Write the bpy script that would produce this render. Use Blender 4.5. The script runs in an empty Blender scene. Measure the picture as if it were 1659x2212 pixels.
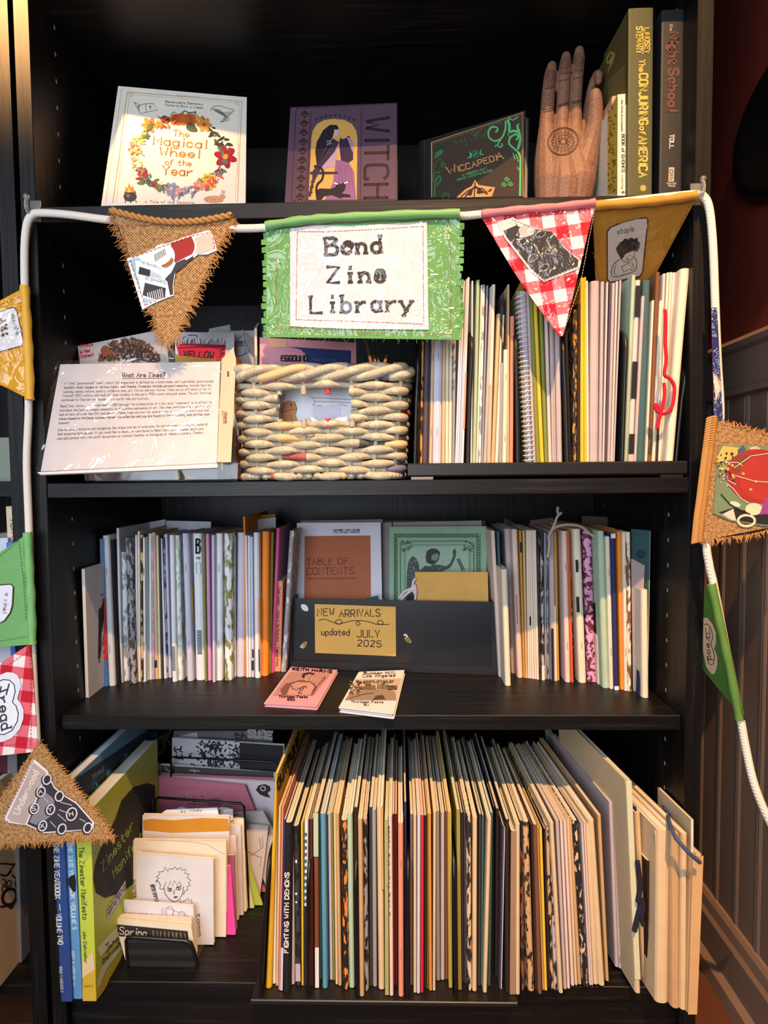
import bpy, bmesh, math, random
from math import sin, cos, pi, radians
from mathutils import Vector as V, Matrix
from mathutils.bvhtree import BVHTree
from mathutils.geometry import tessellate_polygon
random.seed(7)
SC = bpy.context.scene
COL = SC.collection

# ------------------------------------------------------------------ camera
F_PX, CX, CY = 1349.06, 829.5, 1106.0
EYE = V((0.0409, -0.7375, 0.7251))
CR = V((0.99968081, 0.02361197, -0.00898681))
CU = V((0.00769908, 0.05407296, 0.99850731))
CF = V((-0.02406267, 0.99825778, -0.05387391))
cam = bpy.data.objects.new('camera', bpy.data.cameras.new('camera'))
COL.objects.link(cam)
cam.data.sensor_fit = 'VERTICAL'
cam.data.sensor_height = 36.0
cam.data.lens = F_PX / 2212.0 * 36.0
cam.data.clip_start = 0.01
m = Matrix((CR, CU, -CF)).transposed().to_4x4()
m.translation = EYE
cam.matrix_world = m
SC.camera = cam

# ------------------------------------------------------------------ light
SC.view_settings.view_transform = 'Standard'
SC.view_settings.look = 'None'
SC.view_settings.gamma = 1.0
SC.view_settings.use_curve_mapping = False
SC.view_settings.exposure = 0.0
w = bpy.data.worlds.new('room_light')
SC.world = w
w.use_nodes = True
w.node_tree.nodes['Background'].inputs[0].default_value = (0.75, 0.68, 0.66, 1)
w.node_tree.nodes['Background'].inputs[1].default_value = 0.20

def lamp(name, kind, loc, target, energy, color, **kw):
    d = bpy.data.lights.new(name, kind)
    d.energy = energy
    d.color = color
    for k, v in kw.items():
        setattr(d, k, v)
    o = bpy.data.objects.new(name, d)
    COL.objects.link(o)
    o.location = loc
    o.rotation_euler = (V(target) - V(loc)).to_track_quat('-Z', 'Y').to_euler()
    return o
# daylight from a window behind the viewer
lamp('window_daylight', 'AREA', (-0.40, -1.25, 0.92), (-0.16, 0.1, 0.56), 20.5, (0.78, 0.87, 1.0), shape='RECTANGLE', size=0.9, size_y=1.1)
# warm ceiling downlights in front of the bookcase
lamp('ceiling_spot', 'SPOT', (0.30, -1.65, 2.9), (0.24, 0.02, 0.55), 640.0, (1.0, 0.56, 0.25), spot_size=radians(30), spot_blend=0.9, shadow_soft_size=0.022)
lamp('ceiling_spot', 'SPOT', (-1.12, -1.26, 2.28), (-0.462, 0.0, 1.40), 1150.0, (1.0, 0.50, 0.18), spot_size=radians(14), spot_blend=1.0, shadow_soft_size=0.05)

# ------------------------------------------------------------------ pixel helpers (photo pixels -> points of the room)
def ray(px, py):
    return CF + CR * ((px - CX) / F_PX) - CU * ((py - CY) / F_PX)
def at(px, py, y):
    d = ray(px, py)
    return EYE + d * ((y - EYE.y) / d.y)
def on(px, py, z):
    d = ray(px, py)
    return EYE + d * ((z - EYE.z) / d.z)
def atx(px, py, x):
    d = ray(px, py)
    return EYE + d * ((x - EYE.x) / d.x)
ZS1, ZS2, ZS3, ZS4 = 1.0451, 0.7229, 0.4351, 0.1010   # tops of the four shelves
FLOOR, BACK = 0.0, 0.365

# ------------------------------------------------------------------ materials
MATS = {}
def lin(c):
    return tuple(((v / 255.0) / 12.92 if v <= 10 else (((v / 255.0) + 0.055) / 1.055) ** 2.4) for v in c) + (1.0,)
def newmat(name):
    mt = bpy.data.materials.new(name)
    mt.use_nodes = True
    nt = mt.node_tree
    return mt, nt, nt.nodes['Principled BSDF']
def ND(nt, t, **kw):
    n = nt.nodes.new(t)
    for k, v in kw.items():
        setattr(n, k, v)
    return n
def C(c, rough=0.72, spec=0.35, kind='paper'):
    key = (tuple(int(v) for v in c), rough, kind)
    if key in MATS:
        return MATS[key]
    mt, nt, b = newmat('%s_%d_%d_%d' % (kind, *key[0]))
    b.inputs['Roughness'].default_value = rough
    b.inputs['Specular IOR Level'].default_value = spec
    b.inputs['Base Color'].default_value = lin(c)
    MATS[key] = mt
    if kind == 'paper' and sum(c) > 240:
        tc = ND(nt, 'ShaderNodeTexCoord')
        nz = ND(nt, 'ShaderNodeTexNoise')
        nz.inputs['Scale'].default_value = 45.0
        nz.inputs['Detail'].default_value = 4.0
        nt.links.new(tc.outputs['Object'], nz.inputs['Vector'])
        mx = ND(nt, 'ShaderNodeMix', data_type='RGBA')
        l = lin(c)
        mx.inputs[6].default_value = (l[0] * .86, l[1] * .86, l[2] * .85, 1)
        mx.inputs[7].default_value = (min(1, l[0] * 1.06), min(1, l[1] * 1.06), min(1, l[2] * 1.06), 1)
        nt.links.new(nz.outputs['Fac'], mx.inputs[0])
        nt.links.new(mx.outputs[2], b.inputs['Base Color'])
    return mt
def photocopy(c1, c2, scale=170.0, thr=0.5, stretch=(1, 1, 1)):
    """printed two-tone pattern of a photocopied cover"""
    key = ('pc', c1, c2, scale, thr, stretch)
    if key in MATS:
        return MATS[key]
    mt, nt, b = newmat('photocopied_print')
    b.inputs['Roughness'].default_value = 0.65
    tc = ND(nt, 'ShaderNodeTexCoord')
    mp = ND(nt, 'ShaderNodeMapping')
    mp.inputs['Scale'].default_value = stretch
    nz = ND(nt, 'ShaderNodeTexNoise')
    nz.inputs['Scale'].default_value = scale
    nz.inputs['Detail'].default_value = 3.0
    rp = ND(nt, 'ShaderNodeValToRGB')
    rp.color_ramp.elements[0].position = thr - 0.03
    rp.color_ramp.elements[1].position = thr + 0.03
    rp.color_ramp.elements[0].color = lin(c1)
    rp.color_ramp.elements[1].color = lin(c2)
    nt.links.new(tc.outputs['Object'], mp.inputs['Vector'])
    nt.links.new(mp.outputs['Vector'], nz.inputs['Vector'])
    nt.links.new(nz.outputs['Fac'], rp.inputs['Fac'])
    nt.links.new(rp.outputs['Color'], b.inputs['Base Color'])
    MATS[key] = mt
    return mt
def wood_mat():
    if 'wood' in MATS:
        return MATS['wood']
    mt, nt, b = newmat('black_brown_wood')
    tc = ND(nt, 'ShaderNodeTexCoord')
    mp = ND(nt, 'ShaderNodeMapping')
    mp.inputs['Scale'].default_value = (1.0, 1.0, 0.045)
    nz = ND(nt, 'ShaderNodeTexNoise')
    nz.inputs['Scale'].default_value = 150.0
    nz.inputs['Detail'].default_value = 5.0
    nz.inputs['Roughness'].default_value = 0.6
    nz.inputs['Distortion'].default_value = 0.3
    rp = ND(nt, 'ShaderNodeValToRGB')
    e = rp.color_ramp.elements
    e[0].position = 0.36; e[0].color = (0.0030, 0.0026, 0.0025, 1)
    e[1].position = 0.74; e[1].color = (0.019, 0.017, 0.0165, 1)
    x = e.new(0.56); x.color = (0.0045, 0.0040, 0.0038, 1)
    bp = ND(nt, 'ShaderNodeBump')
    bp.inputs['Strength'].default_value = 0.30
    bp.inputs['Distance'].default_value = 0.0012
    nt.links.new(tc.outputs['Object'], mp.inputs['Vector'])
    nt.links.new(mp.outputs['Vector'], nz.inputs['Vector'])
    nt.links.new(nz.outputs['Fac'], rp.inputs['Fac'])
    nt.links.new(rp.outputs['Color'], b.inputs['Base Color'])
    nt.links.new(nz.outputs['Fac'], bp.inputs['Height'])
    nt.links.new(bp.outputs['Normal'], b.inputs['Normal'])
    b.inputs['Roughness'].default_value = 0.44
    b.inputs['Specular IOR Level'].default_value = 0.30
    MATS['wood'] = mt
    return mt
def woodh_mat():
    """the same veneer with its grain along the shelf"""
    if 'woodh' in MATS:
        return MATS['woodh']
    mt = wood_mat().copy()
    mt.name = 'black_brown_wood_lengthwise'
    for n in mt.node_tree.nodes:
        if n.type == 'MAPPING':
            n.inputs['Scale'].default_value = (0.045, 1.0, 1.0)
    MATS['woodh'] = mt
    return mt
def uvcloth(name, fn):
    """cloth whose pattern runs along its own weave (uv in weave units)"""
    if name in MATS:
        return MATS[name]
    mt, nt, b = newmat(name)
    b.inputs['Roughness'].default_value = 0.85
    b.inputs['Specular IOR Level'].default_value = 0.15
    uv = ND(nt, 'ShaderNodeUVMap')
    sp = ND(nt, 'ShaderNodeSeparateXYZ')
    nt.links.new(uv.outputs['UV'], sp.inputs[0])
    fn(nt, b, uv, sp)
    MATS[name] = mt
    return mt
def mth(nt, op, a, bb=None):
    n = ND(nt, 'ShaderNodeMath', operation=op)
    for i, v in enumerate((a, bb)):
        if v is None:
            continue
        if isinstance(v, (int, float)):
            n.inputs[i].default_value = v
        else:
            nt.links.new(v, n.inputs[i])
    return n.outputs[0]
def burlap_mat():
    def fn(nt, b, uv, sp):
        sx = mth(nt, 'SINE', mth(nt, 'MULTIPLY', sp.outputs[0], 2 * pi))
        sy = mth(nt, 'SINE', mth(nt, 'MULTIPLY', sp.outputs[1], 2 * pi))
        h = mth(nt, 'MULTIPLY', sx, sy)
        nz = ND(nt, 'ShaderNodeTexNoise')
        nz.inputs['Scale'].default_value = 0.9
        nz.inputs['Detail'].default_value = 4.0
        nt.links.new(uv.outputs['UV'], nz.inputs['Vector'])
        f = mth(nt, 'ADD', mth(nt, 'MULTIPLY', h, 0.30), nz.outputs['Fac'])
        rp = ND(nt, 'ShaderNodeValToRGB')
        e = rp.color_ramp.elements
        e[0].position = 0.18; e[0].color = lin((92, 66, 40))
        e[1].position = 0.85; e[1].color = lin((214, 176, 124))
        x = e.new(0.5); x.color = lin((162, 120, 74))
        nt.links.new(f, rp.inputs['Fac'])
        nt.links.new(rp.outputs['Color'], b.inputs['Base Color'])
        bp = ND(nt, 'ShaderNodeBump')
        bp.inputs['Strength'].default_value = 0.8
        bp.inputs['Distance'].default_value = 0.001
        nt.links.new(f, bp.inputs['Height'])
        nt.links.new(bp.outputs['Normal'], b.inputs['Normal'])
    return uvcloth('burlap', fn)
def gingham_mat():
    def fn(nt, b, uv, sp):
        a = mth(nt, 'GREATER_THAN', mth(nt, 'FRACT', sp.outputs[0]), 0.5)
        c = mth(nt, 'GREATER_THAN', mth(nt, 'FRACT', sp.outputs[1]), 0.5)
        s = mth(nt, 'MULTIPLY', mth(nt, 'ADD', a, c), 0.5)
        rp = ND(nt, 'ShaderNodeValToRGB')
        rp.color_ramp.interpolation = 'CONSTANT'
        e = rp.color_ramp.elements
        e[0].position = 0; e[0].color = lin((238, 228, 222))
        e[1].position = 0.8; e[1].color = lin((196, 34, 52))
        x = e.new(0.3); x.color = lin((222, 108, 118))
        nt.links.new(s, rp.inputs['Fac'])
        nt.links.new(rp.outputs['Color'], b.inputs['Base Color'])
    return uvcloth('red_gingham', fn)
def cloth_mat(name, c):
    def fn(nt, b, uv, sp):
        b.inputs['Base Color'].default_value = lin(c)
        nz = ND(nt, 'ShaderNodeTexNoise')
        nz.inputs['Scale'].default_value = 0.25
        nz.inputs['Detail'].default_value = 3.0
        nz.inputs['Distortion'].default_value = 1.0
        nt.links.new(uv.outputs['UV'], nz.inputs['Vector'])
        bp = ND(nt, 'ShaderNodeBump')
        bp.inputs['Strength'].default_value = 0.5
        bp.inputs['Distance'].default_value = 0.004
        nt.links.new(nz.outputs['Fac'], bp.inputs['Height'])
        nt.links.new(bp.outputs['Normal'], b.inputs['Normal'])
    return uvcloth(name, fn)
def film_mat(name='clear_vinyl', strength=0.55, scale=26.0, base=0.04):
    if name in MATS:
        return MATS[name]
    mt = bpy.data.materials.new(name)
    mt.use_nodes = True
    nt = mt.node_tree
    nt.nodes.clear()
    out = ND(nt, 'ShaderNodeOutputMaterial')
    tr = ND(nt, 'ShaderNodeBsdfTransparent')
    gl = ND(nt, 'ShaderNodeBsdfGlossy')
    gl.inputs['Roughness'].default_value = 0.10
    mix = ND(nt, 'ShaderNodeMixShader')
    tc = ND(nt, 'ShaderNodeTexCoord')
    nz = ND(nt, 'ShaderNodeTexNoise')
    nz.inputs['Scale'].default_value = scale
    nz.inputs['Detail'].default_value = 3.0
    nz.inputs['Distortion'].default_value = 1.6
    bp = ND(nt, 'ShaderNodeBump')
    bp.inputs['Strength'].default_value = strength
    bp.inputs['Distance'].default_value = 0.02
    fr = ND(nt, 'ShaderNodeFresnel')
    fr.inputs['IOR'].default_value = 1.35
    fa = mth(nt, 'ADD', fr.outputs[0], base)
    nt.links.new(tc.outputs['Object'], nz.inputs['Vector'])
    nt.links.new(nz.outputs['Fac'], bp.inputs['Height'])
    nt.links.new(bp.outputs['Normal'], gl.inputs['Normal'])
    nt.links.new(fa, mix.inputs[0])
    nt.links.new(tr.outputs[0], mix.inputs[1])
    nt.links.new(gl.outputs[0], mix.inputs[2])
    nt.links.new(mix.outputs[0], out.inputs['Surface'])
    MATS[name] = mt
    return mt
def black_metal():
    return C((14, 13, 13), 0.38, 0.5, 'metal')

# ------------------------------------------------------------------ mesh builder
WLOC = {}
class MB:
    def __init__(s):
        s.v, s.f, s.mi, s.mats, s.uv = [], [], [], [], {}
    def mat(s, mt):
        if mt not in s.mats:
            s.mats.append(mt)
        return s.mats.index(mt)
    def face(s, pts, mt, uvs=None):
        n = len(s.v)
        s.v += [V(p) for p in pts]
        s.f.append(tuple(range(n, n + len(pts))))
        s.mi.append(s.mat(mt))
        if uvs:
            s.uv[len(s.f) - 1] = uvs
    def grid(s, rows, mt, closed_u=False, uvs=None):
        """rows: list of equal-length point lists, shared vertices (smooth)"""
        n0 = len(s.v)
        k = len(rows[0])
        for r in rows:
            s.v += [V(p) for p in r]
        mi = s.mat(mt) if not isinstance(mt, list) else None
        for i in range(len(rows) - 1):
            for j in range(k if closed_u else k - 1):
                j2 = (j + 1) % k
                s.f.append((n0 + i * k + j, n0 + i * k + j2, n0 + (i + 1) * k + j2, n0 + (i + 1) * k + j))
                s.mi.append(mi if mi is not None else s.mat(mt[i % len(mt)]))
                if uvs:
                    s.uv[len(s.f) - 1] = [uvs[i][j], uvs[i][j2], uvs[i + 1][j2], uvs[i + 1][j]]
    def cap(s, pts, mt):
        s.face(pts, mt)
    def hexa(s, q, d, mt):
        """quad q (4 points) extruded by vector d"""
        q = [V(p) for p in q]
        d = V(d)
        n = len(s.v)
        s.v += q + [p + d for p in q]
        for f in ((0, 1, 2, 3), (7, 6, 5, 4), (0, 4, 5, 1), (1, 5, 6, 2), (2, 6, 7, 3), (3, 7, 4, 0)):
            s.f.append(tuple(n + i for i in f))
            s.mi.append(s.mat(mt))
    def prism(s, poly, d, mt):
        poly = [V(p) for p in poly]
        d = V(d)
        n, k = len(s.v), len(poly)
        s.v += poly + [p + d for p in poly]
        mi = s.mat(mt)
        s.f.append(tuple(range(n, n + k))); s.mi.append(mi)
        s.f.append(tuple(reversed(range(n + k, n + 2 * k)))); s.mi.append(mi)
        for i in range(k):
            j = (i + 1) % k
            s.f.append((n + i, n + k + i, n + k + j, n + j)); s.mi.append(mi)
    def box(s, x0, x1, y0, y1, z0, z1, mt):
        s.hexa([(x0, y0, z0), (x1, y0, z0), (x1, y0, z1), (x0, y0, z1)], (0, y1 - y0, 0), mt)
    def tube(s, pts, r, mt, seg=8, caps=True, up=None):
        pts = [V(p) for p in pts]
        if len(pts) < 2:
            return
        rr = r if isinstance(r, (list, tuple)) else [r] * len(pts)
        rows = []
        prev = None
        for i, p in enumerate(pts):
            t = (pts[min(i + 1, len(pts) - 1)] - pts[max(i - 1, 0)])
            if t.length < 1e-9:
                t = V((0, 0, 1))
            t.normalize()
            if prev is None:
                a = V((0, 0, 1)) if abs(t.z) < 0.9 else V((1, 0, 0))
                n = t.cross(a).normalized()
            else:
                n = (prev - t * prev.dot(t))
                n = n.normalized() if n.length > 1e-6 else t.orthogonal().normalized()
            prev = n
            b = t.cross(n)
            rows.append([p + (n * cos(2 * pi * k / seg) + b * sin(2 * pi * k / seg)) * rr[i] for k in range(seg)])
        s.grid(rows, mt, closed_u=True)
        if caps:
            s.face(rows[0], mt if not isinstance(mt, list) else mt[0])
            s.face(list(reversed(rows[-1])), mt if not isinstance(mt, list) else mt[0])
    def ball(s, c, r, mt, n=8):
        c = V(c)
        rr = r if isinstance(r, (tuple, list)) else (r, r, r)
        rows = []
        for i in range(n + 1):
            th = pi * i / n
            rows.append([c + V((rr[0] * sin(th) * cos(2 * pi * k / (n + 2)), rr[1] * sin(th) * sin(2 * pi * k / (n + 2)), rr[2] * cos(th))) for k in range(n + 2)])
        s.grid(rows, mt, closed_u=True)
    def build(s, name, parent=None, smooth=False, origin=None):
        me = bpy.data.meshes.new(name)
        o = bpy.data.objects.new(name, me)
        if parent is not None:
            org = WLOC[parent.name]
        elif origin is not None:
            org = V(origin)
        else:
            lo = V((min(p.x for p in s.v), min(p.y for p in s.v), min(p.z for p in s.v)))
            hi = V((max(p.x for p in s.v), max(p.y for p in s.v), max(p.z for p in s.v)))
            org = V(((lo.x + hi.x) / 2, (lo.y + hi.y) / 2, lo.z))
        me.from_pydata([tuple(p - org) for p in s.v], [], s.f)
        for mt in s.mats:
            me.materials.append(mt)
        me.polygons.foreach_set('material_index', s.mi)
        if smooth:
            me.polygons.foreach_set('use_smooth', [True] * len(s.f))
        if s.uv:
            ul = me.uv_layers.new(name='UVMap')
            for fi, uvs in s.uv.items():
                p = me.polygons[fi]
                for li, uv in zip(p.loop_indices, uvs):
                    ul.data[li].uv = uv
        me.validate()
        COL.objects.link(o)
        if parent is not None:
            o.parent = parent
        else:
            o.location = org
        WLOC[o.name] = org
        return o

def tag(o, label, cat, group=None, kind=None):
    o['label'] = label
    o['category'] = cat
    if group:
        o['group'] = group
    if kind:
        o['kind'] = kind
    return o
def struct(o):
    o['kind'] = 'structure'
    return o
def thing(name, label, cat, loc, group=None):
    o = bpy.data.objects.new(name, None)
    o.empty_display_size = 0.02
    COL.objects.link(o)
    o.location = loc
    WLOC[o.name] = V(loc)
    return tag(o, label, cat, group)

# ------------------------------------------------------------------ stroke lettering
RAW = r'''
A|022942 1535
B|0209 ~0929394837262606 ~0626364543322202
C|~483919080312324243
D|0209 ~09294845432202
E|49090242 0636
F|490902 0636
G|~48391908031232434525
H|0209 4249 0646
I|1912
J|~4943321203
K|0209 4905 1642
L|090242
M|0209254942
N|02094249
O|@192939484332120308
P|0209 ~0929394846352505
Q|@192939484332120308 3241
R|0209 ~0929394846352505 2542
S|~483919080716354443321203
T|2922 0949
U|~090312324349
V|092249
W|0912263249
X|0249 0942
Y|092549 2522
Z|09490242
a|@3526160503122233 3632
b|0902 @0516263533221203
c|~35261605031222 2233
d|3932 @3526160503122233
e|~0434352616050312222 2233
f|~39281712 0626
g|@3526160503122233 ~3631201001
h|0902 ~0416263532
i|1612 1819
j|~161100 1819
k|0902 3604 1532
l|1912
m|0602 ~05162522 ~25364542
n|0602 ~0416263532
o|@1626353322120305
p|0600 @0516263533221203
q|3630 @3526160503122233
r|0602 ~041526 2636
s|~352616051424332212 1203
t|~18132232 0636
u|~0603122233 3632
v|062246
w|0612253246
x|0236 0632
y|0622 4610
z|06360232
0|@1929383322120308
1|071912
2|~08192938370202 0232
3|~081929383726 ~1626353322120 1203
4|290434 2922
5|390906 ~0626353322120 1203
6|~2908041222333526160 1605
7|093912
8|@1929383726160708 @1626353322120305
9|~3828190816263738 3832
.|1213
,|1301
!|1914 1213
?|~0819293837251514 1213
-|0535
_|0252
'|1917
"|0907 2927
:|1213 1516
(|~29171320
)|~09272310
/|0139
#|1219 3239 0838 0434
@|@3526152434 3545
&|~4206182936120312 1244
'''
GL = {}
for ln in RAW.strip().split('\n'):
    ch, body = ln[0], ln[2:]
    st = []
    for tok in body.split():
        mode = ''
        if tok[0] in '~@':
            mode, tok = tok[0], tok[1:]
        tok = tok[:len(tok) // 2 * 2]
        pts = [(int(tok[i]), int(tok[i + 1])) for i in range(0, len(tok), 2)]
        st.append((mode, pts))
    GL[ch] = st
def smooth2(pts, closed=False, n=4):
    out = []
    k = len(pts)
    if k < 3:
        return list(pts)
    rng = range(k if closed else k - 1)
    for i in rng:
        if closed:
            p0, p1, p2, p3 = (pts[(i + d) % k] for d in (-1, 0, 1, 2))
        else:
            p0, p1, p2, p3 = pts[max(i - 1, 0)], pts[i], pts[i + 1], pts[min(i + 2, k - 1)]
        for j in range(n):
            t = j / n
            out.append(tuple(0.5 * ((2 * p1[a]) + (-p0[a] + p2[a]) * t + (2 * p0[a] - 5 * p1[a] + 4 * p2[a] - p3[a]) * t * t + (-p0[a] + 3 * p1[a] - 3 * p2[a] + p3[a]) * t ** 3) for a in range(len(p1))))
    out.append(tuple(pts[0] if closed else pts[-1]))
    return out
def adv(ch):
    if ch == ' ':
        return 3.2
    if ch not in GL:
        return 3
    return max(p[0] for _, st in GL[ch] for p in st) + 1.7
def ribbon2(pts, w):
    """flat stroke in 2-D: list of quads"""
    q = []
    n = len(pts)
    L, R = [], []
    for i, p in enumerate(pts):
        a, b = pts[max(i - 1, 0)], pts[min(i + 1, n - 1)]
        dx, dy = b[0] - a[0], b[1] - a[1]
        l = math.hypot(dx, dy) or 1.0
        nx, ny = -dy / l * w / 2, dx / l * w / 2
        L.append((p[0] + nx, p[1] + ny)); R.append((p[0] - nx, p[1] - ny))
    for i in range(n - 1):
        q.append((L[i], L[i + 1], R[i + 1], R[i]))
    return q
def text2(s, p0, p1, h, wt, serif=0.0, up=None, mono=False, jitter=0.0, n=3, slant=0.0):
    """quads of lettering on the pixel baseline p0-p1, cap height h"""
    ax, ay = p1[0] - p0[0], p1[1] - p0[1]
    L = math.hypot(ax, ay)
    ex = (ax / L, ay / L)
    ey = up if up else (ex[1], -ex[0])
    tot = (sum(5.4 if mono else adv(c) for c in s) - 1.4) or 1
    sx, sy = L / tot, h / 7.0
    out = []
    x = 0.0
    for c in s:
        st = GL.get(c)
        ox = x
        if mono and st:
            wd = max(p[0] for _, q in st for p in q)
            ox = x + (4 - wd) / 2
        jy = random.uniform(-jitter, jitter)
        if st:
            for mode, pts in st:
                P = [(ox + a + (b - 2) * slant, b - 2 + jy) for a, b in pts]
                if mode and n > 1:
                    P = smooth2(P, mode == '@', n)
                elif mode == '@':
                    P = P + [P[0]]
                def tr(p):
                    return (p0[0] + ex[0] * p[0] * sx + ey[0] * p[1] * sy, p0[1] + ex[1] * p[0] * sx + ey[1] * p[1] * sy)
                Q = [tr(p) for p in P]
                # square the ends out by half a pen width
                for e, f in ((0, 1), (-1, -2)):
                    dx, dy = Q[e][0] - Q[f][0], Q[e][1] - Q[f][1]
                    l = math.hypot(dx, dy) or 1
                    if mode != '@':
                        Q[e] = (Q[e][0] + dx / l * wt * .3, Q[e][1] + dy / l * wt * .3)
                out += ribbon2(Q, wt)
                if serif and mode != '@' and (len(pts) > 2 or abs(pts[0][1] - pts[-1][1]) > 2):
                    for e, f in ((0, 1), (-1, -2)):
                        dx, dy = pts[e][0] - pts[f][0], pts[e][1] - pts[f][1]
                        if abs(dy) >= abs(dx) * 1.2 and pts[e][1] in (0, 2, 6, 9):
                            b = P[e]
                            out += ribbon2([tr((b[0] - serif, b[1])), tr((b[0] + serif, b[1]))], wt * .8)
        x += 5.4 if mono else adv(c)
    return out

# ------------------------------------------------------------------ flat surfaces that take print
class Sheet:
    """a plane through three points; hit(px,py) is where that spot of the photo lies on it"""
    def __init__(s, a, b, c, bulge=None, up_off=0.0):
        s.o = V(a)
        n = (V(b) - V(a)).cross(V(c) - V(a)).normalized()
        if n.dot(EYE - s.o) < 0:
            n = -n
        s.n = n
        s.bulge = bulge
        s.o = s.o + n * up_off
    def hit(s, px, py, off=0.0):
        d = ray(px, py)
        p = EYE + d * ((s.o - EYE).dot(s.n) / d.dot(s.n))
        if s.bulge:
            off += s.bulge(px, py)
        return p + s.n * off
class Skin:
    """print that follows a modelled surface"""
    def __init__(s, ob):
        me = ob.data
        o = WLOC[ob.name]
        s.t = BVHTree.FromPolygons([v.co + o for v in me.vertices], [tuple(p.vertices) for p in me.polygons])
    def hit(s, px, py, off=0.0):
        d = ray(px, py).normalized()
        h = s.t.ray_cast(EYE, d)
        if h[0] is None:
            return None
        return h[0] - d * (off + 0.0003)
class Art:
    """printed or drawn marks in photo coordinates laid on a surface; one mesh"""
    def __init__(s, sheet, ox=0, oy=0, sc=1.0, lift=0.00015):
        s.sh, s.ox, s.oy, s.sc, s.mb, s.k, s.lift = sheet, ox, oy, sc, MB(), 0, lift
    def X(s, p):
        return (s.ox + p[0] * s.sc, s.oy + p[1] * s.sc)
    def _put(s, polys, c):
        mt = c if not isinstance(c, tuple) else C(c)
        s.k += 1
        for pl in polys:
            pts = [s.sh.hit(*q, s.lift + 0.000007 * s.k) for q in pl]
            if any(p is None for p in pts):
                continue
            s.mb.face(pts, mt)
        return s
    def poly(s, c, pts, sm=False):
        pts = [s.X(p) for p in pts]
        if sm:
            pts = smooth2(pts, True, 4)[:-1]
        if len(pts) > 4:
            tris = tessellate_polygon([[V((p[0], p[1], 0)) for p in pts]])
            return s._put(s._cut([[pts[i] for i in t] for t in tris]), c)
        if getattr(s.sh, 'bulge', None) and len(pts) == 4:
            return s._put(s._cut([[pts[0], pts[1], pts[2]], [pts[0], pts[2], pts[3]]]), c)
        return s._put([pts], c)
    def _cut(s, tris):
        """on cloth that bulges, cut large print into small triangles that follow it"""
        if not getattr(s.sh, 'bulge', None):
            return tris
        out, todo = [], list(tris)
        while todo:
            t = todo.pop()
            L = [math.hypot(t[i][0] - t[i - 1][0], t[i][1] - t[i - 1][1]) for i in range(3)]
            m = max(L)
            if m < 16:
                out.append(t)
                continue
            i = L.index(m)
            p, q, r = t[i], t[i - 1], t[(i + 1) % 3]
            h = ((p[0] + q[0]) / 2, (p[1] + q[1]) / 2)
            todo += [[p, h, r], [h, q, r]]
        return out
    def line(s, c, pts, w, closed=False, sm=False):
        pts = [s.X(p) for p in pts]
        if sm:
            pts = smooth2(pts, closed, 5)
        elif closed:
            pts = pts + [pts[0]]
        return s._put(ribbon2(pts, w * s.sc), c)
    def lines(s, c, segs, w, sm=False):
        q = []
        for g in segs:
            P = [s.X(p) for p in g]
            if sm:
                P = smooth2(P, False, 4)
            q += ribbon2(P, w * s.sc)
        return s._put(q, c)
    def oval(s, c, x, y, rx, ry=None, a=0.0, n=18):
        ry = ry or rx
        return s.poly(c, [(x + rx * cos(t) * cos(a) - ry * sin(t) * sin(a), y + rx * cos(t) * sin(a) + ry * sin(t) * cos(a)) for t in [2 * pi * i / n for i in range(n)]])
    def ring(s, c, x, y, rx, ry, w, a=0.0, n=22):
        return s.line(c, [(x + rx * cos(t) * cos(a) - ry * sin(t) * sin(a), y + rx * cos(t) * sin(a) + ry * sin(t) * cos(a)) for t in [2 * pi * i / n for i in range(n)]], w, closed=True)
    def spiral(s, c, x, y, r, w, turns=2.0, a0=0.0, d=1, sq=1.0):
        n = int(turns * 14)
        return s.line(c, [(x + r * (1 - i / n * .92) * cos(a0 + d * 2 * pi * turns * i / n), y + sq * r * (1 - i / n * .92) * sin(a0 + d * 2 * pi * turns * i / n)) for i in range(n)], w)
    def text(s, c, t, p0, p1, h, wt, **kw):
        return s._put(text2(t, s.X(p0), s.X(p1), h * s.sc, wt * s.sc, **kw), c)
    def ovals(s, c, lst, n=10):
        q = []
        for x, y, rx, ry, a in lst:
            q.append([s.X((x + rx * cos(t) * cos(a) - ry * sin(t) * sin(a), y + rx * cos(t) * sin(a) + ry * sin(t) * cos(a))) for t in [2 * pi * i / n for i in range(n)]])
        return s._put(q, c)
    def done(s, name, parent, label=None):
        if not s.mb.f:
            return None
        o = s.mb.build(name, parent)
        if label:
            o['label'] = label
        return o

# ================================================================== the setting
WD, WH = wood_mat(), woodh_mat()
def wall_paint(name, c, bump=0.15):
    mt, nt, b = newmat(name)
    b.inputs['Base Color'].default_value = lin(c)
    b.inputs['Roughness'].default_value = 0.6
    nz = ND(nt, 'ShaderNodeTexNoise')
    nz.inputs['Scale'].default_value = 180.0
    bp = ND(nt, 'ShaderNodeBump')
    bp.inputs['Strength'].default_value = bump
    bp.inputs['Distance'].default_value = 0.001
    nt.links.new(nz.outputs['Fac'], bp.inputs['Height'])
    nt.links.new(bp.outputs['Normal'], b.inputs['Normal'])
    return mt
MAROON = wall_paint('maroon_wall_paint', (96, 32, 20))
WAINS = wall_paint('taupe_wainscot_paint', (118, 94, 78), 0.08)
XW = 0.505
RAIL_Z = 0.905
mb = MB()
mb.box(XW + .012, XW + .10, -1.2, .46, FLOOR, 2.6, MAROON)
struct(mb.build('wall_right'))
mb = MB()
mb.box(-1.6, XW + .012, .40, .46, FLOOR, 2.6, MAROON)
struct(mb.build('wall_back'))
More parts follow.
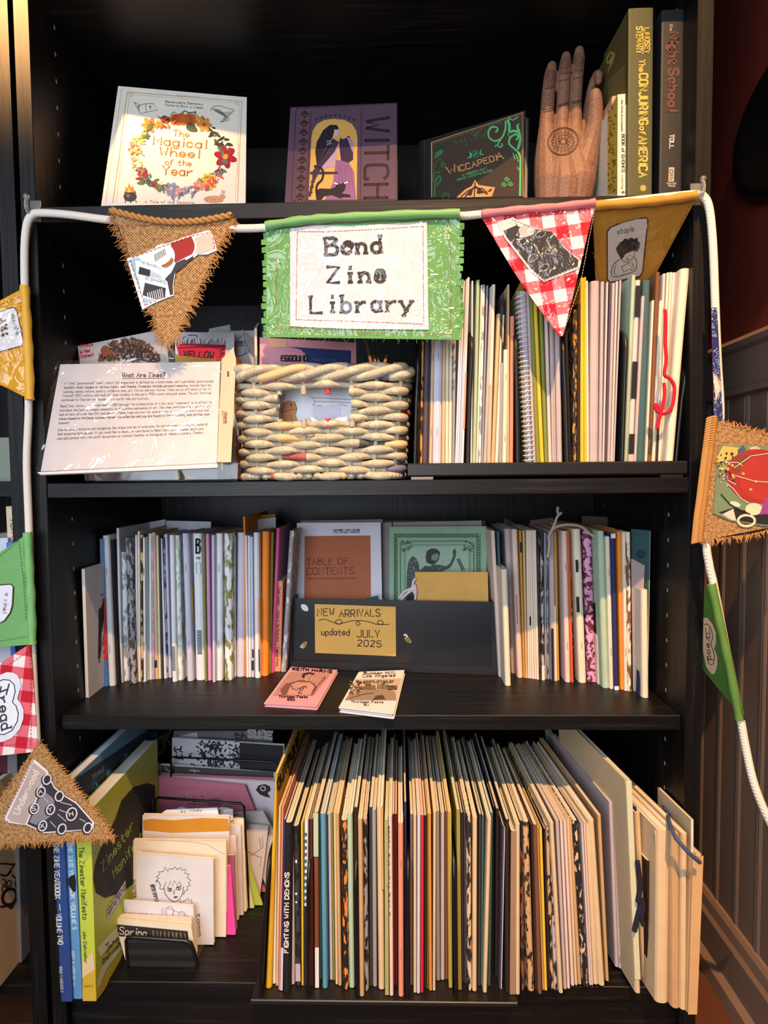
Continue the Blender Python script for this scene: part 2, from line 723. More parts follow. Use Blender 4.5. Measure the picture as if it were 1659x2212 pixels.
# bead-board wainscot: boards with a double bead between them
prof = []
y = -1.2
while y < .40:
    for dy, dx in ((0, 0), (.004, .0), (.0055, .004), (.007, 0), (.011, -.0015), (.015, 0), (.0165, .004), (.018, 0)):
        prof.append((y + dy, dx))
    y += .052
mb = MB()
mb.grid([[(XW + dx, yy, z) for yy, dx in prof] for z in (.08, RAIL_Z - .05)], WAINS)
mb.face([(XW, -1.2, .08), (XW + .012, -1.2, .08), (XW + .012, -1.2, RAIL_Z), (XW, -1.2, RAIL_Z)], WAINS)
struct(mb.build('wall_right_wainscot'))
def run(profile, name, y0=-1.2, y1=.40):
    mb = MB()
    mb.grid([[(x, yy, z) for x, z in profile] for yy in (y0, y1)], WAINS)
    mb.face([(x, y0, z) for x, z in profile], WAINS)
    return struct(mb.build(name))
R = RAIL_Z
run([(XW + .012, R), (XW - .018, R), (XW - .022, R - .006), (XW - .018, R - .012), (XW - .010, R - .016), (XW - .008, R - .024), (XW - .006, R - .060), (XW - .012, R - .064), (XW - .012, R - .072), (XW + .006, R - .076)], 'trim_1')
run([(XW + .012, .100), (XW - .004, .100), (XW - .008, .094), (XW - .010, .080), (XW - .014, .074), (XW - .015, .026), (XW - .024, .020), (XW - .026, .0), (XW + .012, .0)], 'baseboard_right')
mt, nt, b = newmat('dark_floor_boards')
tc = ND(nt, 'ShaderNodeTexCoord')
mp = ND(nt, 'ShaderNodeMapping'); mp.inputs['Scale'].default_value = (8, .8, 1)
nz = ND(nt, 'ShaderNodeTexNoise'); nz.inputs['Scale'].default_value = 9.0; nz.inputs['Detail'].default_value = 5
rp = ND(nt, 'ShaderNodeValToRGB')
rp.color_ramp.elements[0].color = lin((62, 34, 20)); rp.color_ramp.elements[1].color = lin((96, 58, 36))
nt.links.new(tc.outputs['Object'], mp.inputs[0]); nt.links.new(mp.outputs[0], nz.inputs[0]); nt.links.new(nz.outputs[0], rp.inputs[0]); nt.links.new(rp.outputs[0], b.inputs['Base Color'])
b.inputs['Roughness'].default_value = 0.5
mb = MB()
mb.box(-2.2, XW + .10, -2.6, .46, -.04, 0, mt)
struct(mb.build('floor'))

# ================================================================== the bookcases
PEG = C((170, 158, 140), .6, .3, 'peg')
bc = thing('bookcase', 'black-brown wooden bookcase filling the photo, hung with bunting', 'bookcase', (0, .18, 0))
XI, XO = .380, .3985
HOLE_Y = .0548
def hole(mb, x, y, z, sx):
    n = 8
    mb.face([(x, y + .0021 * cos(2 * pi * i / n), z + .0029 * sin(2 * pi * i / n)) for i in range(n)], PEG)
for sx in (-1, 1):
    mb = MB()
    xa, xb = sorted((sx * XI, sx * XO))
    b_ = .0007
    sec = [(xa, BACK), (xa, b_), (xa + b_, 0), (xb - b_, 0), (xb, b_), (xb, BACK)]
    mb.prism([(x, y, 0.0) for x, y in sec], (0, 0, 2.02), WD)
    for yy in (HOLE_Y, BACK - .06):
        for k in range(-19, 27):
            z = FLOOR + .73 - .0537 + .0 + .032 * k + .0
            if min(abs(z - q + .010) for q in (ZS1, ZS2, ZS3, 1.31)) > .012 and z > .16:
                hole(mb, sx * XI - sx * .0002, yy, z - .0013 * 0, sx)
    mb.build('side_panel', bc)
for zt, y0, nm in ((ZS1, 0.0, 'shelf'), (ZS2, .001, 'shelf'), (ZS3, .0127, 'shelf'), (ZS4, 0.001, 'bottom_shelf'), (1.3100, 0.0, 'shelf'), (2.02, 0, 'top_panel')):
    mb = MB()
    b_ = .0008
    mb.prism([(-XI + .0006, y, z) for y, z in ((y0 + b_, zt), (y0, zt - b_), (y0, zt - .018 + b_), (y0 + b_, zt - .018), (BACK - .006, zt - .018), (BACK - .006, zt))], (2 * XI - .0012, 0, 0), WH)
    mb.build(nm, bc)
mb = MB(); mb.box(-XI, XI, BACK - .005, BACK, .02, 2.01, WD); mb.build('back_panel', bc)
mb = MB(); mb.box(-XI, XI, .012, .028, .0, ZS4 - .018, WH); mb.build('plinth', bc)
c = atx(210, 532, -XI)
mb = MB()
mb.prism([(c.x + .0001, c.y + .0075 * cos(2 * pi * i / 20), c.z + .0075 * sin(2 * pi * i / 20)) for i in range(20)], (.0008, 0, 0), C((58, 56, 55), .5, .4, 'cap'))
o = mb.build('screw_cap', bc); o['label'] = 'small grey round screw cap'

nb = thing('bookcase', 'neighbouring black-brown bookcase cut off by the left edge of the photo', 'bookcase', (-.80, .18, 0))
mb = MB(); mb.box(-.4235, -.4045, 0, BACK, 0, 2.02, WD); mb.build('side_panel', nb)
zn = at(14, 1040, .0).z
zn1 = at(-20, 468, .0).z
for zt in (zn, zn1, .42, ZS4):
    mb = MB(); mb.box(-1.15, -.4235, .001, BACK - .006, zt - .018, zt, WH); mb.build('shelf', nb)
mb = MB(); mb.box(-1.15, -.4235, BACK - .005, BACK, .02, 2.01, WD); mb.build('back_panel', nb)

# ------------------------------------------------------------------ generic printed matter
PAGE = C((226, 220, 206))
PAGEW = C((228, 230, 232))
def booklet(root, B0, B1, T0, T1, D, cover, page, fold=True, npg=2, dv=(0, 1, 0), block=False, parts=('cover', 'pages')):
    """folded booklet with its spine towards the viewer; B0,B1 / T0,T1 bottom and top corners of the spine"""
    B0, B1, T0, T1 = V(B0), V(B1), V(T0), V(T1)
    dv = V(dv).normalized()
    t = (B1 - B0).length
    nose = min(.55 * t, .0045) if fold else min(.0006, t * .2)
    e = min(.0005, t * .16) / t
    def U(ins, d0, dend):
        k = 5
        pts = []
        ns = nose * (1 - ins * 1.6) if fold else nose
        pts.append((ins, dend))
        for i in range(k + 1):
            a = pi * i / k
            pts.append((.5 - (.5 - ins) * cos(a), d0 + ns * (1 - sin(a))))
        pts.append((1 - ins, dend))
        return pts
    def sweep(mb, ins, th, d0, dend, zb, zt, mt):
        o, i_ = U(ins, d0, dend), U(ins + th, d0 + th * t, dend)
        loop = o + i_[::-1]
        def P(sd, w):
            b = B0.lerp(B1, sd[0]); tt = T0.lerp(T1, sd[0])
            return b.lerp(tt, w) + dv * sd[1]
        rows = [[P(q, zb), ] for q in loop]
        r0 = [P(q, zb) for q in loop]
        r1 = [P(q, zt) for q in loop]
        mb.grid([r0, r1], mt, closed_u=True)
        n = len(o)
        for a in range(n - 1):
            mb.face([P(o[a], zt), P(o[a + 1], zt), P(i_[a + 1], zt), P(i_[a], zt)], mt)
            mb.face([P(o[a], zb), P(i_[a], zb), P(i_[a + 1], zb), P(o[a + 1], zb)], mt)
    mb = MB()
    sweep(mb, 0, e, 0, D, 0, 1, cover)
    mb.build(parts[0], root)
    mb = MB()
    if block:
        a, c_ = e * 1.1, 1 - e * 1.1
        q = [B0.lerp(B1, a), B0.lerp(B1, c_), T0.lerp(T1, c_), T0.lerp(T1, a)]
        q = [q[0].lerp(q[3], .008), q[1].lerp(q[2], .008), q[2].lerp(q[1], .006), q[3].lerp(q[0], .006)]
        mb.hexa([p + dv * max(nose, .001) for p in q], dv * (D - .003 - nose), page)
    else:
        for k in range(npg):
            ins = .08 + .38 * k / npg
            sweep(mb, ins, min(.0011 / t, .50 / (npg + 1)), .0008 + .0012 * k, D - .001 - .0008 * k, .004, .996 - .002 * k, page)
    mb.build(parts[1], root)
def spine_sheet(B0, B1, T0):
    return Sheet(V(B0) - V((0, .0002, 0)), V(B1) - V((0, .0002, 0)), V(T0) - V((0, .0002, 0)))
def faceout(root, q, depth, cover, page, board=.002, spine=True):
    """book seen from its front: q = TL,TR,BR,BL of the cover; depth = thickness vector away from the viewer"""
    TL, TR, BR, BL = [V(p) for p in q]
    d = V(depth)
    dn = d.normalized()
    bd = dn * board
    mb = MB(); mb.hexa([TL, TR, BR, BL], bd, cover); f = mb.build('front_cover', root)
    mb = MB(); mb.hexa([p + d - bd for p in (TL, TR, BR, BL)], bd, cover); mb.build('back_cover', root)
    i = .985
    wv = (TR - TL)
    hv = (BL - TL)
    a = TL + wv * .02 + hv * .012
    mb = MB(); mb.hexa([a + bd, a + wv * .965 + bd, a + wv * .965 + hv * .976 + bd, a + hv * .976 + bd], d - bd * 2, page); mb.build('page_block', root)
    if spine:
        mb = MB()
        s0 = -wv.normalized() * .0016
        mb.hexa([TL, TL + d, BL + d, BL], s0, cover)
        mb.build('spine', root)
    return f
def down_to(T, B, z):
    """point on the line T->B at height z"""
    k = (z - T.z) / (B.z - T.z)
    return T + (B - T) * k

# ================================================================== top shelf
S7 = 700 / 1659
def lean_book(nm, label, TLp, TRp, BRp, BLp, z, depth, cover, page, group=None, **kw):
    TL, TR = at(*TLp), at(*TRp)
    BL = at(*BLp)
    BR, BL = down_to(TR, Sheet(TL, TR, BL).hit(*BRp[:2]), z + .0004), down_to(TL, BL, z + .0004)
    o = thing(nm, label, 'book', ((BL + BR) / 2) + V((0, .01, 0)), group)
    n = (TR - TL).cross(BL - TL).normalized()
    if n.y < 0:
        n = -n
    # seat the back edge on the shelf too: thickness runs level
    d = V((n.x, n.y, 0)).normalized() * depth
    faceout(o, (TL, TR, BR, BL), d, cover, page, **kw)
    return o, Sheet(TL, TR, BL)
# --- cream picture book with the wreath
GOLD = (176, 128, 62)
o, sh = lean_book('picture_book', 'large cream hardback with a flower wreath on its cover, leaning at the left', (258, 186, .120), (533, 210, .150), (530, 440, .095), (222, 440, .065), ZS1, .012, C((232, 226, 212)), PAGE)
A = Art(sh, 200, 160, S7)
A.line(GOLD, [(178, 92), (764, 140), (742, 655)], 3).line(GOLD, [(178, 92), (104, 660)], 3)
A.line((214, 196, 160), [(150, 70), (66, 660)], 4)
A.line((196, 160, 100), [(190, 104), (752, 150), (730, 655)], 1.5).line((196, 160, 100), [(190, 104), (120, 660)], 1.5)
A.done('gold_border', o)
A = Art(sh, 200, 160, S7)
def leaf(A, c, x, y, L, a, wd=.38):
    pts = []
    for i in range(12):
        t = 2 * pi * i / 12
        u, v = cos(t) * L / 2 + L / 2, sin(t) * L * wd / 2 * (1 - .35 * cos(t))
        pts.append((x + u * cos(a) - v * sin(a), y + u * sin(a) + v * cos(a)))
    A.poly(c, pts)
cx, cy, rx, ry = 447, 420, 232, 184
rnd = random.Random(3)
def flower(A, c, x, y, r, n=6, c2=(236, 190, 90), ph=0):
    for i in range(n):
        a = ph + 2 * pi * i / n
        A.oval(c, x + r * .55 * cos(a), y + r * .55 * sin(a), r * .5, r * .3, a, 10)
    A.oval(c2, x, y, r * .24, n=8)
# stems and leaves, coloured by season round the ring (angle 0 = right, clockwise)
def ringpt(a, dr=0):
    return cx + (rx + dr) * cos(a), cy + (ry + dr) * sin(a)
pal = [((-90, -55), [(196, 98, 48), (214, 148, 60), (150, 72, 40)]), ((-55, -12), [(52, 58, 44), (38, 44, 40), (80, 84, 66)]), ((-12, 30), [(122, 26, 34), (66, 92, 96), (90, 118, 112)]), ((30, 70), [(206, 138, 132), (92, 120, 96), (196, 84, 92)]), ((70, 120), [(120, 136, 168), (84, 112, 92), (208, 150, 150)]), ((120, 160), [(56, 98, 96), (160, 46, 60), (88, 118, 80)]), ((160, 205), [(214, 164, 100), (206, 186, 132), (216, 150, 130)]), ((205, 235), [(82, 92, 62), (188, 184, 90), (70, 84, 60)]), ((235, 262), [(206, 96, 40), (178, 58, 44), (214, 130, 50)])]
for (a0, a1), cs in pal:
    for k in range(int((a1 - a0) * .62)):
        a = radians(rnd.uniform(a0, a1))
        x, y = ringpt(a, rnd.uniform(-26, 20))
        leaf(A, rnd.choice(cs), x, y, rnd.uniform(18, 40), rnd.uniform(0, 2 * pi), rnd.uniform(.25, .5))
for k in range(26):
    x, y = ringpt(radians(rnd.uniform(95, 205)), rnd.uniform(-30, 26))
    A.line((196, 168, 110), [(x, y), (x + rnd.uniform(-22, 22), y - rnd.uniform(10, 40))], 2)
A.done('wreath_leaves', o)
A = Art(sh, 200, 160, S7, .0003)
# pumpkin
for dx, rr in ((-44, 24), (44, 24), (-26, 28), (26, 28), (0, 26)):
    A.oval((186, 84, 34) if dx % 4 else (204, 104, 46), 464 + dx, 234, rr, 30)
A.lines((150, 60, 24), [[(464 + d, 208), (464 + d * 1.25, 234), (464 + d, 260)] for d in (-34, -14, 14, 34)], 2.5)
A.line((66, 74, 48), [(460, 206), (470, 190), (498, 200), (528, 194), (520, 208)], 5, sm=True)
A.line((66, 74, 48), [(430, 200), (415, 196), (398, 210)], 3, sm=True)
leaf(A, (62, 76, 50), 350, 230, 50, .2, .8); leaf(A, (62, 76, 50), 480, 262, 66, .5, .6)
# blooms
flower(A, (208, 110, 104), 214, 388, 34); flower(A, (176, 44, 66), 254, 504, 28, 7, (206, 90, 100)); flower(A, (182, 52, 70), 262, 532, 28, 7, (206, 90, 100))
flower(A, (148, 24, 40), 680, 425, 58, 6, (196, 160, 70), .3); flower(A, (228, 178, 46), 596, 552, 44, 9, (196, 110, 40)); flower(A, (214, 132, 110), 544, 572, 30, 7, (226, 170, 140))
flower(A, (124, 142, 178), 402, 590, 36, 6, (220, 220, 200)); flower(A, (210, 120, 50), 290, 264, 40, 6, (160, 60, 30)); flower(A, (214, 140, 60), 572, 262, 38, 6, (170, 70, 30))
A.oval((88, 112, 84), 360, 582, 32, 14, -.2); A.oval((60, 96, 92), 310, 566, 40, 14, .3)
for k in range(22):
    x, y = ringpt(radians(rnd.uniform(30, 120)), rnd.uniform(-20, 24)); A.oval((200, 90, 96), x, y, 4.5, n=8)
A.done('wreath_blooms', o)
A = Art(sh, 200, 160, S7, .0003)
for t, p0, p1, h, wt in (('The', (412, 316), (494, 324), 30, 5), ('Magical', (312, 360), (584, 382), 42, 7.5), ('Wheel', (344, 416), (548, 430), 40, 7), ('of the', (372, 464), (505, 471), 28, 4.6), ('Year', (358, 514), (512, 523), 44, 7)):
    A.text((172, 124, 58), t, p0, p1, h, wt, serif=.35)
A.text((120, 108, 84), 'Berenyere Demoncy', (372, 146), (566, 160), 10, 2.0)
A.text((120, 108, 84), 'Victoria Ruiz y Lopez', (368, 163), (568, 178), 10, 2.0)
A.text((176, 150, 108), 'A Tale of the Seasons', (268, 660), (520, 664), 12, 2.2)
A.done('title_lettering', o)
A = Art(sh, 200, 160, S7, .0003)
K = (58, 56, 60)
A.line(K, [(212, 144), (240, 160), (272, 152), (275, 196), (246, 204), (212, 144)], 2.4).line(K, [(272, 152), (310, 152), (333, 184), (275, 196)], 2.4, closed=True)
A.lines(K, [[(238, 184), (232, 164)], [(232, 172), (244, 160)], [(298, 182), (292, 162)], [(290, 170), (302, 164)]], 3)
A.done('open_book_drawing', o)
A = Art(sh, 200, 160, S7, .0003)
for k in range(7):
    A.line(K, [(610 + k * 6, 176 + k), (640 + k * 10, 196 + 6 * k), (700 - 8 * k, 196 + 8 * k), (726 - 9 * k, 190 + 9 * k)], 2, sm=True)
A.line(K, [(604, 190), (616, 170), (650, 164), (690, 176), (724, 184)], 2.2, sm=True)
A.done('feather_drawing', o)
A = Art(sh, 200, 160, S7, .0003)
A.oval((70, 64, 62), 192, 628, 34, 26).oval((120, 112, 106), 182, 620, 10, 12).ring((50, 46, 44), 192, 606, 28, 8, 5)
A.poly((232, 140, 40), [(166, 606), (170, 576), (180, 588), (186, 558), (196, 584), (206, 572), (214, 606)]).poly((246, 200, 90), [(178, 606), (186, 580), (200, 606)])
A.lines((50, 46, 44), [[(170, 646), (166, 660)], [(218, 646), (226, 658)], [(196, 652), (194, 662)]], 4)
A.done('cauldron_drawing', o)
A = Art(sh, 200, 160, S7, .0003)
A.oval((206, 160, 128), 620, 642, 52, 20); A.lines((164, 66, 62), [[(580 + 14 * i, 630), (590 + 14 * i, 656)] for i in range(6)], 3)
A.oval((190, 150, 124), 664, 628, 16, 13).oval((206, 170, 140), 668, 604, 11, 9)
A.done('pie_drawing', o)
A = Art(sh, 200, 160, S7, .0003)
A.lines((176, 156, 120), [[(430 + 14 * i, 108 + i), (436 + 14 * i, 110 + i)] for i in range(9)], 4)
A.lines((176, 156, 120), [[(150 - i * 1.5, 330 + 12 * i), (149 - i * 1.5, 336 + 12 * i)] for i in range(14)], 4)
A.lines((176, 156, 120), [[(748 - i * .6, 360 + 14 * i), (748 - i * .6, 366 + 14 * i)] for i in range(12)], 4)
A.ring((196, 172, 120), 740, 152, 9, 9, 2).ring((196, 172, 120), 196, 106, 9, 9, 2)
A.done('border_dashes', o)

# --- purple cloth book with the arch
PUR = (88, 66, 84)
o, sh = lean_book('picture_book', 'dark purple hardback with a robed woman in a gold arch on its cover', (630, 232, .155), (858, 222, .150), (858, 428, .095), (618, 432, .100), ZS1, .018, C(PUR), PAGE)
A = Art(sh, 200, 160, S7)
DK, CO = (52, 34, 44), (120, 76, 58)
A.line(DK, [(1042, 176), (1556, 150), (1556, 640), (1018, 648)], 4, closed=True)
for i in range(10):
    y = 206 + i * 47
    x = 1086 - i * 2.6
    A.poly(DK, [(x - 24, y), (x, y - 23), (x + 24, y), (x, y + 23)]).ring(CO, x, y + 24, 18, 20, 4).oval(CO, x, y + 24, 6)
A.line(DK, [(1118, 190), (1094, 648)], 3).line(DK, [(1376, 176), (1372, 645)], 3)
for k in range(9):
    A.line(DK, [(1140 + 24 * k, 238 - 22 * sin(pi * k / 8)), (1152 + 24 * k, 230 - 22 * sin(pi * (k + .4) / 8))], 8)
A.done('stamped_border', o)
A = Art(sh, 200, 160, S7, .0003)
arch = [(1106, 645), (1120, 330), (1128, 290), (1150, 256), (1186, 236), (1236, 230), (1290, 236), (1328, 256), (1350, 292), (1356, 330), (1352, 645)]
A.poly((214, 168, 84), arch)
A.done('gold_arch', o)
A = Art(sh, 200, 160, S7, .0006)
A.poly((140, 96, 140), [(1246, 440), (1310, 452), (1338, 500), (1350, 645), (1190, 645), (1230, 560)])
A.lines((112, 74, 116), [[(1262 + 14 * i, 470), (1262 + 20 * i, 640)] for i in range(5)], 3)
A.poly((38, 28, 38), [(1140, 400), (1148, 350), (1180, 290), (1214, 262), (1250, 262), (1262, 282), (1240, 290), (1226, 330), (1196, 372), (1148, 470)], sm=False)
A.poly((66, 48, 74), [(1148, 470), (1196, 372), (1230, 330), (1262, 350), (1240, 400), (1180, 470), (1130, 560), (1126, 500)])
A.lines((44, 32, 48), [[(1152 + 8 * i, 470 - 12 * i), (1212 + 6 * i, 360 - 4 * i)] for i in range(6)], 3)
A.poly((206, 176, 186), [(1240, 284), (1262, 290), (1262, 306), (1250, 320), (1232, 318)])
A.lines((206, 196, 206), [[(1200, 366), (1206, 356), (1212, 364), (1218, 352), (1224, 360)], [(1198, 350), (1206, 342), (1212, 350), (1220, 338)]], 3)
A.poly((184, 152, 178), [(1130, 560), (1180, 470), (1240, 400), (1262, 350), (1250, 420), (1236, 480), (1200, 480), (1170, 500)])
A.line((52, 38, 60), [(1242, 372), (1130, 520)], 7)
A.poly((54, 38, 66), [(1262, 352), (1268, 326), (1280, 336), (1296, 330), (1306, 318), (1318, 322), (1316, 346), (1334, 400), (1334, 440), (1310, 456), (1272, 444), (1266, 400)])
A.poly((176, 136, 160), [(1300, 320), (1330, 340), (1340, 380), (1330, 400)])
A.poly((62, 46, 58), [(1114, 502), (1256, 502), (1256, 514), (1114, 516)])
for i in range(8):
    A.oval((62, 46, 58), 1134 - i * 3, 524 + i * 14, 7 if i % 2 else 11, 8, n=8)
A.done('robed_woman_figure', o)
A = Art(sh, 200, 160, S7, .0009)
CT = (36, 28, 40)
A.poly(CT, [(1140, 600), (1166, 588), (1220, 590), (1244, 580), (1252, 556), (1262, 566), (1276, 564), (1288, 554), (1296, 574), (1290, 600), (1272, 612), (1318, 620), (1322, 634), (1280, 632), (1270, 640), (1226, 622), (1186, 628), (1172, 645), (1146, 645)])
A.line(CT, [(1146, 606), (1150, 570), (1176, 540), (1180, 500), (1160, 478), (1134, 474)], 11, sm=True)
A.lines((226, 220, 210), [[(1236, 560), (1256, 566)], [(1288, 562), (1308, 556)]], 7)
A.done('cat_figure', o)
A = Art(sh, 200, 160, S7, .0003)
A.text((46, 28, 36), 'WITCH', (1400, 226), (1392, 640), 116, 15, serif=.3, up=(1, -.02))
A.text((98, 74, 84), 'introduction', (1408, 214), (1508, 208), 14, 3)
A.done('title_lettering', o)

# --- black book with green vines
S3 = 300 / 1659
o, sh = lean_book('hardcover_book', 'dark brown hardback with green vine scrolls, angled on the top shelf left of the hand', (908, 305, .200), (1135, 238, .130), (1131, 425, .1295), (908, 425, .1995), ZS1, .022, C((30, 24, 22), .5), PAGE, spine=True)
G1, G2, G3 = (96, 196, 116), (56, 120, 72), (34, 66, 44)
A = Art(sh, 880, 200, S3)
A.poly((66, 52, 40), [(290, 600), (1384, 240), (1384, 1240), (290, 1252)])
A.line((206, 160, 92), [(284, 598), (1380, 240), (1382, 1240)], 9).line((206, 160, 92), [(290, 600), (290, 1252)], 12)
A.line((150, 112, 70), [(310, 612), (1362, 268), (1362, 1240)], 4)
A.line((54, 46, 42), [(205, 585), (205, 1255)], 10)
A.done('cover_panel', o)
A = Art(sh, 880, 200, S3, .0004)
A.line(G1, [(1345, 1235), (1350, 900), (1340, 740), (1240, 640), (1215, 600), (1230, 540), (1290, 500), (1325, 530), (1300, 570)], 22, sm=True)
A.line(G1, [(1175, 340), (1170, 440), (1130, 540), (1050, 580), (980, 540), (970, 470), (1010, 415), (1070, 420), (1075, 460), (1050, 470)], 20, sm=True)
A.line(G1, [(1200, 320), (1220, 400), (1220, 470), (1270, 460), (1330, 480), (1350, 560), (1320, 680)], 30, sm=True)
A.poly(G1, [(1320, 480), (1300, 400), (1335, 360), (1330, 410), (1350, 470), (1352, 520)])
A.line(G1, [(1120, 560), (1080, 620), (1110, 655), (1138, 630), (1120, 610)], 14, sm=True).line(G1, [(1085, 620), (1050, 640), (1060, 655)], 9, sm=True)
A.line(G1, [(1210, 300), (1260, 330), (1310, 300), (1316, 285)], 12, sm=True)
A.lines(G1, [[(1260, 720), (1290, 800)], [(1300, 740), (1330, 830)], [(1340, 930), (1310, 890)], [(1250, 650), (1300, 700)], [(1230, 560), (1200, 490)]], 10)
A.line(G2, [(325, 1250), (330, 1100), (370, 1000), (400, 1040), (350, 1110)], 22, sm=True).line(G2, [(316, 1080), (320, 960), (380, 960), (390, 930)], 14, sm=True)
A.poly(G2, [(320, 800), (340, 720), (400, 680), (440, 700), (400, 750)]).poly(G3, [(330, 690), (420, 600), (500, 570), (460, 640)]).poly(G3, [(500, 620), (560, 560), (600, 560), (560, 610)])
A.lines(G2, [[(320, 940), (330, 850), (400, 800), (430, 850), (400, 890)], [(680, 540), (700, 590), (700, 640)], [(640, 560), (655, 600)], [(750, 560), (770, 580)], [(810, 550), (815, 500), (840, 470)], [(760, 490), (820, 520), (870, 440)], [(780, 450), (820, 490), (890, 430)], [(930, 560), (930, 500), (980, 420), (1060, 370), (1130, 365)], [(870, 530), (920, 515)]], 8, sm=True)
A.spiral(G2, 430, 860, 40, 6); A.spiral(G2, 585, 590, 16, 5)
for dx, dy in ((0, -34), (-36, 30), (40, 22)):
    A.spiral(G1, 1190 + dx, 1065 + dy, 32, 8, 1.6)
A.ring(G2, 462, 1240, 44, 40, 8); A.lines(G2, [[(462, 1240), (462 + 40 * cos(a), 1240 + 36 * sin(a))] for a in (-.5, -1.2, -1.9, -2.7)], 6)
A.poly(G1, [(715, 790), (750, 760), (745, 710), (730, 705), (770, 735), (765, 780)]).ring(G2, 815, 735, 40, 36, 14).line(G1, [(800, 750), (830, 720)], 14).poly(G1, [(915, 740), (880, 730), (885, 680), (905, 655), (875, 690), (868, 740), (890, 750)])
A.done('vine_scrolls', o)
A = Art(sh, 880, 200, S3, .0006)
OR = (226, 160, 96)
A.text(OR, 'W', (492, 978), (600, 940), 84, 13, serif=.4)
A.text(OR, 'ICCAPEDI', (606, 950), (1080, 808), 66, 12, serif=.4)
A.text(OR, 'A', (1068, 812), (1158, 790), 84, 13, serif=.4)
A.text(G1, 'A MODERN-DAY', (660, 1002), (955, 916), 24, 5, serif=.3)
A.text(G1, "WHITE WITCH'S GUIDE", (600, 1058), (1020, 938), 24, 5, serif=.3)
A.done('title_lettering', o)
A = Art(sh, 880, 200, S3, .0006)
A.poly(OR, [(590, 1255), (690, 1160), (770, 1120), (808, 1040), (850, 1105), (950, 1120), (1050, 1135), (1010, 1245)])
A.done('emblem_plate', o)
A = Art(sh, 880, 200, S3, .0009)
for q in ([(690, 1230), (740, 1180), (790, 1150), (770, 1230)], [(830, 1200), (840, 1140), (920, 1200), (850, 1215)], [(960, 1180), (1000, 1150), (1020, 1150), (990, 1190)]):
    A.poly((62, 44, 36), q)
A.lines((62, 44, 36), [[(800, 1250), (812, 1080)], [(812, 1120), (960, 1220)], [(812, 1120), (690, 1250)], [(640, 1250), (720, 1180), (800, 1140), (900, 1150), (960, 1200)]], 14)
A.done('emblem_star', o)

# --- carved wooden hand
HS = 200 / 1229
HY = .105
def hp(x, y, dy=0):
    return at(1130 + x * HS, 80 + y * HS, HY + dy)
SCL = HS * (HY - EYE.y) / F_PX
mbh = MB()
def chain(pts):
    """pts: (x, y, radius, dy) in crop pixels; tapered capsule chain"""
    P = []
    for i in range(len(pts) - 1):
        a, c_ = pts[i], pts[i + 1]
        for k in range(7):
            t = k / 7
            P.append(tuple(a[j] + (c_[j] - a[j]) * t for j in range(4)))
    P.append(pts[-1])
    P = [(hp(x, y, dy), r * SCL) for x, y, r, dy in P]
    mbh.tube([p for p, r in P], [r for p, r in P], C((110, 72, 52)), seg=14)
    mbh.ball(P[0][0], P[0][1], C((110, 72, 52)), 8)
    mbh.ball(P[-1][0], P[-1][1] * .995, C((110, 72, 52)), 10)
chain([(305, 1250, 96, 0), (322, 950, 88, 0), (342, 680, 84, 0), (366, 480, 78, .001), (382, 392, 62, .001)])
chain([(505, 1230, 92, 0), (528, 900, 84, -.001), (541, 560, 84, -.001), (562, 350, 76, 0), (570, 262, 60, 0)])
chain([(690, 1200, 88, 0), (700, 860, 74, -.001), (722, 520, 74, -.001), (742, 280, 76, 0), (746, 188, 60, 0)])
chain([(845, 1180, 86, .006), (858, 900, 50, .014), (884, 740, 46, .011), (930, 600, 54, .004), (985, 505, 60, -.003), (1004, 500, 52, -.008), (1004, 590, 42, -.010)])
chain([(790, 1720, 190, -.004), (880, 1420, 135, -.006), (945, 1180, 106, -.010), (957, 960, 96, -.014), (956, 830, 88, -.017), (953, 770, 78, -.018)])
for pts in ([(310, 1250, 108, 0), (330, 1600, 170, -.002), (345, 1900, 190, -.004), (340, 2150, 175, -.002), (350, 2560, 165, 0)], [(510, 1230, 104, 0), (520, 1600, 180, 0), (560, 1950, 225, -.006), (530, 2250, 215, -.003), (520, 2560, 190, 0)], [(680, 1200, 104, 0), (680, 1600, 190, 0), (740, 1900, 215, -.006), (700, 2150, 200, -.003), (660, 2560, 170, 0)], [(840, 1180, 90, .004), (800, 1500, 150, 0), (800, 1800, 170, -.004)]):
    chain(pts)
tmp = mbh.build('tmp_hand')
md = tmp.modifiers.new('r', 'REMESH'); md.mode = 'VOXEL'; md.voxel_size = .0009
md = tmp.modifiers.new('s', 'SMOOTH'); md.iterations = 4; md.factor = .5
dg = bpy.context.evaluated_depsgraph_get()
ev = tmp.evaluated_get(dg)
me = bpy.data.meshes.new_from_object(ev)
bm = bmesh.new(); bm.from_mesh(me)
zc = ZS1 - tmp.location.z + .0003
bmesh.ops.bisect_plane(bm, geom=bm.verts[:] + bm.edges[:] + bm.faces[:], plane_co=(0, 0, zc), plane_no=(0, 0, -1), clear_outer=True)
bmesh.ops.holes_fill(bm, edges=[e for e in bm.edges if e.is_boundary], sides=0)
bm.to_mesh(me); bm.free()
hb = hp(520, 2000); hb.z = ZS1
hand = thing('hand_sculpture', 'carved brown wooden hand with fingertip meeting thumb, standing on the top shelf', 'sculpture', hb)
me.transform(Matrix.Translation(tmp.location - hb))
bpy.data.objects.remove(tmp)
ho = bpy.data.objects.new('hand', me); COL.objects.link(ho); ho.parent = hand; WLOC[ho.name] = hb
me.materials.clear()
mt, nt, b = newmat('speckled_carved_wood')
tc = ND(nt, 'ShaderNodeTexCoord'); nz = ND(nt, 'ShaderNodeTexNoise'); nz.inputs['Scale'].default_value = 900; nz.inputs['Detail'].default_value = 3
rp = ND(nt, 'ShaderNodeValToRGB'); rp.color_ramp.elements[0].position = .35; rp.color_ramp.elements[1].position = .7
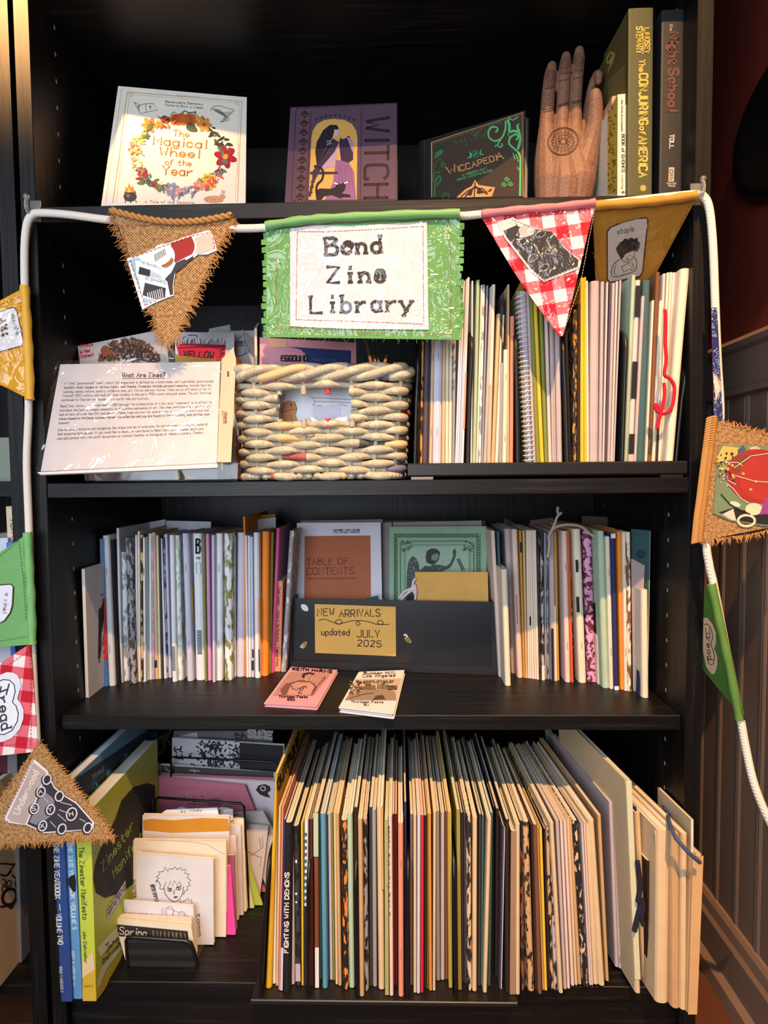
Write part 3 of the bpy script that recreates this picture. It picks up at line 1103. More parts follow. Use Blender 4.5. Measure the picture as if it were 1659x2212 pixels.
rp.color_ramp.elements[0].color = lin((104, 70, 52)); rp.color_ramp.elements[1].color = lin((158, 116, 90))
nt.links.new(tc.outputs['Object'], nz.inputs[0]); nt.links.new(nz.outputs[0], rp.inputs[0]); nt.links.new(rp.outputs[0], b.inputs['Base Color'])
b.inputs['Roughness'].default_value = .6
me.materials.append(mt)
me.polygons.foreach_set('use_smooth', [True] * len(me.polygons))
sk = Skin(ho)
HD, HL = (66, 40, 28), (150, 108, 82)
def fine(pts, n=6):
    out = []
    for i in range(len(pts) - 1):
        out += [(pts[i][0] + (pts[i + 1][0] - pts[i][0]) * k / n, pts[i][1] + (pts[i + 1][1] - pts[i][1]) * k / n) for k in range(n)]
    return out + [pts[-1]]
A = Art(sk, 1130, 80, HS, .0002)
A.ring(HD, 530, 1385, 205, 180, 13, -.35, 60).ring(HD, 530, 1385, 188, 164, 5, -.35, 60).ring(HD, 532, 1384, 98, 84, 8, -.35, 40)
for k in range(10):
    a = 2 * pi * k / 10
    A.ovals(HD, [(532 + 55 * cos(a), 1384 + 46 * sin(a), 25, 10, a)])
for k in range(18):
    a = 2 * pi * k / 18
    A.ring(HD, 530 + 142 * cos(a), 1385 + 124 * sin(a), 19, 15, 6, a, 10)
A.done('carved_mandala', hand)
A = Art(sk, 1130, 80, HS, .0002)
for x, y in ((365, 520), (545, 345), (737, 310)):
    for k, r in enumerate((16, 30, 44, 58, 70)):
        pts = [(x + r * .95 * cos(t), y + r * 1.35 * sin(t)) for t in [2 * pi * i / 26 for i in range(27)] if r < 50 or abs(sin(t)) < .97]
        A.line(HD, [p for p in pts], 4.5)
    for k in range(3):
        A.line(HD, fine([(x - 60, y + 104 + 16 * k), (x, y + 122 + 16 * k), (x + 58, y + 104 + 16 * k)]), 4.5)
for x0, y0, x1, y1 in ((262, 965, 405, 938), (262, 995, 405, 966), (460, 905, 600, 866), (460, 925, 600, 884), (640, 866, 770, 834), (640, 886, 770, 852), (470, 585, 600, 560), (660, 552, 790, 528), (290, 690, 410, 668)):
    A.line(HD, fine([(x0, y0), ((x0 + x1) / 2, (y0 + y1) / 2), (x1, y1)]), 8)
A.done('carved_creases', hand)

# --- spine-out books at the right of the top shelf
def spine_book(nm, label, bl, br, tl, tr, y, z, D, cover, page, group=None, cat='book', dv=(0, 1, 0), fold=False, block=True, npg=2):
    T0, T1 = at(tl[0], tl[1], y), at(tr[0], tr[1], y)
    B0, B1 = at(bl[0], bl[1], y), at(br[0], br[1], y)
    if z is not None:
        B0, B1 = down_to(T0, B0, z + .0004), down_to(T1, B1, z + .0004)
    o = thing(nm, label, cat, (B0 + B1) / 2 + V((0, .01, 0)), group)
    booklet(o, B0, B1, T0, T1, D, cover, page, fold, npg, dv, block, parts=('cover', 'page_block' if block else 'pages'))
    return o, B0, B1, T0, T1
S79 = 779 / 1659
o, B0, B1, T0, T1 = spine_book('hardcover_book', 'tall olive green hardback with yellow spine letters, right of the wooden hand', (1356, 415), (1408, 415), (1358, 18), (1411, 16), .022, ZS1, .165, C((74, 76, 44), .55), PAGE)
sh = spine_sheet(B0, B1, T0)
A = Art(sh, 880, 0, S79)
YL = (206, 178, 82)
A.text(YL, 'The', (1066, 276), (1066, 330), 26, 6, up=(1, 0), serif=.5)
A.text(YL, 'CONJURING', (1068, 340), (1068, 574), 36, 8.5, up=(1, 0), serif=.5)
A.text(YL, 'of', (1070, 584), (1070, 620), 26, 6, up=(1, 0), serif=.5)
A.text(YL, 'AMERICA', (1066, 630), (1066, 816), 36, 8.5, up=(1, 0), serif=.5)
A.text(YL, 'LINDSEY', (1092, 130), (1092, 246), 22, 5.5, up=(1, 0), serif=.5)
A.text(YL, 'STEWART', (1054, 124), (1054, 246), 26, 6.5, up=(1, 0), serif=.5)
A.line(YL, [(1084, 128), (1084, 250)], 3)
for k in range(12):
    a = 2 * pi * k / 12; A.line(YL, [(1084 + 6 * cos(a), 866 + 6 * sin(a)), (1084 + 15 * cos(a), 866 + 15 * sin(a))], 4)
A.oval(YL, 1084, 866, 5)
A.done('spine_lettering', o)
# its left board, seen edge-on
left = Sheet(B0 - V((.0004, 0, 0)), T0 - V((.0004, 0, 0)), B0 + V((-.0004, .1, 0)))
A = Art(left, 880, 0, S79)
A.poly((86, 74, 36), [(1010, 60), (1010, 480), (905, 500), (905, 250)])
for k in range(16):
    A.line((150, 128, 66), [(952 - 2 * k, 258 + 10 * k), (930 - 3 * k, 300 + 11 * k)] if k < 4 else [(1000, 250 + 13 * k), (925, 330 + 11 * k)], 3)
A.text((196, 168, 84), 'g', (930, 290), (950, 240), 30, 5)
A.done('jacket_printing', o)
o, B0, B1, T0, T1 = spine_book('hardcover_book', 'dark grey hardback with brown spine letters, against the right side panel', (1424, 414), (1472, 414), (1430, 22), (1477, 20), .035, ZS1, .16, C((40, 40, 40), .5), C((190, 150, 112)))
A = Art(spine_sheet(B0, B1, T0), 880, 0, S79)
RB = (116, 66, 56)
A.text((170, 160, 146), 'the', (1208, 112), (1206, 142), 14, 3.5, up=(1, 0), serif=.5)
A.text(RB, 'Night', (1206, 150), (1202, 296), 42, 9, up=(1, 0), serif=.7)
A.text(RB, 'School', (1204, 316), (1200, 512), 42, 9, up=(1, 0), serif=.7)
A.text((190, 180, 166), 'TOLL', (1208, 620), (1206, 684), 18, 5.5, up=(1, 0))
A.poly((176, 166, 150), [(1202, 770), (1228, 770), (1226, 836), (1200, 836)])
A.text((176, 166, 150), 'RUNNING', (1194, 848), (1236, 848), 8, 2); A.text((176, 166, 150), 'PRESS', (1200, 860), (1232, 860), 8, 2)
A.done('spine_lettering', o)
A = Art(spine_sheet(B0, B1, T0), 880, 0, S79, .0003)
A.ring((60, 56, 52), 1214, 790, 8, 9, 3).lines((60, 56, 52), [[(1206, 806), (1222, 806)], [(1206, 816), (1222, 816)], [(1206, 826), (1218, 826)]], 3)
A.done('publisher_mark', o)
o, B0, B1, T0, T1 = spine_book('paperback_book', 'small white-spined paperback with yellow patterned cover, beside the wooden hand', (1334, 418), (1356, 418), (1334, 204), (1357, 202), .030, ZS1, .12, C((224, 212, 188)), PAGE)
A = Art(spine_sheet(B0, B1, T0), 880, 0, S79)
A.text((70, 66, 60), 'the little encyclopedia', (984, 460), (984, 606), 8, 1.8, up=(1, 0))
A.text((70, 66, 60), 'BOOK of GNOMES', (986, 618), (986, 792), 13, 3, up=(1, 0), serif=.5)
A.text((120, 112, 100), 'running', (986, 806), (986, 868), 8, 1.8, up=(1, 0))
A.oval((90, 90, 84), 992, 884, 8, 5)
A.done('spine_lettering', o)
left = Sheet(B0 - V((.0004, 0, 0)), T0 - V((.0004, 0, 0)), B0 + V((-.0004, .1, 0)))
A = Art(left, 880, 0, S79)
A.poly((202, 168, 60), [(968, 440), (966, 890), (922, 892), (922, 520)])
A.done('yellow_cover_panel', o)
A = Art(left, 880, 0, S79, .0004)
for k in range(60):
    x, y = random.uniform(925, 962), random.uniform(490, 885)
    if y > 520 - (x - 922) * 1.5:
        A.ovals((120, 96, 26), [(x, y, random.uniform(4, 9), 2.5, random.uniform(0, 3))])
A.done('leaf_pattern', o)
o, B0, B1, T0, T1 = spine_book('paperback_book', 'open-edged tan paperback half hidden between the wooden hand and the yellow patterned book', (1318, 420), (1328, 420), (1322, 208), (1331, 206), .060, ZS1, .13, C((196, 150, 110)), PAGE)
left = Sheet(B0 - V((.0004, 0, 0)), T0 - V((.0004, 0, 0)), B0 + V((-.0004, .1, 0)))
A = Art(left, 880, 0, S79)
for k in range(14):
    A.line((110, 80, 60), [(912, 720 + 12 * k), (880, 745 + 12 * k)], 2.5)
A.done('printed_lines', o)

# ================================================================== the bunting
GR = 'pennants of the bunting'
def bl(q, u, v):
    a = (q[0][0] + (q[1][0] - q[0][0]) * u, q[0][1] + (q[1][1] - q[0][1]) * u)
    b = (q[3][0] + (q[2][0] - q[3][0]) * u, q[3][1] + (q[2][1] - q[3][1]) * u)
    return (a[0] + (b[0] - a[0]) * v, a[1] + (b[1] - a[1]) * v)
class Pennant:
    def __init__(s, name, label, q, sheet, mat, uvs, n=22, thick=.0012, edge=None, rot=0.0):
        """q = TL,TR,BR,BL in photo pixels; sheet = the plane it hangs in (may bulge)"""
        s.q, s.sh = q, sheet
        top = (V(sheet.hit(*q[0])) + V(sheet.hit(*q[1]))) / 2
        s.o = thing(name, label, 'pennant', top, GR)
        mb = MB()
        P, U = [], []
        for j in range(n + 1):
            r, ur = [], []
            for i in range(n + 1):
                x, y = bl(q, i / n, j / n)
                if edge:
                    ex, ey = edge(i / n, j / n)
                    x, y = x + ex, y + ey
                r.append((x, y))
                ur.append(((x * cos(rot) - y * sin(rot)) * uvs, (x * sin(rot) + y * cos(rot)) * uvs))
            P.append(r); U.append(ur)
        f = [[sheet.hit(*p) for p in r] for r in P]
        mb.grid(f, mat, uvs=U)
        bk = [[p - sheet.n * thick for p in r] for r in f]
        mb.grid([r[::-1] for r in bk], mat, uvs=[r[::-1] for r in U])
        ring = [(0, i) for i in range(n + 1)] + [(j, n) for j in range(1, n + 1)] + [(n, i) for i in range(n - 1, -1, -1)] + [(j, 0) for j in range(n - 1, 0, -1)]
        mb.grid([[f[a][b] for a, b in ring], [bk[a][b] for a, b in ring]], mat, closed_u=True, uvs=[[U[a][b] for a, b in ring]] * 2)
        mb.build('fabric', s.o, smooth=True)
    def film(s, q=None, lift=.0022, n=14, name='clear_vinyl', **kw):
        q = q or s.q
        mb = MB()
        mb.grid([[s.sh.hit(*bl(q, i / n, j / n), lift) for i in range(n + 1)] for j in range(n + 1)], film_mat(name, **kw))
        mb.build('vinyl_cover', s.o, smooth=True)
    def hem(s, pts, r, mat, name='rolled_hem', lift=.002):
        mb = MB()
        pp = smooth2(pts, False, 5)
        mb.tube([s.sh.hit(x, y, lift) for x, y in pp], [r * (1 + .12 * sin(k * 1.7)) for k in range(len(pp))], mat, 8)
        mb.build(name, s.o, smooth=True)
    def stitch(s, c, paths, w=1.3, dash=7, gap=3, lift=.0012, name='stitching'):
        A = Art(s.sh, lift=lift)
        for path in paths:
            seg = []
            for a, b in zip(path, path[1:]):
                L = math.hypot(b[0] - a[0], b[1] - a[1]); k = 0
                while k < L:
                    e = min(L, k + dash)
                    seg.append([(a[0] + (b[0] - a[0]) * k / L + random.uniform(-.5, .5), a[1] + (b[1] - a[1]) * k / L + random.uniform(-.5, .5)), (a[0] + (b[0] - a[0]) * e / L, a[1] + (b[1] - a[1]) * e / L)])
                    k += dash + gap
            A.lines(c, seg, w)
        return A.done(name, s.o)
    def fringe(s, mat, paths, ln=14, step=3.2, w=.0006, spread=.7, outward=None, lift=0.0):
        mb = MB()
        c = (sum(p[0] for p in s.q) / 4, sum(p[1] for p in s.q) / 4)
        for path in paths:
            for a, b in zip(path, path[1:]):
                L = math.hypot(b[0] - a[0], b[1] - a[1])
                nx, ny = -(b[1] - a[1]) / L, (b[0] - a[0]) / L
                if (c[0] - a[0]) * nx + (c[1] - a[1]) * ny > 0:
                    nx, ny = -nx, -ny
                tx, ty = (b[0] - a[0]) / L, (b[1] - a[1]) / L
                k = 0
                while k < L:
                    l = ln * random.uniform(.45, 1.15)
                    g = random.uniform(-spread, spread)
                    x, y = a[0] + tx * k - nx * 4, a[1] + ty * k - ny * 4
                    dx, dy = nx * cos(g) + tx * sin(g), ny * cos(g) + ty * sin(g)
                    g2 = g + random.uniform(-.5, .5)
                    ex, ey = nx * cos(g2) + tx * sin(g2), ny * cos(g2) + ty * sin(g2) + .25
                    d0 = random.uniform(-.001, .001) + lift
                    mb.tube([s.sh.hit(x, y, d0), s.sh.hit(x + dx * l * .5, y + dy * l * .5, d0 + random.uniform(-.001, .001)), s.sh.hit(x + dx * l * .5 + ex * l * .5, y + dy * l * .5 + ey * l * .5, d0 + random.uniform(-.003, .003))], [w, w * .9, w * .4], mat, 4, caps=False)
                    k += step * random.uniform(.6, 1.4)
        return mb.build('frayed_fringe', s.o)
JUTE = C((184, 134, 78), .9, .1, 'jute')
BUR = burlap_mat()
def wav(ax, ay, fx, fy, amp):
    return lambda x, y: amp * (sin((x - ax) / fx) * cos((y - ay) / fy))
RED = (150, 36, 44)

# --- rope
def braid_mat():
    mt, nt, b = newmat('braided_white_cotton')
    b.inputs['Base Color'].default_value = lin((232, 222, 208)); b.inputs['Roughness'].default_value = .85
    tc = ND(nt, 'ShaderNodeTexCoord'); wv = ND(nt, 'ShaderNodeTexWave', bands_direction='DIAGONAL'); wv.inputs['Scale'].default_value = 190; wv.inputs['Distortion'].default_value = 1
    bp = ND(nt, 'ShaderNodeBump'); bp.inputs['Strength'].default_value = .5; bp.inputs['Distance'].default_value = .0008
    nt.links.new(tc.outputs['Object'], wv.inputs[0]); nt.links.new(wv.outputs['Fac'], bp.inputs['Height']); nt.links.new(bp.outputs[0], b.inputs['Normal'])
    return mt
rope_px = [(80, 1600, -.012), (70, 1400, -.010), (63, 1150, -.010), (58, 1000, -.010), (62, 880, -.010), (58, 740, -.010), (54, 640, -.010), (53, 540, -.010), (58, 486, -.011), (70, 464, -.012), (92, 460, -.011), (150, 464, -.010), (235, 475, -.010), (370, 488, -.010), (480, 493, -.010), (575, 492, -.012), (700, 478, -.014), (850, 470, -.014), (990, 467, -.012), (1042, 463, -.010), (1160, 455, -.010), (1284, 443, -.010), (1400, 430, -.010), (1500, 420, -.010), (1519, 424, -.010), (1532, 450, -.012), (1540, 530, -.014), (1545, 660, -.016), (1550, 780, -.018), (1556, 905, -.022), (1545, 1040, -.028), (1527, 1165, -.030), (1532, 1220, -.030), (1542, 1265, -.030), (1568, 1400, -.030), (1599, 1550, -.032), (1610, 1610, -.034), (1628, 1690, -.040), (1659, 1768, -.046), (1700, 1840, -.05)]
P = [tuple(at(*p)) for p in rope_px]
mb = MB(); mb.tube(smooth2(P, False, 6), .0044, braid_mat(), 10)
rope = mb.build('rope', None, smooth=True)
tag(rope, 'white braided rope the pennants hang on, strung across the bookcase', 'rope')
# --- clear hooks
HOOK = C((235, 228, 220), .08, .5, 'clear_plastic')
b = HOOK.node_tree.nodes['Principled BSDF']; b.inputs['Transmission Weight'].default_value = .85; b.inputs['IOR'].default_value = 1.4
for (x, y, lab) in ((72, 453, 'clear plastic hook holding the rope on the left side panel'), (1507, 416, 'clear plastic hook holding the rope on the right side panel')):
    p = at(x, y, -.006)
    o = thing('wall_hook', lab, 'hook', at(x, y, -.001), 'clear hooks')
    mb = MB(); mb.hexa([p + V((-.006, .006, -.012)), p + V((.006, .006, -.012)), p + V((.006, .006, .012)), p + V((-.006, .006, .012))], (0, -.002, 0), HOOK); mb.build('backplate', o)
    mb = MB(); mb.tube(smooth2([tuple(p + V(q)) for q in ((0, .003, -.004), (0, -.007, -.008), (0, -.014, -.003), (0, -.013, .007))], False, 5), .0022, HOOK, 8); mb.ball(p + V((0, -.013, .009)), .0034, HOOK, 8); mb.build('prong', o, smooth=True)

# --- burlap pennant with the sewing notions
SA = 560 / 1659
def ca(x, y): return (x * SA, 400 + y * SA)
q = [(246, 462), (500, 474), (372, 738), (350, 738)]
shb = Sheet(at(240, 460, -.016), at(503, 470, -.016), at(360, 750, -.020), wav(240, 460, 60, 70, .0012))
pn = Pennant('pennant', 'burlap pennant with sewing notions print, hanging left of the green sign', q, shb, BUR, 1 / 6.2, edge=lambda u, v: (0, 10 * sin(pi * u) * (1 - v)), rot=.05)
pn.fringe(JUTE, [[(242, 470), (352, 742)], [(502, 478), (374, 742)], [(352, 742), (374, 742)]], 20, 2.2)
pn.fringe(JUTE, [[(242, 456), (250, 470)], [(496, 466), (505, 482)]], 16, 1.6)
mb = MB()
for ph in (0, pi):
    pp = [(240 + 262 * t, 455 + 22 * sin(pi * t) + 10 * t + 4 * sin(t * 60 + ph)) for t in [k / 70 for k in range(71)]]
    mb.tube([shb.hit(x, y, .002 + .0018 * cos(t * 60 / 70 + ph)) for t, (x, y) in enumerate(pp)], .0022, JUTE, 6)
mb.build('frayed_top_roll', pn.o, smooth=True)
pn.stitch(RED, [[(262, 488), (480, 486)], [(265, 492), (276, 540)]])
A = Art(shb, 0, 400, SA, .0016)
patch = [(815, 472), (880, 456), (1000, 404), (1220, 326), (1330, 292), (1360, 300), (1390, 420), (1330, 446), (1270, 448), (1200, 500), (1150, 524), (1124, 570), (1112, 640), (1116, 706), (1040, 734), (980, 760), (912, 798)]
A.poly((232, 238, 242), patch)
A.done('photo_patch', pn.o)
A = Art(shb, 0, 400, SA, .0018)
A.poly((150, 190, 206), [(835, 482), (890, 466), (1010, 600), (1000, 730), (930, 760)])
A.poly((58, 54, 60), [(1100, 560), (1130, 500), (1240, 450), (1240, 470), (1120, 570), (1108, 640), (1110, 700), (1070, 712), (1060, 600)])
A.poly((226, 236, 240), [(870, 484), (1010, 520), (1062, 548), (1056, 612), (880, 598)]).poly((40, 44, 52), [(896, 524), (966, 546), (964, 600), (884, 596)]).poly((180, 196, 206), [(966, 548), (1034, 580), (1040, 610), (960, 600)])
A.poly((236, 242, 244), [(884, 570), (1072, 616), (1092, 716), (1010, 738), (912, 720)]).poly((52, 52, 58), [(930, 626), (1064, 660), (1058, 722), (1000, 734), (914, 706)])
A.lines((210, 216, 220), [[(945 + 13 * i, 690 - 4 * i), (955 + 13 * i, 738 - 2 * i)] for i in range(8)], 5)
A.text((110, 156, 170), '10 SHARPS', (912, 506), (1030, 540), 15, 3.4, up=(.2, -1)); A.text((90, 140, 156), '10 SHARPS', (932, 604), (1062, 636), 17, 3.8, up=(.2, -1))
A.done('needle_packet_print', pn.o)
A = Art(shb, 0, 400, SA, .0021)
A.poly((152, 40, 34), [(1098, 378), (1230, 334), (1256, 400), (1240, 440), (1180, 470), (1124, 500), (1104, 440)])
A.poly((206, 186, 168), [(1250, 344), (1350, 306), (1382, 410), (1262, 448)])
A.line((236, 232, 226), [(1236, 334), (1256, 390), (1240, 446), (1190, 480)], 12, sm=True)
A.oval((236, 234, 228), 1050, 458, 74, 78, .3).oval((150, 104, 58), 1076, 500, 44, 24, -.6).oval((236, 234, 228), 1060, 484, 46, 20, -.6)
A.lines((40, 38, 40), [[(994 + 9 * i, 448 - 5 * i), (1002 + 9 * i, 494 - 6 * i)] for i in range(8)], 4.5)
A.done('thread_spool_print', pn.o)
pn.stitch(RED, [[ca(850, 470), ca(1230, 332), ca(1360, 304)], [ca(1360, 304), ca(1376, 410)], [ca(836, 480), ca(930, 770), ca(1000, 740)]], lift=.0026, name='patch_stitching')

# --- green banner with the library's name
SB = 500 / 1659
def cb(x, y): return (540 + x * SB, 420 + y * SB)
q = [(574, 494), (992, 466), (996, 734), (575, 728)]
shg = Sheet(at(574, 480, -.020), at(992, 462, -.020), at(575, 728, -.024), wav(560, 460, 55, 60, .0009))
GRN = cloth_mat('green_cotton', (98, 150, 88))
pn = Pennant('banner', 'green fabric banner reading Bend Zine Library, hung at the centre of the rope', q, shg, GRN, 1 / 12.0, n=26)
pn.o['category'] = 'banner'
pn.hem([(575, 491), (650, 480), (720, 474), (850, 467), (992, 465)], .0052, C((108, 160, 94), .55, .4, 'hem'), lift=.003)
for side in (0, 1):
    mb = MB()
    for k in range(15):
        y = 500 + k * 15.4 - (0 if side == 0 else 20)
        x = (574 if side == 0 else 993) + random.uniform(-2, 2)
        w = (-8 if side == 0 else 9) * random.uniform(.6, 1.3)
        z0 = random.uniform(-.003, .003)
        mb.hexa([shg.hit(x - w * .9, y, .0005), shg.hit(x + w, y + 2, z0), shg.hit(x + w, y + 13, z0 + random.uniform(-.003, .001)), shg.hit(x - w * .9, y + 14, .0005)], -shg.n * .0006, GRN)
    mb.build('snipped_fringe', pn.o)
pn.fringe(C((140, 176, 110), .8, .2, 'thread'), [[(575, 728), (996, 734)]], 14, 16, .0002, 1.0)
A = Art(shg, 540, 420, SB, .0013)
A.poly((204, 202, 208), [(290, 250), (480, 226), (700, 226), (1268, 200), (1280, 972), (700, 966), (288, 946)])
A.done('paper_panel', pn.o)
pn.stitch((110, 46, 52), [[cb(342, 272), cb(560, 272), cb(1240, 232), cb(1244, 932), cb(330, 898), cb(342, 272)]], 1.1, 5, 1.5, .0018)
pn.stitch((150, 66, 50), [[cb(196, 270), cb(186, 700), cb(206, 968), cb(400, 958), cb(700, 992), cb(1436, 1004)], [cb(1428, 210), cb(1442, 500), cb(1436, 1004)], [cb(270, 250), cb(700, 200), cb(1430, 190)]], 1.2, 5, 2, .0018, 'border_stitching')
A = Art(shg, 540, 420, SB, .0017)
INK = (40, 36, 36)
for t, p0, p1, h, wt, in (('Bend', (548, 436), (946, 416), 118, 25), ('Zine', (556, 634), (974, 632), 112, 25), ('Library', (436, 850), (1160, 836), 118, 22)):
    A.text(INK, t, p0, p1, h, wt, serif=.95, jitter=.12, n=4, mono=True)
A.done('typewriter_lettering', pn.o)
A = Art(shg, 540, 420, SB, .0021)
blot = []
for k in range(46):
    x, y = random.choice(((590, 380), (716, 370), (940, 570), (824, 590), (890, 380), (470, 800), (690, 790))); x += random.uniform(-50, 50); y += random.uniform(-50, 50)
A.oval(INK, 705, 366, 42, 34).oval((214, 210, 212), 700, 398, 22, 11).oval(INK, 934, 564, 40, 30)
A.done('ink_blots', pn.o)
pn.film([(578, 500), (992, 476), (995, 730), (578, 724)], .003, 22)

# --- red gingham pennant with the typewriter patch
SD = 659 / 1659
def cd(x, y): return (1000 + x * SD, 400 + y * SD)
q = [(1040, 468), (1286, 440), (1216, 726), (1208, 726)]
shr = Sheet(at(1040, 464, -.016), at(1286, 440, -.014), at(1212, 728, -.022), wav(1040, 440, 50, 60, .001))
pn = Pennant('pennant', 'red and white gingham pennant right of the green banner, with a typewriter photo patch', q, shr, gingham_mat(), 1 / 54.0, n=26, edge=lambda u, v: (-3 * sin(pi * v) * (1 - u) * 2, 0), rot=.16)
pn.hem([(1040, 464), (1120, 456), (1200, 449), (1284, 438)], .0045, C((214, 120, 124), .6, .35, 'hem'))
A = Art(shr, 1000, 400, SD, .0013)
A.poly((224, 214, 208), [(186, 206), (270, 180), (340, 220), (480, 256), (560, 350), (634, 408), (630, 456), (440, 528), (360, 460), (226, 290)])
A.done('photo_patch', pn.o)
A = Art(shr, 1000, 400, SD, .0015)
A.poly((44, 46, 50), [(200, 216), (276, 192), (300, 230), (480, 256), (556, 352), (626, 410), (622, 444), (440, 516), (366, 450), (236, 286)])
A.poly((200, 198, 198), [(200, 216), (276, 192), (290, 222), (214, 254)]).poly((176, 178, 180), [(300, 244), (330, 216), (390, 240), (376, 276), (310, 290)])
for x, y in ((320, 310), (420, 270), (380, 396), (474, 360), (440, 450)):
    A.oval((110, 112, 116), x, y, 32, 20, -.4).oval((36, 38, 42), x, y, 24, 13, -.4)
A.lines((190, 192, 196), [[(376, 340), (352, 420)], [(384, 320), (430, 400)], [(452, 300), (480, 350)], [(300, 300), (330, 360)]], 3)
A.done('typewriter_key_print', pn.o)
pn.stitch((90, 60, 64), [[cd(240, 286), cd(370, 456), cd(440, 520), cd(626, 446)], [cd(262, 190), cd(350, 226), cd(480, 262), cd(620, 410)]], 1.1, 5, 2, .0019, 'patch_stitching')
pn.stitch((200, 150, 150), [[cd(110, 190), cd(330, 520), cd(530, 820)], [cd(716, 130), cd(640, 520), cd(540, 820)], [cd(120, 176), cd(700, 120)]], 1.2, 5, 2)
pn.film(None, .0026, 16)

# --- mustard pennant, its tip tucked behind the magazines
MUS = cloth_mat('mustard_cotton', (184, 128, 44))
q = [(1280, 446), (1506, 424), (1392, 640), (1288, 640)]
shm = Sheet(at(1284, 444, -.012), at(1504, 422, -.012), at(1340, 620, .064), wav(1280, 430, 70, 60, .001))
pn = Pennant('pennant', 'mustard yellow pennant reading staple, hanging under the right clear hook', q, shm, MUS, 1 / 12.0, n=20)
pn.hem([(1284, 442), (1360, 437), (1440, 429), (1503, 420)], .0052, C((190, 134, 46), .6, .35, 'hem'))
A = Art(shm, 1000, 400, SD, .0014)
rr = [(782, 250), (800, 226), (840, 208), (960, 176), (996, 174), (1002, 190), (976, 470), (960, 496), (800, 528), (784, 510)]
A.poly((206, 190, 178), rr)
A.line((66, 34, 34), rr, 7, closed=True)
A.text((44, 34, 32), 'staple', (838, 264), (928, 244), 30, 3.5, slant=.25)
A.done('drawing_patch', pn.o)
A = Art(shm, 1000, 400, SD, .0018)
KK = (36, 30, 30)
hair = [(836, 360), (830, 340), (842, 322), (852, 306), (866, 300), (876, 286), (896, 290), (912, 280), (930, 290), (946, 280), (948, 300), (962, 310), (956, 336), (944, 360), (930, 350), (900, 362), (880, 372), (862, 400), (850, 384)]
A.poly(KK, hair)
A.line(KK, [(852, 388), (866, 408), (890, 416), (914, 404), (928, 376), (930, 352)], 3, sm=True)
A.ovals(KK, [(872, 386, 3, 3, 0), (908, 380, 3, 3, 0)]).line(KK, [(884, 404), (894, 400), (904, 402)], 4, sm=True).line(KK, [(888, 384), (892, 392), (898, 390)], 2, sm=True)
A.line(KK, [(850, 400), (816, 430), (806, 480), (826, 496), (870, 486), (920, 470), (940, 450), (942, 410), (926, 384)], 3.5, sm=True)
A.line(KK, [(830, 430), (820, 470), (834, 486)], 3, sm=True).line(KK, [(862, 440), (905, 418), (914, 450), (872, 470)], 3, closed=True).line(KK, [(918, 420), (926, 450), (910, 462)], 3, sm=True)
A.ovals(KK, [(884, 440, 2, 2, 0), (898, 434, 2, 2, 0)])
A.done('ink_drawing', pn.o)
pn.stitch((150, 92, 30), [[cd(740, 140), cd(1236, 90), cd(1140, 300), cd(1020, 500)], [cd(704, 360), cd(740, 500)]], 1.3, 6, 3)
pn.film([(1286, 448), (1500, 428), (1394, 620), (1290, 620)], .0028, 14, 'clear_vinyl_thin', strength=.4, base=.02)

# --- left strand: mustard, green, gingham, burlap
shl = Sheet(at(60, 620, -.016), at(70, 860, -.016), at(-60, 740, -.022), wav(0, 600, 40, 60, .001))
YEL = cloth_mat('golden_cotton', (222, 158, 34))
pn = Pennant('pennant', 'golden yellow pennant reading assemble, on the left strand of the rope', [(-80, 690), (63, 617), (70, 866), (-80, 790)], shl, YEL, 1 / 12.0, n=20)
pn.hem([(56, 619), (60, 700), (63, 780), (66, 864)], .0052, C((228, 170, 50), .5, .4, 'hem'))
S28 = 280 / 885
A = Art(shl, 0, 560, S28, .0014)
rr = [(-60, 390), (60, 340), (100, 330), (116, 350), (160, 560), (152, 590), (-60, 650)]
A.poly((232, 222, 218), rr).line((110, 40, 56), rr, 7, closed=True)
A.text((50, 36, 66), 'assemble', (80, 378), (112, 520), 32, 4, up=(1, -.2), slant=.1)
A.done('drawing_patch', pn.o)
A = Art(shl, 0, 560, S28, .0018)
for k in range(34):
    a = random.uniform(0, 2 * pi); r = random.uniform(18, 66); A.ovals((92, 54, 26) if k % 3 else (120, 76, 36), [(4 + r * cos(a), 470 + r * sin(a), 11, 8, a)])
A.done('curly_hair_drawing', pn.o)
pn.stitch((150, 96, 20), [[(-20, 666), (44, 642), (56, 850), (-20, 826)], [(66, 640), (68, 860)]], 1.3, 6, 3)
pn.film([(-80, 700), (62, 622), (68, 860), (-80, 780)], .0028, 14)
shl2 = Sheet(at(60, 1150, -.016), at(74, 1395, -.016), at(-60, 1280, -.022), wav(0, 1150, 40, 60, .001))
pn = Pennant('pennant', 'green pennant reading a zine, on the left strand above the gingham one', [(-80, 1245), (68, 1148), (75, 1392), (-80, 1404)], shl2, cloth_mat('leaf_green_cotton', (112, 168, 104)), 1 / 12.0, n=20)
pn.hem([(62, 1150), (66, 1230), (69, 1310), (71, 1390)], .0050, C((118, 180, 106), .6, .35, 'hem'))
S76 = 280 / 815
A = Art(shl2, 0, 1100, S76, .0014)
rr = [(-60, 480), (70, 470), (86, 486), (80, 600), (66, 650), (30, 700), (-60, 740)]
A.poly((226, 228, 238), rr).line((60, 44, 40), rr, 7, closed=True)
A.text((70, 60, 66), 'a zine!', (38, 526), (20, 650), 26, 4, up=(1, .15))
A.oval((96, 84, 80), -6, 630, 10, 34)
A.done('drawing_patch', pn.o)
pn.stitch((84, 120, 70), [[(-10, 1210), (42, 1166), (50, 1240)], [(52, 1164), (56, 1280), (62, 1374), (-10, 1386)], [(50, 1240), (56, 1340)]], 1.3, 5, 2.5)
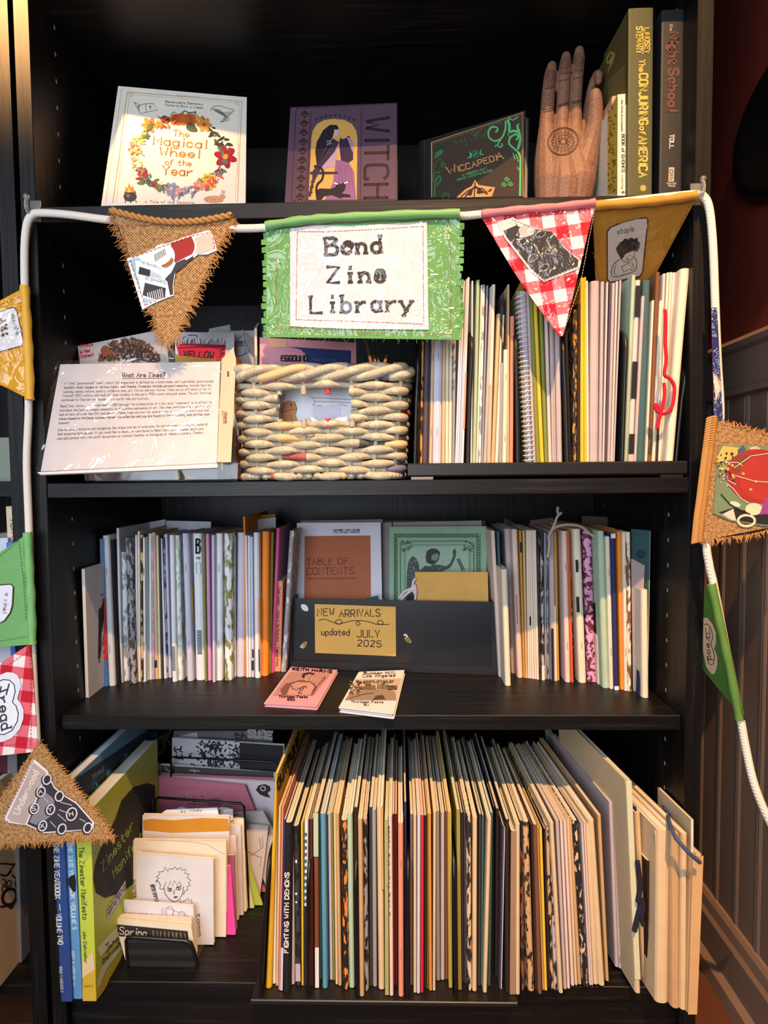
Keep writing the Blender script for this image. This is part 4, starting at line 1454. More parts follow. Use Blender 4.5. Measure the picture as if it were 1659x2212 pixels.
shl3 = Sheet(at(70, 1395, -.016), at(80, 1622, -.017), at(-60, 1500, -.022), wav(0, 1380, 40, 60, .001))
pn = Pennant('pennant', 'red gingham pennant with an I read heart, on the left strand', [(-80, 1484), (66, 1390), (82, 1624), (-80, 1640)], shl3, gingham_mat(), 1 / 50.0, n=26, rot=-.12)
A = Art(shl3, 0, 1360, 130 / 959, .0014)
h0 = [(-400, 900), (-150, 760), (0, 720), (120, 672), (220, 680), (290, 720), (330, 800), (345, 900), (310, 1000), (280, 1100), (340, 1180), (380, 1280), (376, 1420), (320, 1580), (200, 1720), (60, 1780), (-400, 1850)]
A.poly((232, 230, 240), h0)
h1 = [(-400, 980), (-60, 850), (60, 790), (160, 800), (236, 870), (250, 980), (206, 1160), (260, 1210), (296, 1330), (280, 1460), (200, 1600), (80, 1665), (-60, 1660), (-400, 1640)]
A.poly((240, 242, 246), h1).line((58, 58, 66), h1, 17, closed=True)
A.done('heart_patch', pn.o)
A = Art(shl3, 0, 1360, 130 / 959, .0019)
A.text((58, 58, 66), 'I', (20, 945), (5, 1000), 125, 26, serif=2.2, up=(1, -.35))
A.text((58, 58, 66), 'read', (-10, 1090), (40, 1600), 150, 24, serif=.8, up=(1, -.3))
A.done('lettering', pn.o)
pn.stitch((150, 60, 70), [[(-10, 1455), (30, 1428), (64, 1404)], [(66, 1400), (68, 1500), (66, 1615)], [(-10, 1612), (54, 1606)]], 1.2, 5, 2.5)
S29 = 280 / 870
def ce(x, y): return (x * S29, 1500 + y * S29)
shl4 = Sheet(at(80, 1600, -.030), at(250, 1812, -.046), at(0, 1815, -.046), wav(0, 1600, 60, 60, .0012))
pn = Pennant('pennant', 'burlap pennant with a typewriter photo, lowest on the left strand', [(82, 1606), (92, 1606), (248, 1810), (-70, 1830)], shl4, BUR, 1 / 5.6, n=26, rot=.7)
pn.fringe(JUTE, [[(84, 1602), (248, 1806)], [(248, 1810), (-10, 1826)]], 15, 2.0)
pn.fringe(JUTE, [[(80, 1612), (-10, 1740)]], 10, 2.0)
A = Art(shl4, 0, 1500, S29, .0016)
A.poly((224, 214, 214), [(24, 836), (226, 432), (252, 440), (326, 506), (368, 612), (420, 664), (520, 724), (640, 856), (630, 900), (440, 920), (300, 930), (180, 876), (60, 862)])
A.done('photo_patch', pn.o)
A = Art(shl4, 0, 1500, S29, .0018)
A.poly((176, 160, 150), [(52, 826), (232, 452), (318, 520), (172, 870), (80, 852)])
A.poly((48, 44, 54), [(186, 868), (322, 530), (366, 624), (420, 672), (516, 732), (626, 856), (600, 900), (440, 912), (300, 922)])
A.poly((130, 126, 134), [(200, 856), (290, 640), (370, 700), (360, 800), (260, 880)])
A.text((222, 212, 206), 'Underwood', (128, 806), (268, 516), 42, 7)
A.done('typewriter_print', pn.o)
A = Art(shl4, 0, 1500, S29, .0021)
for x, y, ch in ((282, 650, 'A'), (236, 764, 'S'), (344, 770, 'Y'), (486, 800, 'H'), (290, 880, 'X'), (420, 900, ''), (404, 680, ''), (324, 566, ''), (596, 890, '')):
    r = 34 if ch != 'H' else 44
    A.oval((40, 36, 42), x - 8, y + 4, r * .95, r * 1.2, .4).ring((206, 206, 214), x, y, r * .75, r, 9, .4)
    if ch: A.text((220, 220, 226), ch, (x - 14, y + 14), (x + 12, y + 10), 26, 5)
A.lines((196, 194, 200), [[(400, 770), (452, 790)], [(390, 800), (450, 850)], [(410, 720), (490, 740)], [(540, 830), (580, 850)], [(340, 850), (380, 890)], [(300, 690), (330, 720)]], 5)
A.done('typewriter_key_print', pn.o)
pn.stitch((140, 70, 80), [[ce(232, 436), ce(30, 830), ce(66, 860), ce(180, 880)]], 1.2, 6, 2, .0024, 'patch_stitching')

# --- right strand: navy, burlap, green
S22 = 219 / 807
NAVY = cloth_mat('navy_cotton', (44, 42, 92))
shn = Sheet(at(1540, 665, -.017), at(1560, 910, -.022), at(1556, 800, -.060))
pn = Pennant('pennant', 'navy pennant seen almost edge-on, on the right strand of the rope', [(1536, 664), (1549, 664), (1562, 910), (1542, 905)], Sheet(at(1540, 665, -.0215), at(1552, 665, -.0235), at(1553, 900, -.029)), NAVY, 1 / 12., n=12)
A = Art(pn.sh, 1440, 380, S22, .001)
A.poly((214, 186, 160), [(368, 1560), (400, 1590), (428, 1640), (434, 1700), (410, 1760), (390, 1815), (386, 1740), (374, 1650)]).line((110, 60, 46), [(372, 1570), (404, 1610), (420, 1660), (426, 1700), (392, 1800)], 6, sm=True)
A.done('paper_patch', pn.o)
pn.film(None, .0015, 8)
S11 = 219 / 1101
def cf(x, y): return (1440 + x * S11, 860 + y * S11)
q = [cf(470, 235), cf(1500, 500), cf(1500, 1330), cf(330, 1560)]
shw = Sheet(at(*cf(440, 240), -.034), at(*cf(300, 1580), -.036), at(*cf(1400, 900), -.030), wav(1500, 900, 50, 60, .001))
pn = Pennant('pennant', 'burlap pennant with a red pincushion photo, on the right strand', q, shw, BUR, 1 / 5.4, n=24, rot=.1)
pn.fringe(JUTE, [[cf(470, 235), cf(1500, 480)], [cf(400, 1560), cf(900, 1500), cf(1500, 1350)]], 15, 2.0)
mb = MB()
edge = [(480, 220), (440, 560), (410, 800), (380, 1050), (345, 1300), (320, 1560)]
for k in range(64):
    t = k / 63 * 5; i = min(int(t), 4); fr = t - i
    x = edge[i][0] + (edge[i + 1][0] - edge[i][0]) * fr; y = edge[i][1] + (edge[i + 1][1] - edge[i][1]) * fr
    mb.tube([shw.hit(*cf(x - 52, y + 14), .001), shw.hit(*cf(x - 24, y - 4), .0055), shw.hit(*cf(x + 22, y - 14), .005), shw.hit(*cf(x + 50, y + 16), .001)], .0016, JUTE, 5)
mb.build('wrapped_edge', pn.o, smooth=True)
A = Art(shw, 1440, 860, S11, .0016)
A.poly((112, 132, 100), [(560, 500), (700, 520), (860, 500), (1000, 520), (1400, 520), (1400, 1390), (1040, 1385), (780, 1345), (690, 1330), (500, 1250)])
A.done('photo_patch', pn.o)
A = Art(shw, 1440, 860, S11, .0018)
A.poly((200, 176, 90), [(600, 520), (780, 540), (780, 640), (560, 700), (540, 640)]).poly((206, 176, 140), [(880, 540), (960, 520), (1010, 550), (940, 600)]).poly((70, 84, 110), [(760, 560), (820, 510), (850, 560), (760, 620)])
A.poly((34, 32, 36), [(560, 1240), (720, 1190), (960, 1250), (1100, 1240), (1400, 1250), (1400, 1390), (1040, 1370), (800, 1335)])
A.poly((206, 196, 180), [(600, 1260), (720, 1200), (750, 1330), (700, 1325)]).ring((222, 204, 170), 860, 1330, 90, 60, 26)
A.oval((156, 44, 40), 1000, 850, 370, 292, .2, 30).oval((120, 62, 46), 830, 720, 130, 110).oval((170, 50, 44), 1060, 860, 280, 250, 0, 26)
A.oval((228, 206, 172), 940, 1205, 92, 66).oval((226, 210, 180), 740, 1150, 60, 26, .3).poly((150, 60, 130), [(1000, 1260), (1060, 1090), (1200, 1060), (1400, 1200), (1400, 1260)])
A.done('pincushion_print', pn.o)
A = Art(shw, 1440, 860, S11, .0021)
for k in range(46):
    x, y = random.uniform(545, 720), random.uniform(600, 960)
    A.oval(random.choice([(48, 42, 70), (36, 32, 48), (214, 168, 70), (96, 90, 130), (220, 190, 110)]), x, y, random.uniform(9, 18), n=8)
A.lines((222, 196, 160), [[(730, 840), (950, 905), (1400, 930)], [(640, 920), (720, 990), (800, 1090), (880, 1140)], [(720, 760), (900, 630), (1100, 600)], [(680, 700), (760, 700), (810, 735)], [(650, 890), (745, 940)]], 9)
for x, y in ((820, 822), (958, 905), (902, 992)):
    A.oval((230, 160, 84), x, y, 18, 15, n=10)
A.line((34, 36, 36), [(580, 1040), (680, 1150), (800, 1220), (900, 1260)], 12)
A.done('pins_and_thread_print', pn.o)
S26 = 219 / 807
def cg(x, y): return (1440 + x * S26, 1200 + y * S26)
shv = Sheet(at(*cg(360, 230), -.031), at(*cg(590, 1300), -.033), at(*cg(290, 900), .012))
pn = Pennant('pennant', 'dark green pennant with an I read patch, lowest on the right strand', [cg(300, 262), cg(386, 220), cg(620, 1312), cg(280, 900)], shv, cloth_mat('dark_green_cotton', (76, 112, 48)), 1 / 12., n=20)
pn.hem([cg(368, 225), cg(440, 560), cg(510, 880), cg(590, 1300)], .0048, C((92, 132, 58), .6, .35, 'hem'))
A = Art(shv, 1440, 1200, S26, .0012)
h0 = [(300, 495), (330, 492), (370, 540), (400, 610), (400, 690), (386, 740), (410, 800), (412, 870), (390, 940), (360, 940), (320, 880), (296, 760)]
A.poly((214, 178, 142), h0).line((60, 30, 24), [(302, 548), (340, 548), (366, 600), (372, 660), (360, 700), (384, 780), (384, 840), (368, 868), (340, 850), (330, 800)], 6, sm=True)
A.text((40, 26, 22), 'I', (318, 588), (322, 628), 28, 6, serif=1.5, up=(1, 0)); A.text((40, 26, 22), 'read', (322, 650), (340, 830), 34, 6, serif=.6, up=(1, 0))
A.done('heart_patch', pn.o)

# --- black rounded thing on the right wall
mb = MB()
c = atx(1662, 305, XW + .012)
cyl = [(V((XW + .0118, c.y - .001 + 0, c.z)), 0)]
rad = (atx(1605, 330, XW + .012).y - c.y)
rows = []
for dx, rr in ((0, 1.0), (.012, 1.0), (.018, .93), (.020, .80), (.016, .74), (.016, .01)):
    rows.append([(XW + .0118 - dx, c.y - .055 + (rad + .055) * rr * cos(2 * pi * k / 48), c.z + .086 * rr * sin(2 * pi * k / 48)) for k in range(48)])
mb.grid(rows, C((10, 9, 9), .35, .5, 'black'), closed_u=True)
o = mb.build('wall_plaque', None, smooth=True)
tag(o, 'round black object on the dark red wall at the right edge', 'plaque')

# ================================================================== rows of zines
PALC = {
 'W': ((224, 226, 230), 'white'), 'L': ((200, 198, 216), 'pale lavender'), 'C': ((228, 216, 190), 'cream'), 'T': ((206, 174, 132), 'tan'),
 'G': ((150, 150, 152), 'grey'), 'Y': ((226, 190, 52), 'yellow'), 'K': ((26, 25, 27), 'black'), 'D': ((58, 54, 56), 'dark grey'),
 'B': ((122, 76, 48), 'brown'), 'N': ((40, 42, 92), 'navy'), 'E': ((172, 196, 168), 'pale green'), 'V': ((128, 134, 58), 'olive green'),
 'R': ((196, 40, 56), 'red'), 'M': ((92, 34, 38), 'dark red'), 'O': ((236, 138, 44), 'orange'), 'P': ((214, 150, 190), 'pink'),
 'S': ((222, 142, 112), 'salmon'), 'U': ((86, 150, 178), 'blue'), 'Q': ((62, 96, 98), 'teal'), 'A': ((186, 172, 172), 'grey-mauve'),
 'X': ((44, 32, 28), 'dark brown'), 'H': ((198, 144, 52), 'mustard'), 'F': ((226, 200, 190), 'pinkish white'), 'I': ((82, 70, 84), 'plum grey'),
}
ORD = ['first', 'second', 'third', 'fourth', 'fifth', 'sixth', 'seventh', 'eighth', 'ninth', 'tenth', 'eleventh', 'twelfth', 'thirteenth', 'fourteenth']
def pc(a, b, sc=170, thr=.5, st=(1, 1, .35)):
    return photocopy(PALC[a][0], PALC[b][0], sc, thr, st)
def row(items, ox, oy, sc, z, D, where, group, y=None, yoff=0.0, page=PAGE, npg=2, yback=None, end='left end', noun='booklet'):
    """items: x0, x1, bottom y, shift of the top, top y, colour code, options"""
    out = []
    anchor, cnt = None, 0
    for it in items:
        x0, x1, yb, dx, yt, col = it[:6]
        op = it[6] if len(it) > 6 else {}
        g = op.get('gap', .3)
        pb0, pb1 = (ox + (x0 + g) * sc, oy + yb * sc), (ox + (x1 - g) * sc, oy + yb * sc)
        tw = op.get('tw', x1 - x0)
        tc_ = (x0 + x1) / 2 + dx
        pt0, pt1 = (ox + (tc_ - tw / 2 + g) * sc, oy + yt * sc), (ox + (tc_ + tw / 2 - g) * sc, oy + yt * sc)
        yy = op.get('y', y)
        if yy is None:
            yy = on((pb0[0] + pb1[0]) / 2, pb0[1], z).y
        yy += yoff
        lean = op.get('lean', 0.0)
        B0, B1 = at(*pb0, yy), at(*pb1, yy)
        T0, T1 = at(*pt0, yy + lean), at(*pt1, yy + lean)
        zz = z + op.get('rise', .0003)
        B0, B1 = down_to(T0, B0, zz), down_to(T1, B1, zz)
        keys = col.split('/')
        if len(keys) == 2:
            cov = pc(keys[0], keys[1], *op.get('pc', ()))
            word = op.get('word', '%s and %s' % (PALC[keys[0]][1], PALC[keys[1]][1]))
        else:
            cov = C(PALC[col][0])
            word = op.get('word', PALC[col][1])
        nn = op.get('noun', noun)
        cnt += 1
        if 'lab' in op:
            anchor, cnt = op['lab'], 0
            lab = '%s, %s' % (op['lab'], where)
        elif anchor is None:
            lab = '%s %s, %s from the %s %s' % (word, nn, ORD[cnt - 1], end, where)
        else:
            lab = '%s %s, %s right of the %s, %s' % (word, nn, ORD[cnt - 1] if cnt > 1 else 'just', anchor, where)
        if len(lab.split()) > 16:
            lab = lab.rsplit(', ', 1)[0]
        o = thing(op.get('name', 'zine'), lab, op.get('cat', 'booklet'), (B0 + B1) / 2 + V((0, .01, 0)), group)
        dvx = op.get('dv', 0.0)
        booklet(o, B0, B1, T0, T1, op.get('D', D * random.uniform(.88, 1.0)), cov, op.get('page', page), op.get('fold', True), op.get('npg', npg), (dvx, 1, 0), op.get('block', False), parts=('cover', 'pages'))
        sh = spine_sheet(B0, B1, T0)
        if op.get('staples'):
            for f in (.22, .74):
                A = Art(sh, lift=.0003)
                xm0, xm1 = (pb0[0] + pb1[0]) / 2, (pt0[0] + pt1[0]) / 2
                def q(t): return (xm0 + (xm1 - xm0) * t, pb0[1] + (pt0[1] - pb0[1]) * t)
                A.line((130, 132, 138), [q(f), q(f + .05)], 1.2)
                A.done('staple', o)
        if 'marks' in op:        # printed blocks on the spine: (t0, t1, u0, u1, colour)
            A = Art(sh, lift=.0002)
            for t0, t1, u0, u1, cc in op['marks']:
                def p(u, t):
                    xb = pb0[0] + (pb1[0] - pb0[0]) * u; xt = pt0[0] + (pt1[0] - pt0[0]) * u
                    return (xb + (xt - xb) * t, pb0[1] + (pt0[1] - pb0[1]) * t)
                A.poly(PALC[cc][0] if isinstance(cc, str) else cc, [p(u0, t0), p(u1, t0), p(u1, t1), p(u0, t1)])
            A.done('spine_print', o)
        if 'text' in op:
            s_, t0, t1, cc, h, wt = op['text']
            A = Art(sh, lift=.0004)
            def p(t):
                u = op.get('tu', .28)
                xb = pb0[0] + (pb1[0] - pb0[0]) * u; xt = pt0[0] + (pt1[0] - pt0[0]) * u
                return (xb + (xt - xb) * t, pb0[1] + (pt0[1] - pb0[1]) * t)
            a, b_ = p(t0), p(t1)
            A.text(cc, s_, a, b_, h, wt, up=(1, 0) if t0 > t1 else (-1, 0), serif=op.get('serif', 0))
            A.done('spine_lettering', o)
        out.append((o, B0, B1, T0, T1))
    return out

# ================================================================== second shelf
# --- clear bin behind the information sheet and what stands in it
CLR = film_mat('clear_bin_plastic', strength=.05, scale=8.0, base=.05)
bx0, bx1 = at(182, 1035, .02).x, at(512, 1035, .02).x
o = thing('plastic_bin', 'clear plastic bin of zines behind the printed information sheet', 'bin', ((bx0 + bx1) / 2, .14, ZS2))
mb = MB()
zb, zt2 = ZS2 + .0006, ZS2 + .085
y0_, y1_ = .022, .27
pts = lambda e, z: [(bx0 - e, y0_ - e, z), (bx1 + e, y0_ - e, z), (bx1 + e, y1_ + e, z), (bx0 - e, y1_ + e, z)]
mb.grid([pts(0, zb), pts(.006, zt2), pts(.009, zt2), pts(.009, zt2 - .004)], CLR, closed_u=True)
mb.face(pts(0, zb), CLR)
mb.build('bin_body', o)
def slabq(nm, label, cat, q, th, cov, group=None, z=None, board=None, page=PAGE, parts=True):
    """thin booklet seen from its face: q = four (px,py,y)"""
    P = [at(*p) if len(p) == 3 else V(p[:3]) for p in q]
    if all(len(p) == 3 for p in q):
        P[2] = Sheet(P[0], P[1], P[3]).hit(*q[2][:2])
    if z is not None:
        P[2] = down_to(P[1], P[2], z); P[3] = down_to(P[0], P[3], z)
    o = thing(nm, label, cat, (P[2] + P[3]) / 2, group)
    n = (P[1] - P[0]).cross(P[3] - P[0]).normalized()
    if n.dot(EYE - P[0]) > 0:
        n = -n
    e = min(.0005, th * .2)
    mb = MB(); mb.hexa(P, n * e, cov); mb.build('cover', o)
    w, h = P[1] - P[0], P[3] - P[0]
    a = P[0] + w * .004 + h * .004 + n * e
    mb = MB(); mb.hexa([a, a + w * .99, a + w * .99 + (P[2] - P[1]) * .992, a + h * .992], n * (th - 2 * e), page); mb.build('pages', o)
    mb = MB(); mb.hexa([p + n * (th - e) for p in P], n * e, cov); mb.build('back_cover', o)
    return o, Sheet(P[0], P[1], P[3])
S50 = 500 / 1659
def c5(x, y, d): return (60 + x * S50, 680 + y * S50, d)
o, sh = slabq('magazine', 'magazine with a curly brown-haired head on its cover, at the left behind the information sheet', 'magazine', [c5(358, 224, .085), c5(1010, 95, .120), c5(1035, 360, .110), c5(378, 380, .075)], .003, C((196, 186, 178)), 'zines in the clear bin', z=ZS2 + .003)
A = Art(sh, 60, 680, S50, .0004)
for k in range(420):
    a = random.uniform(pi, 2 * pi + .1); r = random.random() ** .5
    x, y = 725 + 215 * r * cos(a), 335 + 160 * r * sin(a)
    A.ovals(random.choice([(94, 56, 40), (124, 76, 54), (150, 98, 72), (78, 50, 40), (80, 76, 74) if abs(x - 740) < 120 else (112, 66, 46)]), [(x, y, random.uniform(8, 20), random.uniform(3, 7), random.uniform(0, 3))], 7)
A.oval((134, 74, 56), 560, 270, 34, 40)
A.done('hair_photo', o)
A = Art(sh, 60, 680, S50, .0004)
for t, p0, p1 in (('Always', (372, 236), (468, 222)), ('in Her', (374, 280), (452, 266)), ('Kitchen!', (368, 314), (470, 296))):
    A.text((196, 40, 60), t, p0, p1, 24, 5)
A.done('cover_lettering', o)
o, sh = slabq('zine', 'grey zine reading After Two, behind the information sheet', 'booklet', [c5(1290, 118, .150), c5(1640, 112, .150), c5(1660, 340, .145), c5(1290, 350, .145)], .002, C((196, 196, 202)), 'zines in the clear bin', z=ZS2 + .003)
A = Art(sh, 60, 680, S50, .0004)
KI = (40, 38, 42)
A.line(KI, [(1468, 184), (1530, 200), (1600, 182), (1604, 226), (1530, 222), (1472, 226)], 4, closed=True)
A.text(KI, 'AFTER TWO', (1476, 218), (1590, 214), 25, 4.5)
A.line(KI, [(1580, 210), (1610, 200), (1604, 230), (1590, 222)], 4, sm=True)
A.lines(KI, [[(1500, 180), (1470, 130)], [(1500, 180), (1540, 150)], [(1560, 240), (1560, 270), (1540, 290), (1510, 300)], [(1540, 290), (1580, 275), (1610, 300), (1606, 330)], [(1600, 180), (1620, 165)]], 4, sm=True)
A.done('cover_drawing', o)
o, sh = slabq('zine', 'pale grey zine, tallest one behind the red lettered cover in the clear bin', 'booklet', [c5(1300, 100, .170), c5(1450, 70, .170), c5(1470, 330, .165), c5(1310, 330, .165)], .002, C((186, 190, 188)), 'zines in the clear bin', z=ZS2 + .003)
o, sh = slabq('zine', 'white zine with a red lettered cover behind the information sheet', 'booklet', [c5(1050, 122, .110), c5(1480, 130, .120), c5(1480, 340, .110), c5(1060, 340, .100)], .0025, C((206, 204, 212)), 'zines in the clear bin', z=ZS2 + .003)
A = Art(sh, 60, 680, S50, .0004)
A.poly((196, 32, 66), [(1066, 215), (1120, 206), (1420, 216), (1410, 330), (1090, 330)])
A.done('red_cover_panel', o)
A = Art(sh, 60, 680, S50, .0007)
for k in range(26):
    x = 1062 + k * 14; A.lines(KI, [[(x, 220 + random.uniform(-8, 6)), (x + random.uniform(-10, 20), random.uniform(165, 206))]], 3)
A.lines(KI, [[(1070, 238), (1420, 226)], [(1130, 160), (1110, 160), (1118, 178)], [(1150, 150), (1180, 146), (1210, 150), (1210, 164)]], 5)
A.text((28, 24, 28), 'YELLOW', (1112, 306), (1330, 312), 44, 9, slant=.15)
A.lines(KI, [[(1372, 262), (1410, 240), (1380, 280), (1412, 270), (1376, 302)]], 8)
A.done('cover_lettering', o)
o, sh = slabq('zine', 'yellow edged card standing just above the information sheet, in front of the red lettered zine', 'booklet', [c5(1056, 288, .070), c5(1350, 318, .075), c5(1350, 380, .070), c5(1056, 380, .065)], .002, C((214, 170, 84)), 'zines in the clear bin', z=ZS2 + .003)
o, sh = slabq('zine', 'white zine turned edge-on beside the red lettered zine in the clear bin', 'booklet', [c5(1000, 235, .095), c5(1050, 240, .115), c5(1060, 340, .110), c5(1010, 340, .085)], .002, C((196, 200, 196)), 'zines in the clear bin', z=ZS2 + .003)
o, sh = slabq('zine', 'folded white page corner sticking up between the clear bin and the basket', 'booklet', [c5(1535, 104, .125), c5(1620, 180, .140), c5(1660, 350, .135), c5(1640, 350, .120)], .0008, C((222, 224, 230)), 'zines in the clear bin', z=ZS2 + .003)
o, sh = slabq('zine', 'orange brown zine corner peeking out right of the information sheet', 'booklet', [c5(1490, 300, .100), c5(1530, 306, .105), c5(1530, 360, .10), c5(1490, 360, .095)], .002, C((176, 98, 52)), 'zines in the clear bin', z=ZS2 + .003)
o, sh = slabq('zine', 'greyish booklet with a sketched rock, seen through the clear bin beneath the information sheet', 'booklet', [c5(740, 900, .032), c5(1360, 900, .032), c5(1360, 1160, .027), c5(740, 1160, .027)], .002, C((150, 146, 148)), 'zines in the clear bin', z=ZS2 + .0028)
A = Art(sh, 60, 680, S50, .0004)
for k in range(8):
    A.line((64, 62, 66), [(1150 + k * 22, 1100 + random.uniform(-10, 14)), (1176 + k * 22, 1080 + random.uniform(-14, 20)), (1200 + k * 22, 1110)], 4, sm=True)
A.poly((84, 78, 80), [(1190, 1070), (1250, 1072), (1240, 1096), (1200, 1098)])
A.done('cover_drawing', o)
o, sh = slabq('zine', 'brownish booklet seen through the clear bin, left beneath the information sheet', 'booklet', [c5(400, 900, .034), c5(720, 900, .034), c5(700, 1160, .029), c5(420, 1160, .029)], .002, C((128, 96, 84)), 'zines in the clear bin', z=ZS2 + .0028)

# --- information sheet in its sleeve
q = [(122, 784, .012), (478, 778, .012), (470, 1000, -.040), (78, 1020, -.044)]
P = [at(*p) for p in q]
P[2] = P[1] + (P[2] - P[1]); P[3] = P[0] + (P[3] - P[0])
o = thing('document_sleeve', 'printed information sheet in a clear sleeve leaning on the bin, headed What Are Zines', 'sheet', (P[2] + P[3]) / 2)
n = (P[1] - P[0]).cross(P[3] - P[0]).normalized()
if n.y < 0: n = -n
shp = Sheet(P[0], P[1], P[3])
def onp(x, y, off=0.0): return shp.hit(x, y, off)
mb = MB()
Q = [onp(130, 787), onp(476, 781), onp(468, 1000), onp(88, 1018)]
mb.hexa(Q, n * .0016, C((214, 206, 204)))
mb.build('paper_sheet', o)
mb = MB(); a = [onp(80, 1020), onp(470, 1001), onp(470, 1010), onp(86, 1025)]
mb.hexa(a, n * .003, C((214, 206, 204))); mb.build('sheet_stack_edge', o)
TXT = (112, 104, 104)
PAR = [
 ('A "zine" (pronounced "zeen", short for magazine) is defined as a hand-made, self-published, photocopied', 265, 500, 1330, 484),
 ('booklet which ranges in various topics and themes. Examples include personal memoirs, travel, how-to,', 262, 530, 1318, 512),
 ('cooking, comics, nature, poetry, collaborations, art, fiction and non-fiction. Zines are an off-shoot of Do-It-', 255, 560, 1318, 540),
 ('Yourself (DIY) culture and took off most notably in the early 1990\'s music and punk scene. The art form has', 250, 589, 1316, 568),
 ('continued to flourish for decades as a world-wide mini-culture.', 241, 619, 868, 608),
 ('Bend Zine Library was established in 2001 through the collaboration of a few local "zinesters" in an effort to', 236, 664, 1318, 634),
 ('introduce the Central Oregon community to this unique expression of art. The zines contained are from zinesters', 231, 694, 1316, 662),
 ('and artists all over the USA and abroad. These zines are not for sale but are available for check-out and', 228, 724, 1296, 692),
 ('return based on the honor system. Peruse the collection and you are bound to find something that strikes your', 225, 754, 1306, 720),
 ('interest!', 222, 785, 296, 782),
 ('Zine culture is inclusive and recognizes the unique stories of everyone. We refrain from including any material', 215, 834, 1290, 792),
 ('that promotes hate speech. If you would like to donate or contribute to Bend Zine Library, please leave your', 213, 864, 1262, 824),
 ('zine and contact info with staff downstairs or contact Heather on Instagram at @bendzinelibrary. Thanks!', 210, 896, 1256, 852),
]
A = Art(shp, 60, 680, S50, .0003)
for i, (t, x0, y0, x1, y1) in enumerate(PAR):
    A.text(TXT, t, (x0, y0), (x1, y1), 17, 2.2 if i not in (1, 8) else 2.9, serif=.5, n=2)
A.done('printed_paragraphs', o)
A = Art(shp, 60, 680, S50, .0003)
A.text((60, 52, 56), 'What Are Zines?', (678, 448), (985, 446), 32, 5.0, serif=.7)
A.line((60, 52, 56), [(674, 458), (985, 456)], 3)
A.done('heading', o)
mb = MB()
nn = 30
def slq(u, v, off):
    x, y = bl([(122, 782), (505, 768), (500, 1000), (80, 1020)], u, v)
    return onp(x, y, .002 + .0016 * sin(9 * u + 5 * v) * sin(pi * u) * sin(pi * v) + off)
mb.grid([[slq(i / nn, j / nn, 0) for i in range(nn + 1)] for j in range(nn + 1)], film_mat('clear_sleeve', strength=.55, scale=16.0, base=.07))
mb.build('clear_sleeve', o, smooth=True)
mb = MB()
st = [(505, 752), (511, 780), (500, 1000), (470, 1000), (480, 778)]
mb.prism([onp(x, y, .0022) for x, y in st], n * .0006, C((206, 178, 150), .25, .5, 'binding')); mb.build('punched_strip', o)
A = Art(shp, 60, 680, S50, .0026)
for k in range(46):
    t = k / 45
    A.ovals((226, 214, 204), [(1452 - 55 * t + 26, 350 + 660 * t, 5, 4, .3)], 6)
A.line((120, 80, 60), [(1398, 700), (1432, 706), (1424, 790), (1408, 786)], 3, closed=True)
A.text((110, 76, 56), 'STAPLES', (1410, 712), (1412, 782), 18, 3, up=(1, 0))
A.poly((96, 70, 56), [(1432, 414), (1446, 416), (1448, 450), (1434, 452)])
A.done('strip_perforations', o)

# --- basket woven from newspaper
def newsprint_mat():
    mt, nt, b = newmat('rolled_newspaper')
    tc = ND(nt, 'ShaderNodeTexCoord')
    mp = ND(nt, 'ShaderNodeMapping'); mp.inputs['Rotation'].default_value = (0, .25, 0); mp.inputs['Scale'].default_value = (1, 1, 1.7)
    nz = ND(nt, 'ShaderNodeTexNoise'); nz.inputs['Scale'].default_value = 1500; nz.inputs['Detail'].default_value = 2
    n2 = ND(nt, 'ShaderNodeTexNoise'); n2.inputs['Scale'].default_value = 75; n2.inputs['Detail'].default_value = 2
    f = mth(nt, 'MULTIPLY', mth(nt, 'GREATER_THAN', nz.outputs[0], .54), mth(nt, 'GREATER_THAN', n2.outputs[0], .44))
    mx = ND(nt, 'ShaderNodeMix', data_type='RGBA')
    mx.inputs[6].default_value = lin((192, 181, 154)); mx.inputs[7].default_value = lin((120, 112, 98))
    nt.links.new(tc.outputs['Object'], mp.inputs[0]); nt.links.new(mp.outputs[0], nz.inputs[0]); nt.links.new(tc.outputs['Object'], n2.inputs[0])
    nt.links.new(f, mx.inputs[0]); nt.links.new(mx.outputs[2], b.inputs['Base Color'])
    b.inputs['Roughness'].default_value = .6
    return mt
NEWS = newsprint_mat()
NMIX = [NEWS] * 34 + [C((84, 84, 88), .6, .3, 'ink'), C((164, 84, 80), .6, .3, 'ink'), C((210, 176, 128), .6, .3, 'ink'), C((104, 98, 118), .6, .3, 'ink')]
YF = .013
bl0, br0 = at(530, 1034, YF), at(862, 1034, YF)
tl0, tr0 = at(513, 795, YF - .008), at(876, 800, YF - .008)
bz0, bz1 = ZS2 + .001, (tl0.z + tr0.z) / 2
o = thing('basket', 'cream basket woven from rolled newspaper with an open label window', 'basket', ((bl0.x + br0.x) / 2, .09, ZS2))
BD = .165
def bpath(h, e=0.0):
    """rounded rectangle round the basket at height fraction h: list of (point, outward)"""
    xl = bl0.x + (tl0.x - bl0.x) * h - e; xr = br0.x + (tr0.x - br0.x) * h + e
    yf = YF - .008 * h - e; yb = YF + BD + .004 * h + e
    r = .016
    cor = [(xl + r, yf + r, pi, 1.5 * pi), (xr - r, yf + r, 1.5 * pi, 2 * pi), (xr - r, yb - r, 0, .5 * pi), (xl + r, yb - r, .5 * pi, pi)]
    pts = []
    for i, (cx_, cy_, a0, a1) in enumerate(cor):
        for k in range(7):
            a = a0 + (a1 - a0) * k / 6
            pts.append(V((cx_ + r * cos(a), cy_ + r * sin(a), 0)))
    return pts
